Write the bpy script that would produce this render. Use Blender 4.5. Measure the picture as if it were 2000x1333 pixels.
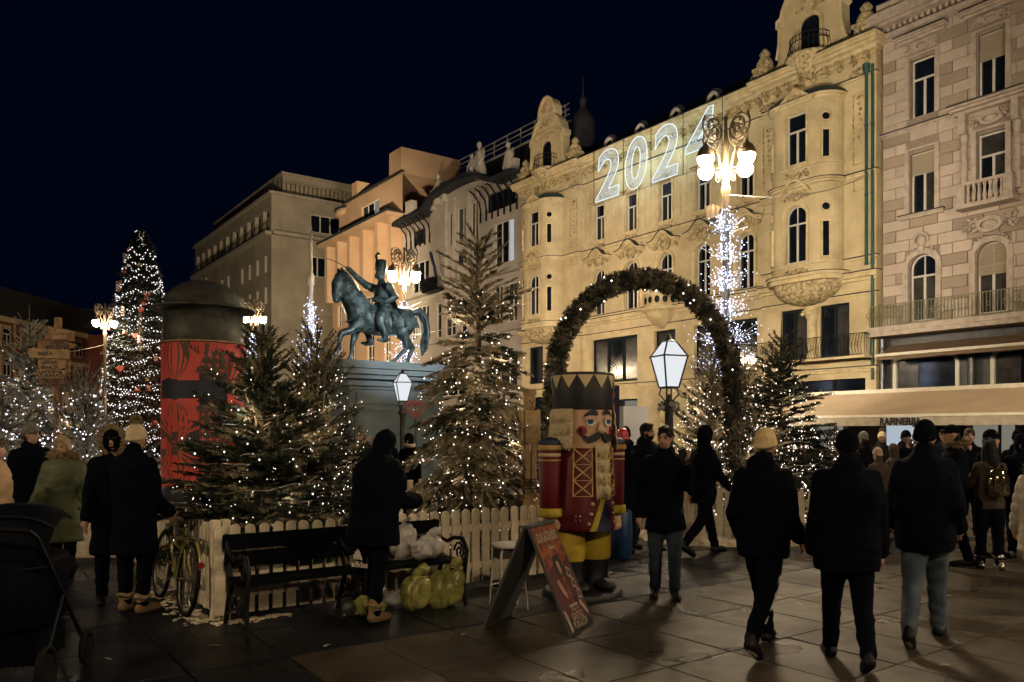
import bpy, bmesh, math, random
import numpy as np
from mathutils import Vector, Matrix, noise
from math import sin, cos, pi, radians, atan2, sqrt, hypot

SC = bpy.context.scene
COL = SC.collection
for _o in list(bpy.data.objects):
    bpy.data.objects.remove(_o)

# ------------------------------------------------------------------ camera
CAMZ = 1.72
cam_d = bpy.data.cameras.new("camera")
cam_d.sensor_width = 36.0
cam_d.lens = 27.9
cam_d.shift_y = 0.08925
cam_d.clip_start = 0.05
cam_d.clip_end = 1200.0
cam = bpy.data.objects.new("camera", cam_d)
cam.location = (0, 0, CAMZ)
cam.rotation_euler = (radians(90), 0, 0)
COL.objects.link(cam)
SC.camera = cam

# ------------------------------------------------------------------ night sky
world = bpy.data.worlds.new("World")
SC.world = world
world.use_nodes = True
wn = world.node_tree
wn.nodes.clear()
w_out = wn.nodes.new("ShaderNodeOutputWorld")
w_bg = wn.nodes.new("ShaderNodeBackground")
w_sky = wn.nodes.new("ShaderNodeTexSky")
w_sky.sky_type = 'NISHITA'
w_sky.sun_disc = False
w_sky.sun_elevation = radians(-4.5)
w_sky.sun_rotation = radians(200)
w_mix = wn.nodes.new("ShaderNodeMix")
w_mix.data_type = 'RGBA'
w_mix.inputs[0].default_value = 0.9994          # what is left of dusk is next to nothing
w_mix.inputs[7].default_value = (0.00020, 0.0012, 0.0056, 1)
wn.links.new(w_sky.outputs[0], w_mix.inputs[6])
wn.links.new(w_mix.outputs[2], w_bg.inputs[0])
w_bg.inputs[1].default_value = 1.0
wn.links.new(w_bg.outputs[0], w_out.inputs[0])

# faint moon
sun_d = bpy.data.lights.new("moon", 'SUN')
sun_d.energy = 0.004
sun_d.angle = radians(0.5)
sun_d.color = (0.7, 0.82, 1.0)
sun = bpy.data.objects.new("moon", sun_d)
sun.rotation_euler = (radians(48), 0, radians(25))
COL.objects.link(sun)

SC.view_settings.view_transform = 'Standard'
SC.view_settings.look = 'None'
SC.view_settings.exposure = 0.0
SC.view_settings.gamma = 1.0
SC.view_settings.use_curve_mapping = False
SC.cycles.use_denoising = True
SC.cycles.max_bounces = 5
SC.cycles.diffuse_bounces = 2
SC.cycles.glossy_bounces = 2
SC.cycles.transmission_bounces = 3
SC.cycles.transparent_max_bounces = 6
SC.cycles.sample_clamp_indirect = 2.0
SC.cycles.sample_clamp_direct = 0.0
SC.cycles.blur_glossy = 1.0
SC.cycles.caustics_reflective = False
SC.cycles.caustics_refractive = False
SC.cycles.use_light_tree = True

# light colours of the lamps in the square
WARM = (1.0, 0.76, 0.47)
FLOOD = (1.0, 0.87, 0.66)
GLOBE_STRENGTH = 620.0

# square frame: u runs along the facades (towards the right of the picture), v runs towards the facades
UX, UY = 0.5857, -0.8105
VX, VY = 0.8105, 0.5857
ROT = atan2(UY, UX)
WALL_D = 33.0
def sq(u, v, z=0.0):
    return Vector((u * UX + v * VX, u * UY + v * VY, z))
def pxat(px, Y):
    return (px - 1000) / 1550 * Y
def uv_of(x, y):
    return x * UX + y * UY, x * VX + y * VY

# ------------------------------------------------------------------ mesh builder
class MB:
    def __init__(s):
        s.v = []; s.f = []; s.m = []; s.sm = []
    def add(s, vs, fs, mi=0, smooth=False):
        o = len(s.v)
        s.v.extend([tuple(p) for p in vs])
        s.f.extend([tuple(i + o for i in f) for f in fs])
        s.m.extend([mi] * len(fs)); s.sm.extend([smooth] * len(fs))
    def box(s, c, d, rz=0.0, mi=0, rot=None):
        x, y, z = d[0] / 2, d[1] / 2, d[2] / 2
        R = rot if rot is not None else Matrix.Rotation(rz, 3, 'Z')
        c = Vector(c)
        vs = [c + R @ Vector((sx * x, sy * y, sz * z)) for sz in (-1, 1) for sy in (-1, 1) for sx in (-1, 1)]
        s.add(vs, [(0, 2, 3, 1), (4, 5, 7, 6), (0, 1, 5, 4), (2, 6, 7, 3), (0, 4, 6, 2), (1, 3, 7, 5)], mi)
    def bx(s, x0, x1, y0, y1, z0, z1, mi=0):
        s.box(((x0 + x1) / 2, (y0 + y1) / 2, (z0 + z1) / 2), (abs(x1 - x0), abs(y1 - y0), abs(z1 - z0)), 0, mi)
    def cbox(s, c, d, ch=0.01, mi=0, rot=None):
        """box with chamfered edges along its length (z)"""
        x, y, z = d[0] / 2, d[1] / 2, d[2] / 2
        R = rot if rot is not None else Matrix.Identity(3)
        c = Vector(c)
        pl = [(-x + ch, -y), (x - ch, -y), (x, -y + ch), (x, y - ch), (x - ch, y), (-x + ch, y), (-x, y - ch), (-x, -y + ch)]
        k = 1 - ch / max(x, y)
        rings = [[(a * k, b * k, -z) for a, b in pl], [(a, b, -z + ch) for a, b in pl],
                 [(a, b, z - ch) for a, b in pl], [(a * k, b * k, z) for a, b in pl]]
        vs = [c + R @ Vector(p) for r in rings for p in r]
        fs = [tuple(range(7, -1, -1)), tuple(range(24, 32))]
        for i in range(3):
            for j in range(8):
                fs.append((i * 8 + j, i * 8 + (j + 1) % 8, i * 8 + 8 + (j + 1) % 8, i * 8 + 8 + j))
        s.add(vs, fs, mi)
    def quad(s, a, b, c, d, mi=0):
        s.add([a, b, c, d], [(0, 1, 2, 3)], mi)
    def tube(s, pts, r, n=6, mi=0, closed=False, smooth=True, cap=True, flat=None):
        P = [Vector(p) for p in pts]
        N = len(P)
        rr = list(r) if isinstance(r, (list, tuple)) else [r] * N
        T = []
        for i in range(N):
            if closed:
                t = P[(i + 1) % N] - P[i - 1]
            else:
                t = P[min(i + 1, N - 1)] - P[max(i - 1, 0)]
            T.append(t.normalized() if t.length > 1e-9 else Vector((0, 0, 1)))
        a = Vector((0, 0, 1)) if abs(T[0].z) < 0.9 else Vector((1, 0, 0))
        u = T[0].cross(a).normalized()
        vs = []
        for i in range(N):
            u = (u - T[i] * u.dot(T[i]))
            u = u.normalized() if u.length > 1e-6 else T[i].orthogonal().normalized()
            w = T[i].cross(u)
            for j in range(n):
                an = 2 * pi * j / n
                k1, k2 = (1, 1) if flat is None else flat
                vs.append(P[i] + (u * cos(an) * k1 + w * sin(an) * k2) * rr[i])
        fs = []
        for i in range(N if closed else N - 1):
            i2 = (i + 1) % N
            for j in range(n):
                fs.append((i * n + j, i * n + (j + 1) % n, i2 * n + (j + 1) % n, i2 * n + j))
        s.add(vs, fs, mi, smooth)
        if cap and not closed:
            s.add(vs[:n], [tuple(range(n - 1, -1, -1))], mi)
            s.add(vs[-n:], [tuple(range(n))], mi)
    def cyl(s, p0, p1, r0, r1=None, n=12, mi=0, smooth=True):
        s.tube([p0, p1], [r0, r0 if r1 is None else r1], n, mi, smooth=smooth)
    def lathe(s, prof, c=(0, 0, 0), n=16, mi=0, smooth=True, a0=0.0, a1=2 * pi, sx=1.0, sy=1.0):
        full = abs((a1 - a0) - 2 * pi) < 1e-6
        m = n if full else n + 1
        vs = []
        for r, z in prof:
            for j in range(m):
                an = a0 + (a1 - a0) * j / n
                vs.append((c[0] + r * cos(an) * sx, c[1] + r * sin(an) * sy, c[2] + z))
        fs = []
        for i in range(len(prof) - 1):
            for j in range(n):
                j2 = (j + 1) % m
                fs.append((i * m + j, i * m + j2, (i + 1) * m + j2, (i + 1) * m + j))
        s.add(vs, fs, mi, smooth)
        if full:
            if prof[0][0] > 1e-4: s.add(vs[:m], [tuple(range(m - 1, -1, -1))], mi)
            if prof[-1][0] > 1e-4: s.add(vs[-m:], [tuple(range(m))], mi)
    def ell(s, c, r, nu=12, nv=8, mi=0, rot=None, smooth=True):
        if not isinstance(r, (tuple, list)): r = (r, r, r)
        c = Vector(c)
        R = rot if rot is not None else Matrix.Identity(3)
        vs = [c + R @ Vector((0, 0, -r[2]))]
        for i in range(1, nv):
            t = -pi / 2 + pi * i / nv
            for j in range(nu):
                p = 2 * pi * j / nu
                vs.append(c + R @ Vector((r[0] * cos(t) * cos(p), r[1] * cos(t) * sin(p), r[2] * sin(t))))
        vs.append(c + R @ Vector((0, 0, r[2])))
        fs = []
        for j in range(nu):
            fs.append((0, 1 + (j + 1) % nu, 1 + j))
        for i in range(nv - 2):
            for j in range(nu):
                a = 1 + i * nu
                fs.append((a + j, a + (j + 1) % nu, a + nu + (j + 1) % nu, a + nu + j))
        a = 1 + (nv - 2) * nu
        for j in range(nu):
            fs.append((a + j, a + (j + 1) % nu, len(vs) - 1))
        s.add(vs, fs, mi, smooth)
    def octa(s, c, r, mi=0):
        x, y, z = c
        s.add([(x + r, y, z), (x - r, y, z), (x, y + r, z), (x, y - r, z), (x, y, z + r), (x, y, z - r)],
              [(0, 2, 4), (2, 1, 4), (1, 3, 4), (3, 0, 4), (2, 0, 5), (1, 2, 5), (3, 1, 5), (0, 3, 5)], mi, True)
    def caps(s, pts, rad, n=10, mi=0):
        """closed tapered limb with rounded ends"""
        P = [Vector(p) for p in pts]
        a = (P[0] - P[1]).normalized(); b = (P[-1] - P[-2]).normalized()
        pp = [P[0] + a * rad[0] * 0.95, P[0] + a * rad[0] * 0.6] + P + [P[-1] + b * rad[-1] * 0.6, P[-1] + b * rad[-1] * 0.95]
        rr = [rad[0] * 0.3, rad[0] * 0.8] + list(rad) + [rad[-1] * 0.8, rad[-1] * 0.3]
        s.tube(pp, rr, n, mi)
    def loft(s, rings, n=16, mi=0, smooth=True):
        """rings: (cx, cy, z, rx, ry)"""
        vs = []
        for cx, cy, z, rx, ry in rings:
            for j in range(n):
                an = 2 * pi * j / n
                vs.append((cx + rx * cos(an), cy + ry * sin(an), z))
        fs = []
        for i in range(len(rings) - 1):
            for j in range(n):
                fs.append((i * n + j, i * n + (j + 1) % n, (i + 1) * n + (j + 1) % n, (i + 1) * n + j))
        s.add(vs, fs, mi, smooth)
        s.add(vs[:n], [tuple(range(n - 1, -1, -1))], mi)
        s.add(vs[-n:], [tuple(range(n))], mi)
    def prism(s, poly, y0, y1, mi=0, smooth=False):
        """polygon given in (x, z), extruded from y0 (front) to y1"""
        n = len(poly)
        area = sum(poly[i][0] * poly[(i + 1) % n][1] - poly[(i + 1) % n][0] * poly[i][1] for i in range(n))
        if area < 0: poly = poly[::-1]
        vs = [(p[0], y0, p[1]) for p in poly] + [(p[0], y1, p[1]) for p in poly]
        s.add(vs, [tuple(range(n)), tuple(range(2 * n - 1, n - 1, -1))], mi)
        s.add(vs, [(i, i + n, (i + 1) % n + n, (i + 1) % n) for i in range(n)], mi, smooth)
    def prismz(s, poly, z0, z1, mi=0, smooth=False):
        n = len(poly)
        area = sum(poly[i][0] * poly[(i + 1) % n][1] - poly[(i + 1) % n][0] * poly[i][1] for i in range(n))
        if area < 0: poly = poly[::-1]
        vs = [(p[0], p[1], z0) for p in poly] + [(p[0], p[1], z1) for p in poly]
        s.add(vs, [tuple(range(n - 1, -1, -1)), tuple(range(n, 2 * n))], mi)
        s.add(vs, [(i, (i + 1) % n, (i + 1) % n + n, i + n) for i in range(n)], mi, smooth)
    def strip(s, path, hw, y0, y1, mi=0, closed=False):
        """moulding: band of half width hw following a path in (x, z), from y0 to y1"""
        n = len(path)
        L, Rr = [], []
        for i in range(n):
            a = path[i - 1] if (closed or i > 0) else path[i]
            b = path[(i + 1) % n] if (closed or i < n - 1) else path[i]
            dx, dz = b[0] - a[0], b[1] - a[1]
            l = hypot(dx, dz) or 1
            nx, nz = -dz / l, dx / l
            L.append((path[i][0] + nx * hw, path[i][1] + nz * hw)); Rr.append((path[i][0] - nx * hw, path[i][1] - nz * hw))
        vs = [(p[0], y0, p[1]) for p in L] + [(p[0], y0, p[1]) for p in Rr] + [(p[0], y1, p[1]) for p in L] + [(p[0], y1, p[1]) for p in Rr]
        fs = []
        for i in range(n if closed else n - 1):
            j = (i + 1) % n
            fs += [(i, n + i, n + j, j), (i, j, 2 * n + j, 2 * n + i), (n + i, 3 * n + i, 3 * n + j, n + j), (2 * n + i, 2 * n + j, 3 * n + j, 3 * n + i)]
        if not closed:
            fs += [(0, 2 * n, 3 * n, n), (n - 1, 2 * n - 1, 4 * n - 1, 3 * n - 1)]
        s.add(vs, fs, mi)
    def xform(s, M):
        s.v = [tuple(M @ Vector(p)) for p in s.v]; return s
    def mesh(s, name="mesh"):
        me = bpy.data.meshes.new(name)
        me.from_pydata(s.v, [], s.f)
        if s.f:
            me.polygons.foreach_set("material_index", s.m)
            me.polygons.foreach_set("use_smooth", s.sm)
        me.update()
        return me
    def build(s, name, mats, parent=None, **kw):
        if isinstance(mats, str) and s.m and max(s.m) > 0: mats = [mats, "roof_dark"]     # second slot: dark metal flashing
        return obj(name, s.mesh(name), mats, parent, **kw)

def obj(name, me, mats, parent=None, loc=None, rz=None):
    if mats is not None and not me.materials:
        for m in (mats if isinstance(mats, (list, tuple)) else [mats]):
            me.materials.append(MAT(m) if isinstance(m, str) else m)
    o = bpy.data.objects.new(name, me)
    COL.objects.link(o)
    if parent is not None: o.parent = parent
    if loc is not None: o.location = loc
    if rz is not None: o.rotation_euler = (0, 0, rz)
    return o
def empty(name, loc=(0, 0, 0), rz=0.0):
    o = bpy.data.objects.new(name, None)
    o.empty_display_size = 0.2
    o.location = loc; o.rotation_euler = (0, 0, rz)
    COL.objects.link(o)
    return o
def tag(o, label=None, cat=None, group=None, kind=None):
    if label: o["label"] = label
    if cat: o["category"] = cat
    if group: o["group"] = group
    if kind: o["kind"] = kind
    return o
def copy_tree(o, parent=None):
    c = o.copy(); COL.objects.link(c); c.parent = parent
    for ch in list(o.children):
        copy_tree(ch, c)
    return c
TS = bpy.data.scenes.new("workshop")          # small side scene: modifiers are evaluated there
def evaluated_mesh(o):
    vl = TS.view_layers[0]; vl.update()
    dg = vl.depsgraph; dg.update()
    return bpy.data.meshes.new_from_object(o.evaluated_get(dg))
def remesh(mb, name, mats, parent=None, voxel=0.02, smooth=3, disp=None, pick=None):
    """one continuous skin over everything in mb"""
    tmp = bpy.data.objects.new("tmp", mb.mesh("tmp"))
    TS.collection.objects.link(tmp)
    md = tmp.modifiers.new("r", 'REMESH'); md.mode = 'VOXEL'; md.voxel_size = voxel; md.use_smooth_shade = True
    if smooth:
        ms = tmp.modifiers.new("s", 'SMOOTH'); ms.factor = 0.5; ms.iterations = smooth
    me = evaluated_mesh(tmp)
    old = tmp.data
    bpy.data.objects.remove(tmp); bpy.data.meshes.remove(old)
    me.materials.clear()
    n = len(me.vertices)
    co = np.empty(n * 3); me.vertices.foreach_get("co", co); co = co.reshape(-1, 3)
    if disp is not None:
        no = np.empty(n * 3); me.vertex_normals.foreach_get("vector", no); no = no.reshape(-1, 3)
        co = co + no * disp(co)[:, None]
        me.vertices.foreach_set("co", co.ravel())
    me.polygons.foreach_set("use_smooth", np.ones(len(me.polygons), dtype=bool))
    if pick is not None:
        ce = np.empty(len(me.polygons) * 3); me.polygons.foreach_get("center", ce)
        me.polygons.foreach_set("material_index", pick(ce.reshape(-1, 3)).astype(np.int32))
    me.update()
    return obj(name, me, mats, parent)

def vn(co, f, ph=0.0):
    """cheap smooth noise for many points"""
    p = np.asarray(co) * np.asarray(f) + ph
    a, b, c = p[:, 0], p[:, 1], p[:, 2]
    return .5 * (np.sin(a * 1.3 + 1.7 * np.sin(b * .9 + .5) + .3) * np.cos(b * 1.1 + 1.3 * np.sin(c * .8)) + np.sin(c * 1.2 + 1.1 * np.sin(a * .7 + 1.)) * np.cos(a * .9 + b * .5))

# ------------------------------------------------------------------ procedural materials
_M = {}
def mat(name, col, rough=0.7, metal=0.0, var=0.25, scale=6.0, bump=0.0, bscale=40.0, col2=None, spec=0.5, orand=0.0, detail=4.0):
    m = bpy.data.materials.new(name); _M[name] = m
    m.use_nodes = True
    nt = m.node_tree; N = nt.nodes; L = nt.links
    b = N["Principled BSDF"]
    b.inputs["Roughness"].default_value = rough
    b.inputs["Metallic"].default_value = metal
    b.inputs["Specular IOR Level"].default_value = spec
    tc = N.new("ShaderNodeTexCoord")
    nz = N.new("ShaderNodeTexNoise"); nz.inputs["Scale"].default_value = scale; nz.inputs["Detail"].default_value = detail
    L.new(tc.outputs["Object"], nz.inputs["Vector"])
    rp = N.new("ShaderNodeValToRGB")
    c2 = col2 if col2 is not None else tuple(c * (1 - var) for c in col)
    rp.color_ramp.elements[0].position = 0.35; rp.color_ramp.elements[0].color = (*c2, 1)
    rp.color_ramp.elements[1].position = 0.62; rp.color_ramp.elements[1].color = (*col, 1)
    L.new(nz.outputs["Fac"], rp.inputs["Fac"])
    out = rp.outputs["Color"]
    if orand > 0:
        oi = N.new("ShaderNodeObjectInfo")
        mr = N.new("ShaderNodeMapRange"); mr.inputs["To Min"].default_value = 1 - orand; mr.inputs["To Max"].default_value = 1 + orand
        L.new(oi.outputs["Random"], mr.inputs["Value"])
        vm = N.new("ShaderNodeVectorMath"); vm.operation = 'SCALE'
        L.new(out, vm.inputs[0]); L.new(mr.outputs[0], vm.inputs["Scale"])
        out = vm.outputs[0]
    L.new(out, b.inputs["Base Color"])
    rr = N.new("ShaderNodeMapRange"); rr.inputs["To Min"].default_value = max(0.02, rough - 0.1); rr.inputs["To Max"].default_value = min(1, rough + 0.1)
    L.new(nz.outputs["Fac"], rr.inputs["Value"]); L.new(rr.outputs[0], b.inputs["Roughness"])
    if bump > 0:
        n2 = N.new("ShaderNodeTexNoise"); n2.inputs["Scale"].default_value = bscale; n2.inputs["Detail"].default_value = 5
        L.new(tc.outputs["Object"], n2.inputs["Vector"])
        bp = N.new("ShaderNodeBump"); bp.inputs["Strength"].default_value = bump; bp.inputs["Distance"].default_value = 0.02
        L.new(n2.outputs["Fac"], bp.inputs["Height"]); L.new(bp.outputs[0], b.inputs["Normal"])
    return m
def emis(name, col, strength, sample=True):
    m = bpy.data.materials.new(name); _M[name] = m
    m.use_nodes = True
    nt = m.node_tree; nt.nodes.clear()
    o = nt.nodes.new("ShaderNodeOutputMaterial"); e = nt.nodes.new("ShaderNodeEmission")
    e.inputs[0].default_value = (*col, 1); e.inputs[1].default_value = strength
    nt.links.new(e.outputs[0], o.inputs[0])
    if not sample: m.cycles.emission_sampling = 'NONE'
    return m
def MAT(n):
    return _M[n]
# stone, plaster, metal, glass
mat("slab_light", (0.052, 0.040, 0.027), 0.36, spec=.3, var=0.35, scale=70, bump=0.35, bscale=160, orand=0.22)
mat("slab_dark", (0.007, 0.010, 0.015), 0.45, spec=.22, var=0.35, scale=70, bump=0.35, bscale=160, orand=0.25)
mat("joint", (0.012, 0.012, 0.013), 0.9, scale=20)
mat("yellow_plaster", (0.68, 0.54, 0.315), 0.8, col2=(0.54, 0.42, 0.235), scale=0.9, bump=0.15, bscale=14)
mat("yellow_trim", (0.74, 0.60, 0.36), 0.8, col2=(0.58, 0.44, 0.22), scale=2.5, bump=0.2, bscale=20)
mat("yellow_relief", (0.64, 0.50, 0.27), 0.85, col2=(0.20, 0.15, 0.075), scale=7, bump=0.4, bscale=20)  # dark second tone imitates the shaded hollows of the carving
mat("stone_pale", (0.50, 0.40, 0.32), 0.85, col2=(0.44, 0.35, 0.28), scale=1.6, bump=0.2, bscale=25, orand=0.06)
mat("stone_tan", (0.34, 0.26, 0.195), 0.85, col2=(0.30, 0.23, 0.17), scale=1.6, bump=0.2, bscale=25, orand=0.10)
mat("stone_trim", (0.50, 0.41, 0.33), 0.8, col2=(0.38, 0.30, 0.24), scale=4, bump=0.2, bscale=25)
mat("stone_joint", (0.30, 0.23, 0.17), 0.9, scale=4)
mat("cream_plaster", (0.47, 0.41, 0.34), 0.85, col2=(0.40, 0.34, 0.28), scale=0.5, bump=0.1, bscale=10)
mat("cream_trim", (0.50, 0.44, 0.37), 0.85, col2=(0.40, 0.35, 0.29), scale=2)
mat("peach_plaster", (0.50, 0.33, 0.20), 0.85, col2=(0.44, 0.28, 0.165), scale=0.5)
mat("grey_stone", (0.36, 0.31, 0.23), 0.9, col2=(0.31, 0.26, 0.19), scale=0.35, bump=0.1, bscale=6)
mat("grey_trim", (0.40, 0.35, 0.27), 0.9, scale=1)
mat("red_plaster", (0.20, 0.055, 0.035), 0.9, scale=0.5)
mat("ochre_trim", (0.52, 0.40, 0.22), 0.9, scale=0.6)
mat("roof_dark", (0.022, 0.024, 0.03), 0.7, scale=4, bump=0.3, bscale=12)
mat("copper_roof", (0.02, 0.05, 0.05), 0.45, scale=6)
mat("drain_green", (0.03, 0.09, 0.08), 0.5, scale=5)
mat("frame_white", (0.62, 0.57, 0.50), 0.6, scale=8, var=0.12)
mat("frame_dark", (0.006, 0.009, 0.012), 0.5, spec=.2, scale=6)
mat("iron", (0.008, 0.008, 0.010), 0.55, spec=.2, metal=0.2, scale=14)
mat("iron_green", (0.22, 0.21, 0.12), 0.6, metal=0.2, scale=14)
mat("shutter", (0.36, 0.29, 0.20), 0.8, scale=3, var=0.1)
mat("shop_metal", (0.10, 0.10, 0.105), 0.35, metal=0.7, scale=5)
mat("glass_night", (0.008, 0.011, 0.018), 0.07, scale=1.5, var=0.4, spec=0.6)
mat("glass_curtain", (0.050, 0.046, 0.042), 0.16, scale=2.5, col2=(0.03, 0.028, 0.026), spec=0.6)
mat("awning_cloth", (0.62, 0.46, 0.30), 0.85, scale=1.2, var=0.12, bump=0.2, bscale=9)
mat("awning_valance", (0.42, 0.36, 0.27), 0.85, scale=5, var=0.2)
mat("awning_bar", (0.70, 0.64, 0.52), 0.5, scale=5, var=0.1)
mat("awning_brown", (0.19, 0.12, 0.07), 0.85, scale=3)
mat("letter_black", (0.008, 0.008, 0.010), 0.6, scale=5)
mat("white_paint", (0.74, 0.71, 0.64), 0.6, scale=6, var=0.15)
mat("fence_paint", (0.74, 0.64, 0.47), 0.6, scale=9, var=0.28, bump=0.15, bscale=50, orand=0.12)
mat("lamp_metal", (0.17, 0.13, 0.085), 0.45, metal=0.2, scale=12, var=0.3)
mat("lamp_grey", (0.06, 0.06, 0.058), 0.5, metal=0.4, scale=12)
mat("bronze", (0.080, 0.125, 0.135), 0.45, metal=0.2, scale=5.5, col2=(0.014, 0.024, 0.030), bump=0.9, bscale=16)
mat("pedestal_stone", (0.11, 0.14, 0.155), 0.6, scale=2.2, col2=(0.065, 0.10, 0.12), bump=0.2, bscale=20)
mat("wood_sign", (0.30, 0.17, 0.075), 0.75, scale=9, col2=(0.17, 0.09, 0.04), bump=0.2, bscale=30, orand=0.3)
mat("wood_pale", (0.42, 0.29, 0.15), 0.75, scale=9, col2=(0.28, 0.18, 0.08), bump=0.2, bscale=30)
mat("rust_metal", (0.055, 0.055, 0.045), 0.55, metal=0.3, scale=9, col2=(0.022, 0.024, 0.02), bump=0.25, bscale=60)
mat("bark", (0.10, 0.07, 0.045), 0.9, scale=12, bump=0.5, bscale=30)
mat("snow", (0.62, 0.55, 0.44), 0.9, scale=10, col2=(0.36, 0.29, 0.20), bump=0.6, bscale=25)
emis("globe_light", WARM, GLOBE_STRENGTH)
emis("lantern_glass", (0.93, 0.97, 1.0), 0.86)
emis("led_cool", (0.62, 0.70, 1.0), 4.0, False)
emis("led_white", (0.9, 0.90, 1.0), 2.8, False)
emis("led_warm", (1.0, 0.84, 0.70), 3.0, False)
emis("fairy_far", (1.0, 0.92, 0.86), 1.6, False)
emis("sign_tube", (0.86, 0.97, 1.0), 1.15)
emis("sign_spark", (0.84, 0.96, 1.0), 0.72, False)
emis("lit_window", (0.85, 0.93, 1.0), 0.5)
emis("shop_glow", (0.85, 0.80, 0.66), 0.22)
emis("shop_cool", (0.62, 0.80, 1.0), 0.42)

def shuffle_two(name, c1, c2, scale, thr, rough=0.8, soft=0.04):
    m = mat(name, c1, rough, scale=scale, col2=c2)
    for n in m.node_tree.nodes:
        if n.type == 'VALTORGB':
            n.color_ramp.elements[0].position = thr - soft; n.color_ramp.elements[1].position = thr + soft
    return m
# needles: dark green with patches of sprayed-on frost
shuffle_two("needle_frost", (0.46, 0.39, 0.26), (0.034, 0.046, 0.026), 3.0, 0.49, 0.85, 0.07)
shuffle_two("needle_half", (0.42, 0.37, 0.23), (0.018, 0.030, 0.018), 3.2, 0.585, 0.85, 0.06)
shuffle_two("needle_dark", (0.055, 0.065, 0.036), (0.016, 0.024, 0.016), 3.0, 0.55, 0.85, 0.08)
shuffle_two("needle_silver", (0.40, 0.40, 0.36), (0.045, 0.058, 0.05), 2.4, 0.50, 0.85, 0.07)
mat("needle_far", (0.012, 0.022, 0.014), 0.9, scale=3)
mat("twig_frost", (0.52, 0.41, 0.24), 0.9, scale=9, col2=(0.13, 0.09, 0.05))
mat("twig_silver", (0.44, 0.42, 0.36), 0.9, scale=9, col2=(0.12, 0.11, 0.09))
shuffle_two("garland_leaf", (0.27, 0.23, 0.16), (0.026, 0.030, 0.022), 5.0, 0.54, 0.8, 0.1)

def weather(nm, lo=.55, hi=1.15, scale=1.3, rough=(.20, .55)):
    """broad stains and damp patches laid out in world space so they run across the slabs"""
    m = MAT(nm); N = m.node_tree.nodes; L = m.node_tree.links; b = N["Principled BSDF"]
    ge = N.new("ShaderNodeNewGeometry")
    n1 = N.new("ShaderNodeTexNoise"); n1.inputs["Scale"].default_value = scale; n1.inputs["Detail"].default_value = 7; n1.inputs["Roughness"].default_value = .65
    L.new(ge.outputs["Position"], n1.inputs["Vector"])
    mr = N.new("ShaderNodeMapRange"); mr.inputs["From Min"].default_value = .35; mr.inputs["From Max"].default_value = .65; mr.inputs["To Min"].default_value = lo; mr.inputs["To Max"].default_value = hi
    L.new(n1.outputs["Fac"], mr.inputs["Value"])
    src = b.inputs["Base Color"].links[0].from_socket
    vm = N.new("ShaderNodeVectorMath"); vm.operation = 'SCALE'; L.new(src, vm.inputs[0]); L.new(mr.outputs[0], vm.inputs["Scale"])
    L.new(vm.outputs[0], b.inputs["Base Color"])
    n2 = N.new("ShaderNodeTexNoise"); n2.inputs["Scale"].default_value = scale * .6; n2.inputs["Detail"].default_value = 5
    L.new(ge.outputs["Position"], n2.inputs["Vector"])
    m2 = N.new("ShaderNodeMapRange"); m2.inputs["From Min"].default_value = .38; m2.inputs["From Max"].default_value = .62; m2.inputs["To Min"].default_value = rough[0]; m2.inputs["To Max"].default_value = rough[1]
    L.new(n2.outputs["Fac"], m2.inputs["Value"]); L.new(m2.outputs[0], b.inputs["Roughness"])
weather("slab_light"); weather("slab_dark")
for nm in ("yellow_plaster", "yellow_trim"): weather(nm, .80, 1.08, .55, (.7, .9))
weather("cream_plaster", .8, 1.1, .3, (.7, .9)); weather("grey_stone", .8, 1.1, .2, (.7, .9)); weather("bronze", .45, 1.2, 2.2, (.3, .6))
# ------------------------------------------------------------------ pavement
def slab_field_mat():
    m = mat("pavement_far", (0.20, 0.15, 0.10), 0.42, scale=50, bump=0.3, bscale=120)
    N = m.node_tree.nodes; L = m.node_tree.links
    b = N["Principled BSDF"]
    tc = [n for n in N if n.type == 'TEX_COORD'][0]
    mp = N.new("ShaderNodeMapping"); mp.inputs["Location"].default_value = (5.946, -2.165, 0)
    L.new(tc.outputs["Object"], mp.inputs["Vector"])
    br = N.new("ShaderNodeTexBrick"); br.offset = 0.0
    br.inputs["Scale"].default_value = 1.0
    br.inputs["Brick Width"].default_value = 0.95; br.inputs["Row Height"].default_value = 0.72
    br.inputs["Mortar Size"].default_value = 0.008
    br.inputs["Color1"].default_value = (0.066, 0.050, 0.034, 1); br.inputs["Color2"].default_value = (0.042, 0.034, 0.026, 1)
    br.inputs["Mortar"].default_value = (0.012, 0.012, 0.013, 1)
    L.new(mp.outputs[0], br.inputs["Vector"])
    L.new(br.outputs["Color"], b.inputs["Base Color"])
    return m
slab_field_mat(); weather("pavement_far")
mb = MB()
mb.quad((-420, -140, 0), (200, -140, 0), (200, 260, 0), (-420, 260, 0))
ground = mb.build("ground", "pavement_far", loc=(0, 0, -0.012), rz=ROT)
tag(ground, kind="structure")

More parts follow.
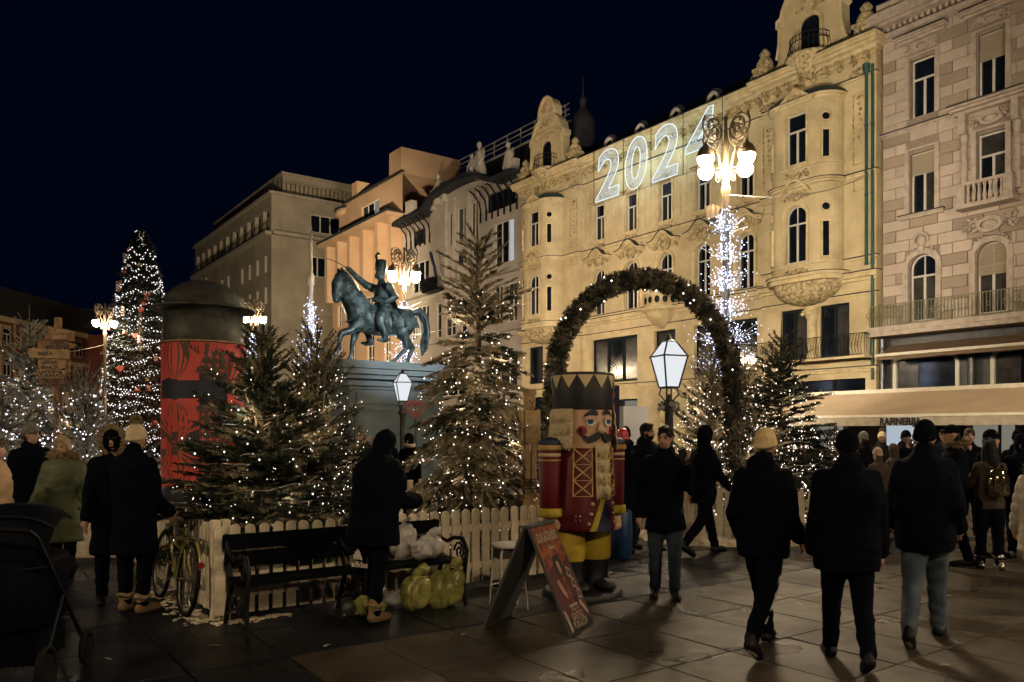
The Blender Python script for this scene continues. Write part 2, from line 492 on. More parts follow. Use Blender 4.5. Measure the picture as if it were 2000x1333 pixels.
SL_U, SL_V, U_OFF, V_OFF = 0.95, 0.72, -5.946, 2.165
def slab_mesh(m, seed):
    r = random.Random(seed)
    g = 0.007; x, y = SL_U / 2 - g, SL_V / 2 - g; c = 0.006
    q = MB()
    top = [(-x + c, -y + c, 0), (x - c, -y + c, 0), (x - c, y - c, 0), (-x + c, y - c, 0)]
    mid = [(-x, -y, -c), (x, -y, -c), (x, y, -c), (-x, y, -c)]
    low = [(a, b_, -0.011) for a, b_, _ in mid]
    q.add(top + mid + low, [(0, 1, 2, 3)] + [(4 + i, 4 + (i + 1) % 4, (i + 1) % 4, i) for i in range(4)] + [(8 + i, 8 + (i + 1) % 4, 4 + (i + 1) % 4, 4 + i) for i in range(4)])
    me = q.mesh("paving_slab"); me.materials.append(MAT(m)); return me
slab_l, slab_d = slab_mesh("slab_light", 1), slab_mesh("slab_dark", 2)
pave = empty("pavement", (0, 0, 0), ROT); tag(pave, kind="structure")
rs = random.Random(5)
n_slab = 0
for i in range(-18, 9):
    for j in range(-12, 24):
        u = U_OFF + (i + 0.5) * SL_U; v = V_OFF + (j + 0.5) * SL_V
        p = sq(u, v)
        if p.y < 4.6 or p.y > 13.2: continue
        px = 1000 + 1550 * p.x / p.y
        if px < -170 or px > 2170: continue
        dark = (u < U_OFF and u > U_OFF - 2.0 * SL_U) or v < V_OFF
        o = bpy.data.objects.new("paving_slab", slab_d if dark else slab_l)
        COL.objects.link(o); o.parent = pave
        o.location = (u, v, rs.uniform(-0.0015, 0.0015))
        o.rotation_euler = (rs.uniform(-.0025, .0025), rs.uniform(-.0025, .0025), pi * rs.randint(0, 1))
        n_slab += 1
# melted snow and grit along the left foot of the fence
q = MB(); r = random.Random(77)
for k in range(420):
    u = -7.40 - abs(r.gauss(0, 1)) * 1.2; v = 2.02 - abs(r.gauss(0, .09)) - (0.05 if r.random() < .5 else 0)
    if k % 3 == 0:
        u = -7.36 + abs(r.gauss(0, .05)); v = 2.0 + r.random() * .7
    p = sq(u, v); s = r.uniform(.006, .03)
    q.ell((p.x, p.y, s * .2), (s * r.uniform(.8, 2), s, s * .35), 6, 4, 0, Matrix.Rotation(r.random() * 6, 3, 'Z'))
tag(q.build("snow_crumbs", "snow"), "crumbs of old snow and straw strewn along the foot of the fence", "snow", kind="stuff")

# bits of paper and cigarette ends on the paving
mat("litter_paper", (.42, .38, .32), .8)
r = random.Random(12)
for k, (px, py) in enumerate(((1215, 1205), (1452, 1196), (1700, 1230), (640, 1262), (905, 1240), (1330, 1290), (1560, 1180), (1845, 1300), (420, 1262), (210, 1288))):
    Y = CAMZ * 1550 / (py - 845); X = (px - 1000) / 1550 * Y; q = MB(); w, l = r.uniform(.008, .018), r.uniform(.02, .05); R = Matrix.Rotation(r.random() * 6, 3, 'Z')
    P = [R @ Vector(p) for p in ((-l, -w, 0), (0, -w * 1.2, .006), (l, -w * .8, .001), (l, w, 0), (0, w, .008), (-l, w * .7, .002))]
    q.add(P, [(0, 1, 4, 5), (1, 2, 3, 4)], 0); q.add([p - Vector((0, 0, .0012)) for p in P], [(5, 4, 1, 0), (4, 3, 2, 1)], 0)
    o = q.build("paper_scrap", "litter_paper", loc=(X, Y, .004)); tag(o, "pale scrap of litter on the paving, " + ("in front of the man with the phone", "left of the man in the cream beanie", "between the stocky man and the man in jeans", "in front of the bench's middle", "left of the folding sign board's foot", "nearest below the folding sign board's right side", "between the cream-beanie man and the stocky man", "nearest the bottom right corner", "in front of the bicycle's fence corner", "nearest the pushchair's wheel")[k], "litter", "scraps of litter on the paving")
# ------------------------------------------------------------------ facade kit (local frame: x along the facade, -y towards the square)
def arch_pts(u0, u1, zt, n=10):
    r = (u1 - u0) / 2; c = (u0 + u1) / 2; zs = zt - r
    return [(c - r * cos(pi * k / n), zs + r * sin(pi * k / n)) for k in range(n + 1)]
def wall(mb, u0, u1, z0, z1, holes, y=0.0, depth=0.28, mi=0, mr=None):
    mr = mi if mr is None else mr
    us = sorted({u0, u1} | {h[1] for h in holes} | {h[2] for h in holes})
    zs = sorted({z0, z1} | {h[3] for h in holes} | {h[4] for h in holes})
    us = [a for a in us if u0 - 1e-6 <= a <= u1 + 1e-6]; zs = [a for a in zs if z0 - 1e-6 <= a <= z1 + 1e-6]
    for i in range(len(us) - 1):
        for j in range(len(zs) - 1):
            cu, cz = (us[i] + us[i + 1]) / 2, (zs[j] + zs[j + 1]) / 2
            if any(h[1] < cu < h[2] and h[3] < cz < h[4] for h in holes): continue
            mb.quad((us[i], y, zs[j]), (us[i + 1], y, zs[j]), (us[i + 1], y, zs[j + 1]), (us[i], y, zs[j + 1]), mi)
    for h in holes:
        a, b, c, d = h[1:5]
        yb = y + depth
        zt = d if h[0] == 'r' else d - (b - a) / 2
        mb.quad((a, y, c), (a, y, zt), (a, yb, zt), (a, yb, c), mr)
        mb.quad((b, y, c), (b, yb, c), (b, yb, zt), (b, y, zt), mr)
        mb.quad((a, y, c), (a, yb, c), (b, yb, c), (b, y, c), mr)
        if h[0] == 'r':
            mb.quad((a, y, d), (b, y, d), (b, yb, d), (a, yb, d), mr)
        else:
            P = arch_pts(a, b, d)
            for k in range(len(P) - 1):
                p, q = P[k], P[k + 1]
                mb.quad((p[0], y, p[1]), (q[0], y, q[1]), (q[0], y, d), (p[0], y, d), mi)
                mb.quad((p[0], y, p[1]), (p[0], yb, p[1]), (q[0], yb, q[1]), (q[0], y, q[1]), mr)
def window(parent, u0, u1, z0, z1, arch=False, y=0.2, style='casement', frame='frame_white', glass='glass_night', sill=None, name="window", fw=0.065):
    """frame with mullion and transom, each pane a piece of its own"""
    f = MB(); w = u1 - u0; h = z1 - z0; c = (u0 + u1) / 2
    zt = z0 + h * (0.66 if not arch else 0.68)
    ft = 0.07
    if arch:
        P = arch_pts(u0, u1, z1)
        f.strip([(u0 + fw / 2, z0)] + [(p[0] + (c - p[0]) * fw / w, p[1] + 0 if k not in range(2, 9) else p[1] - fw * .4) for k, p in enumerate(P)] + [(u1 - fw / 2, z0)], fw / 2, y, y + ft)
        f.bx(u0, u1, y + .002, y + ft, z0, z0 + fw)
    else:
        f.bx(u0, u0 + fw, y, y + ft, z0, z1); f.bx(u1 - fw, u1, y, y + ft, z0, z1)
        f.bx(u0 + fw, u1 - fw, y, y + ft, z0, z0 + fw); f.bx(u0 + fw, u1 - fw, y, y + ft, z1 - fw, z1)
    panes = []
    yg = y + ft * 0.55
    if style == 'casement':
        f.bx(u0 + fw, u1 - fw, y - .012, y + ft, zt - fw * .6, zt + fw * .6)
        f.bx(c - fw * .7, c + fw * .7, y - .008, y + ft, z0 + fw, zt - fw * .6)
        panes = [(u0 + fw, c - fw * .7, z0 + fw, zt - fw * .6), (c + fw * .7, u1 - fw, z0 + fw, zt - fw * .6)]
        if arch:
            f.bx(c - fw * .4, c + fw * .4, y, y + ft, zt + fw * .6, z1 - fw)
        else:
            panes.append((u0 + fw, u1 - fw, zt + fw * .6, z1 - fw))
    elif style == 'plain':
        panes = [(u0 + fw, u1 - fw, z0 + fw, z1 - fw)]
    elif style == 'pair':
        f.bx(c - fw * .6, c + fw * .6, y - .008, y + ft, z0 + fw, z1 - fw)
        panes = [(u0 + fw, c - fw * .6, z0 + fw, z1 - fw), (c + fw * .6, u1 - fw, z0 + fw, z1 - fw)]
    elif style == 'triple':
        q = w / 3
        for k in (1, 2):
            f.bx(u0 + k * q - fw * .6, u0 + k * q + fw * .6, y - .008, y + ft, z0 + fw, z1 - fw)
        panes = [(u0 + k * q + fw * .6, u0 + (k + 1) * q - fw * .6, z0 + fw, z1 - fw) for k in range(3)]
    elif style == 'grid':
        f.bx(c - fw * .4, c + fw * .4, y - .008, y + ft, z0 + fw, z1 - fw)
        for k in (1, 2):
            zz = z0 + h * k / 3
            f.bx(u0 + fw, u1 - fw, y - .005, y + ft, zz - fw * .3, zz + fw * .3)
        panes = [(u0 + fw, u1 - fw, z0 + fw, z1 - fw)]
    o = f.build(name, frame, parent)
    gl = glass if isinstance(glass, (list, tuple)) else [glass]
    for k, (a, b, e, g) in enumerate(panes):
        p = MB(); t = random.Random(int(a * 97 + e * 31)).uniform(-.006, .006)
        p.add([(a, yg + t, e), (b, yg - t, e), (b, yg - t * 1.5, g), (a, yg + t * .6, g)], [(0, 1, 2, 3)])
        p.build("pane", gl[k % len(gl)], o)
    if arch and style == 'casement':
        P = [(c + (p[0] - c) * .93, p[1] - .03) for p in arch_pts(u0, u1, z1)]
        P = [p for p in P if p[1] > zt + fw * .6]
        p = MB(); p.add([(P[0][0], yg, zt + fw * .6)] + [(a, yg, b) for a, b in P] + [(P[-1][0], yg, zt + fw * .6)], [tuple(range(len(P) + 1, -1, -1))])
        p.build("pane", gl[-1], o)
    if sill:
        s = MB(); s.bx(u0 - .12, u1 + .12, sill[0], y, z0 - .12, z0 - .002); s.bx(u0 - .06, u1 + .06, sill[0] + .06, y, z0 - .2, z0 - .12)
        s.build("sill", sill[1], o)
    return o
def relief(mb, u, z, w, h, y, seed=0, mi=0, dens=1.0):
    """carved cartouche with scrolls and leaves"""
    r = random.Random(seed)
    mb.ell((u, y, z), (w * .16, .09, h * .26), 10, 6, mi)
    mb.strip([(u + w * .21 * cos(a * pi / 6), z + h * .33 * sin(a * pi / 6)) for a in range(12)], w * .035, y - .07, y + .05, mi, closed=True)
    for s in (-1, 1):
        for k in range(3):
            cx = u + s * w * (.30 + .10 * k); cz = z + h * (.12 - .2 * k) * (1 if k < 2 else .6); rr = h * (.20 - .045 * k)
            sp = [(cx + s * rr * (1 - t / 14) * cos(t * .62), y - .03, cz + rr * (1 - t / 14) * sin(t * .62)) for t in range(13)]
            mb.tube(sp, [.045 - .0025 * t for t in range(13)], 5, mi)
        for k in range(int(7 * dens)):
            a = r.uniform(-.6, 1.0); d = r.uniform(.2, .5)
            mb.ell((u + s * w * d, y, z + h * a * .45), (w * .06, .06, h * .075), 6, 4, mi, Matrix.Rotation(r.uniform(-1, 1), 3, 'Y'))
def rel(parent, m, u, z, w, h, y, seed, dens=1.0):
    t = MB(); relief(t, u, z, w, h, y, seed, 0, dens); return t.build("relief_ornament", m, parent)
def festoon(mb, u, z0, z1, y, mi=0):
    n = max(4, int((z1 - z0) / .22))
    for k in range(n):
        z = z1 - (z1 - z0) * (k + .5) / n
        s = 1.0 if k else 2.0
        mb.ell((u + .03 * (-1) ** k, y, z), (.09 * s * (1 - .4 * k / n), .05, .09 * s ** .5), 7, 5, mi)
def cornice(mb, u0, u1, z, y, steps, mi=0):
    """stacked fasciae: steps = (height, projection)"""
    for h, p in steps:
        mb.bx(u0 - p * .5, u1 + p * .5, y - p, y + .2, z, z + h - .002, mi); z += h
    mb.bx(u0 - p * .5, u1 + p * .5, y - p - .03, y + .2, z - .001, z + .045, 1)
def course(parent, m, u0, u1, z, y, steps):
    t = MB(); cornice(t, u0, u1, z, y, steps); return t.build("string_course", m, parent)
def hood(mb, u, w, z, y, mi=0, rise=.45, th=.09):
    """curved eyebrow moulding over a window"""
    P = [(u - w / 2, z - .05), (u - w * .36, z)]
    for k in range(1, 16):
        t = k / 16
        P.append((u - w * .30 + w * .60 * t, z + rise * sin(pi * t) ** .85))
    P += [(u + w * .36, z), (u + w / 2, z - .05)]
    mb.strip(P, th * .55, y - .34, y + .02, mi)
    mb.strip([(a, b - th * 1.15) for a, b in P], th * .45, y - .22, y + .02, mi)
    mb.strip([(a, b + th * .55 + .02) for a, b in P], .022, y - .38, y + .02, 1)
def railing(mb, u0, u1, z0, z1, y, n, belly=0.0, r=.012, mi=0, curl=True):
    mb.bx(u0, u1, y - .02, y + .02, z1 - .03, z1, mi); mb.bx(u0, u1, y - .015, y + .015, z0 + .02, z0 + .045, mi)
    for k in range(n + 1):
        u = u0 + (u1 - u0) * k / n
        if belly:
            P = [(u, y - belly * sin(pi * min(1, (1 - t) ** 1.4)), z0 + .04 + (z1 - z0 - .07) * t) for t in (0, .15, .3, .45, .6, .8, 1)]
            mb.tube(P, r, 4, mi)
        else:
            mb.bx(u - r, u + r, y - r, y + r, z0 + .04, z1 - .03, mi)
        if curl and k < n and k % 2 == 0:
            cu = u + (u1 - u0) / n / 2; rr = (u1 - u0) / n * .42
            mb.tube([(cu + rr * cos(a), y - belly * .6, (z0 + z1) / 2 + rr * 1.6 * sin(a)) for a in [i * pi / 5 for i in range(10)]], r * .8, 4, mi, closed=True)
def facade_root(name, label, cat="building", u=0.0, v=WALL_D):
    o = empty(name, sq(u, v), ROT)
    return tag(o, label, cat)

# ================================================================== yellow palace
YB = facade_root("palace_building", "long yellow baroque palace with round oriels and scrolled gables behind the illuminated year number")
Y0, Y1 = -44.1, -18.5
LP, RP = -38.0, -24.3          # inner edges of the two end pavilions
UPC = [-36.5, -33.7, -31.0, -28.3, -25.55]
PAV = -0.28
holes_mid = [('r', c - .47, c + .47, 13.55, 15.8) for c in UPC] + [('a', c - .52, c + .52, 8.98, 11.78) for c in UPC]
holes_mid += [('r', -37.2, -33.2, 4.75, 7.45), ('r', -31.85, -30.25, 4.75, 7.45), ('r', -28.9, -24.85, 4.75, 7.45),
              ('r', -37.2, -33.2, 0.25, 3.7), ('a', -31.65, -30.45, 0.1, 3.5), ('r', -28.9, -24.85, 0.25, 3.7)]
w_ = MB(); wall(w_, LP, RP, 0, 18.3, holes_mid)
w_.build("wall", "yellow_plaster", YB)
for a, b, wins, lab in ((Y0, LP, [(-43.3, -41.75), (-40.95, -39.4)], 'l'), (RP, Y1, [(-23.28, -21.87), (-21.21, -19.75)], 'r')):
    w_ = MB()
    hs = [('r', p, q, 5.0, 7.5) for p, q in wins] + [('r', a + .5, b - .5, 0.2, 4.1)]
    wall(w_, a, b, 0, 18.3, hs, PAV)
    w_.quad((a, PAV, 0), (a, PAV, 18.3), (a, 12, 18.3), (a, 12, 0)); w_.quad((b, PAV, 0), (b, 12 if lab == 'r' else 0, 0), (b, 12 if lab == 'r' else 0, 18.3), (b, PAV, 18.3))
    w_.build("wall", "yellow_plaster", YB)
    for p, q in wins:
        window(YB, p, q, 5.0, 7.5, y=PAV + .12, style='pair', frame='frame_dark', glass=['glass_night', 'glass_curtain'], fw=.12)
    s = MB(); s.bx(a + .5, b - .5, PAV + .24, PAV + .27, .2, 4.1); so = s.build("shop_window", "glass_night", YB)
    s = MB()
    for k in range(4):
        uu = a + .5 + (b - a - 1.0) * k / 3
        s.bx(uu - .06, uu + .06, PAV + .14, PAV + .26, .2, 4.1)
    s.bx(a + .5, b - .5, PAV + .12, PAV + .25, 3.0, 3.2)
    s.build("shop_frame", "frame_dark", so)
for i, c in enumerate(UPC):
    window(YB, c - .47, c + .47, 13.55, 15.8, glass=['glass_night', 'glass_curtain', 'glass_night'] if i % 2 else 'glass_night', sill=(-.16, 'yellow_trim'))
    window(YB, c - .52, c + .52, 8.98, 11.78, arch=True, glass='glass_night')
window(YB, -37.2, -33.2, 4.75, 7.45, style='triple', frame='frame_dark', glass=['glass_curtain', 'glass_night', 'glass_curtain'], fw=.16)
window(YB, -31.85, -30.25, 4.75, 7.45, style='plain', frame='frame_dark', glass='glass_curtain', fw=.14)
window(YB, -28.9, -24.85, 4.75, 7.45, style='triple', frame='frame_dark', glass=['glass_curtain', 'glass_curtain', 'glass_night'], fw=.16)
for a, b in ((-37.2, -33.2), (-28.9, -24.85)):
    window(YB, a, b, .25, 3.7, style='triple', frame='frame_dark', glass=['shop_glow', 'glass_night', 'shop_glow'], fw=.1, name="shop_window")
d_ = MB(); d_.prism(arch_pts(-31.65, -30.45, 3.5) + [(-30.45, .1), (-31.65, .1)], .22, .26)
do = d_.build("door", "yellow_trim", YB); h_ = MB(); h_.ell((-30.62, .18, 1.15), (.03, .04, .09)); h_.build("handle", "iron", do)
# string courses, cornices, pilaster strips
for (a, b, y) in ((LP + .003, RP - .003, 0.0), (Y0, LP, PAV), (RP, Y1, PAV)):
    course(YB, "yellow_trim", a, b, 8.35, y, [(.14, .12), (.16, .26), (.06, .3)])
    course(YB, "yellow_trim", a, b, 9.28 if y else 8.80, y, [(.1, .1)])
    course(YB, "yellow_trim", a, b, 12.92, y, [(.09, .09), (.07, .14)])
    course(YB, "yellow_trim", a, b, 7.72, y, [(.09, .07)])
    course(YB, "yellow_trim", a, b, 4.38, y, [(.12, .1), (.08, .18)])
    course(YB, "yellow_trim", a, b, 17.2, y, [(.1, .07)])
    course(YB, "yellow_trim", a, b, 18.06, y, [(.14, .12), (.16, .34), (.14, .62), (.16, .72), (.08, .78)])
    t = MB(); n = int((b - a) / .62)
    for k in range(n):
        uu = a + (b - a) * (k + .5) / n
        t.bx(uu - .1, uu + .1, y - .46, y + .01, 17.88, 18.18)
        t.ell((uu, y - .2, 17.82), (.08, .12, .1), 6, 4)
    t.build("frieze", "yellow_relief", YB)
for c in UPC:      # hood, keystone and surround of each window
    t = MB(); hood(t, c, 2.25, 12.45, 0.0, rise=.5)
    t.strip([(c - .62, 8.98)] + [(c + (p[0] - c) * 1.22, p[1] + .09) for p in arch_pts(c - .52, c + .52, 11.78)] + [(c + .62, 8.98)], .07, -.09, .02)
    t.build("window_hood", "yellow_trim", YB)
    t = MB(); t.strip([(c - .56, 13.5), (c - .56, 15.92), (c + .56, 15.92), (c + .56, 13.5)], .06, -.07, .02)
    t.strip([(c - .85, 16.0), (c - .3, 16.05), (c - .12, 16.3), (c + .12, 16.3), (c + .3, 16.05), (c + .85, 16.0)], .05, -.18, .02)
    t.build("window_surround", "yellow_trim", YB)
for i, c in enumerate(UPC):
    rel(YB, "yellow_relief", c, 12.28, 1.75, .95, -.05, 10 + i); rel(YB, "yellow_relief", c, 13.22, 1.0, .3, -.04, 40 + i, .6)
for k, uu in enumerate((-37.75, -35.1, -32.35, -29.65, -26.9, -24.6)):
    t = MB(); t.strip([(uu - .22, 13.6), (uu - .22, 16.9), (uu + .22, 16.9), (uu + .22, 13.6)], .02, -.035, .01, closed=True)
    t.ell((uu, -.05, 17.55), (.22, .08, .2), 10, 6); t.tube([(uu + .17 * cos(a) * (1 - a / 14), -.12, 17.55 + .17 * sin(a) * (1 - a / 14)) for a in [j * .6 for j in range(16)]], .025, 4)
    t.build("wall_panel", "yellow_trim", YB)
# pavilion pilasters with hanging festoons
for k, uu in enumerate((-43.75, -38.55, -23.95, -19.25)):
    t = MB(); t.strip([(uu - .3, 13.5), (uu - .3, 16.6), (uu + .3, 16.6), (uu + .3, 13.5)], .025, PAV - .04, PAV + .01, closed=True)
    t.strip([(uu - .28, 12.35), (uu - .28, 12.8), (uu + .28, 12.8), (uu + .28, 12.35)], .022, PAV - .04, PAV + .01, closed=True)
    festoon(t, uu, 14.3, 16.5, PAV - .03); relief(t, uu, 17.5, .8, .5, PAV - .05, 70 + k, dens=.7)
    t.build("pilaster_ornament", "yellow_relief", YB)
def oriel(cu, seed):
    hw, fr, pr = 1.75, .85, 1.02
    n = 8
    side = [(fr + (hw - fr) * sin(pi / 2 * k / n), -pr * cos(pi / 2 * k / n)) for k in range(n + 1)]
    plan = [(-a, b) for a, b in side[::-1]] + side
    def ring(scale, off=0.0):
        return [(cu + p[0] * scale, PAV + p[1] * scale - (off if abs(p[1]) > .01 else 0)) for p in plan]
    b = MB()
    wall(b, cu - fr, cu + fr, 8.6, 16.75, [('r', cu - .5, cu + .5, 13.95, 16.25), ('a', cu - .52, cu + .52, 9.45, 12.05)], PAV - pr, .22)
    for s in (-1, 1):
        for k in range(n):
            a, c = side[k], side[k + 1]
            A, C = (cu + s * a[0], PAV + a[1]), (cu + s * c[0], PAV + c[1])
            if s < 0: A, C = C, A
            b.add([(A[0], A[1], 8.6), (C[0], C[1], 8.6), (C[0], C[1], 16.75), (A[0], A[1], 16.75)], [(0, 1, 2, 3)], 0, True)
    b.build("oriel", "yellow_plaster", YB)
    orl = YB
    # belts
    t = MB()
    def belt(z0, z1, ex):
        t.prismz([(cu + p[0] * (1 + ex / hw), PAV + p[1] * (1 + ex / pr) + .0) for p in plan], z0, z1)
        if ex > .09: t.prismz([(cu + p[0] * (1 + (ex + .03) / hw), PAV + p[1] * (1 + (ex + .03) / pr)) for p in plan], z1 - .001, z1 + .03, 1)
    belt(8.55, 8.75, .16); belt(8.75, 8.88, .24); belt(9.28, 9.38, .06); belt(12.86, 12.98, .10); belt(12.98, 13.06, .16)
    belt(13.72, 13.82, .06); belt(16.62, 16.74, .08); belt(16.74, 16.84, .16)
    P = [(cu - 1.2, 12.55), (cu - .75, 12.6), (cu - .45, 12.95), (cu - .2, 13.12), (cu, 13.16), (cu + .2, 13.12), (cu + .45, 12.95), (cu + .75, 12.6), (cu + 1.2, 12.55)]
    t.strip([p for p in P if abs(p[0] - cu) <= .9], .055, PAV - pr - .24, PAV - pr + .02)
    t.strip([(cu - .95, 16.65), (cu, 17.35), (cu + .95, 16.65)], .07, PAV - pr - .18, PAV - pr + .02)
    t.prism([(cu - .9, 16.7), (cu, 17.3), (cu + .9, 16.7)], PAV - pr, PAV - pr + .3)
    t.strip([(cu - .6, 9.42)] + [(cu + (p[0] - cu) * 1.2, p[1] + .08) for p in arch_pts(cu - .52, cu + .52, 12.05)] + [(cu + .6, 9.42)], .06, PAV - pr - .07, PAV - pr + .02)
    t.strip([(cu - .58, 13.9), (cu - .58, 16.35), (cu + .58, 16.35), (cu + .58, 13.9)], .05, PAV - pr - .06, PAV - pr + .02)
    t.build("oriel_mouldings", "yellow_trim", YB)
    # bowl-shaped foot
    t = MB(); rows = 7; pl = len(plan)
    vs, fs = [], []
    for k in range(rows):
        a = pi / 2 * k / (rows - 1); sc = max(.08, cos(a)) * .97; zz = 8.55 - .98 * sin(a)
        vs += [(x, y, zz) for x, y in ring(sc)]
    for k in range(rows - 1):
        for j in range(pl - 1):
            fs.append((k * pl + j + 1, k * pl + j, (k + 1) * pl + j, (k + 1) * pl + j + 1))
    t.add(vs, fs, 0, True)
    t.build("oriel_foot", "yellow_relief", YB)
    # roof
    t = MB(); vs, fs = [], []
    for k in range(6):
        a = pi / 2 * k / 5; sc = 1.06 * cos(a) + .02; zz = 16.84 + .62 * sin(a)
        vs += [(x, y, zz) for x, y in ring(sc)]
    for k in range(5):
        for j in range(pl - 1):
            fs.append((k * pl + j, k * pl + j + 1, (k + 1) * pl + j + 1, (k + 1) * pl + j))
    t.add(vs, fs, 0, True); t.build("oriel_roof", "copper_roof", YB)
    window(YB, cu - .5, cu + .5, 13.95, 16.25, y=PAV - pr + .12)
    window(YB, cu - .52, cu + .52, 9.45, 12.05, arch=True, y=PAV - pr + .12)
    for q, (z, w, h) in enumerate(((12.5, 1.3, .6), (16.9, .9, .45), (13.4, 1.3, .42), (9.05, 1.2, .3))): rel(YB, "yellow_relief", cu, z, w, h, PAV - pr - .04, seed + q)
    # narrow windows and round lights on the curved flanks
    for s in (-1, 1):
        for z0, z1, zo in ((9.55, 11.1, 11.75), (13.95, 15.15, 15.75)):
            mx, my = cu + s * (fr + (hw - fr) * sin(.62)), PAV - pr * cos(.62)
            an = s * .80
            R = Matrix.Rotation(an, 3, 'Z')
            f = MB()
            for dx in (-.17, .17): f.box(Vector((mx, my, (z0 + z1) / 2)) + R @ Vector((dx, -.03, 0)), (.07, .12, z1 - z0 + .14), 0, 0, R)
            for zz in (z0 - .03, z1 + .03): f.box(Vector((mx, my, zz)) + R @ Vector((0, -.03, 0)), (.40, .13, .07), 0, 0, R)
            ox = Vector((mx, my, zo))
            f.tube([ox + R @ Vector((.21 * cos(a), -.05, .21 * sin(a))) for a in [k * pi / 7 for k in range(14)]], .05, 5, 0, closed=True)
            w = f.build("window", "yellow_trim", YB)
            g = MB(); g.box(Vector((mx, my, (z0 + z1) / 2)) + R @ Vector((0, -.02, 0)), (.28, .03, z1 - z0), 0, 0, R); g.build("pane", "glass_night", w)
            g = MB(); g.ell(ox + R @ Vector((0, -.02, 0)), (.17, .03, .17), 12, 6, 0, R); g.build("pane", "glass_night", w)
oriel(-41.4, 100); oriel(-21.75, 120)
# stone balcony on the middle axis
t = MB(); c = -31.2
prof = [(.06, 7.55), (.3, 7.68), (.62, 7.95), (.9, 8.32), (1.0, 8.5), (1.16, 8.52), (1.2, 8.66), (1.1, 8.7)]
t.lathe([(r, z) for r, z in prof], (c, -.02, 0), 20, 0, True, pi, 2 * pi)
t.lathe([(1.02, 8.66), (1.02, 8.8), (.98, 8.8), (.98, 9.35), (1.08, 9.38), (1.08, 9.5), (.9, 9.5), (.9, 8.72)], (c, -.02, 0), 20, 0, True, pi, 2 * pi)
bo = t.build("balcony", "yellow_trim", YB)
for k in range(7):
    a = pi + pi * (k + .5) / 7; R = Matrix.Rotation(a + pi / 2, 3, 'Z')
    t = MB(); t.ell((c + .99 * cos(a), -.02 + .99 * sin(a), 9.08), (.15, .035, .2), 10, 6, 0, R); t.build("opening", "frame_dark", bo)
# iron balcony of the mezzanine
t = MB(); railing(t, -24.6, -18.7, 5.05, 6.0, PAV - .75, 44, belly=.16)
for uu in (-24.6, -18.7):
    for k in range(5): t.tube([(uu, PAV - .75 * k / 5, 5.08), (uu, PAV - .75 * k / 5 , 5.98)], .012, 4)
    t.bx(uu - .02, uu + .02, PAV - .75, PAV, 5.97, 6.0)
ib = t.build("iron_balcony", "iron", YB)
t = MB(); t.bx(-24.7, -18.6, PAV - .8, PAV + .01, 4.93, 5.04); t.build("balcony_slab", "yellow_trim", ib)
t = MB(); t.lathe([(.2, 5.06), (.26, 5.2), (.2, 5.3), (.2, 6.9), (.3, 7.1), (.34, 7.4), (.34, 7.5)], (-21.54, PAV - .12, 0), 14); relief(t, -21.54, 7.2, .6, .4, PAV - .42, 3, dens=.5); t.build("column", "yellow_trim", YB)
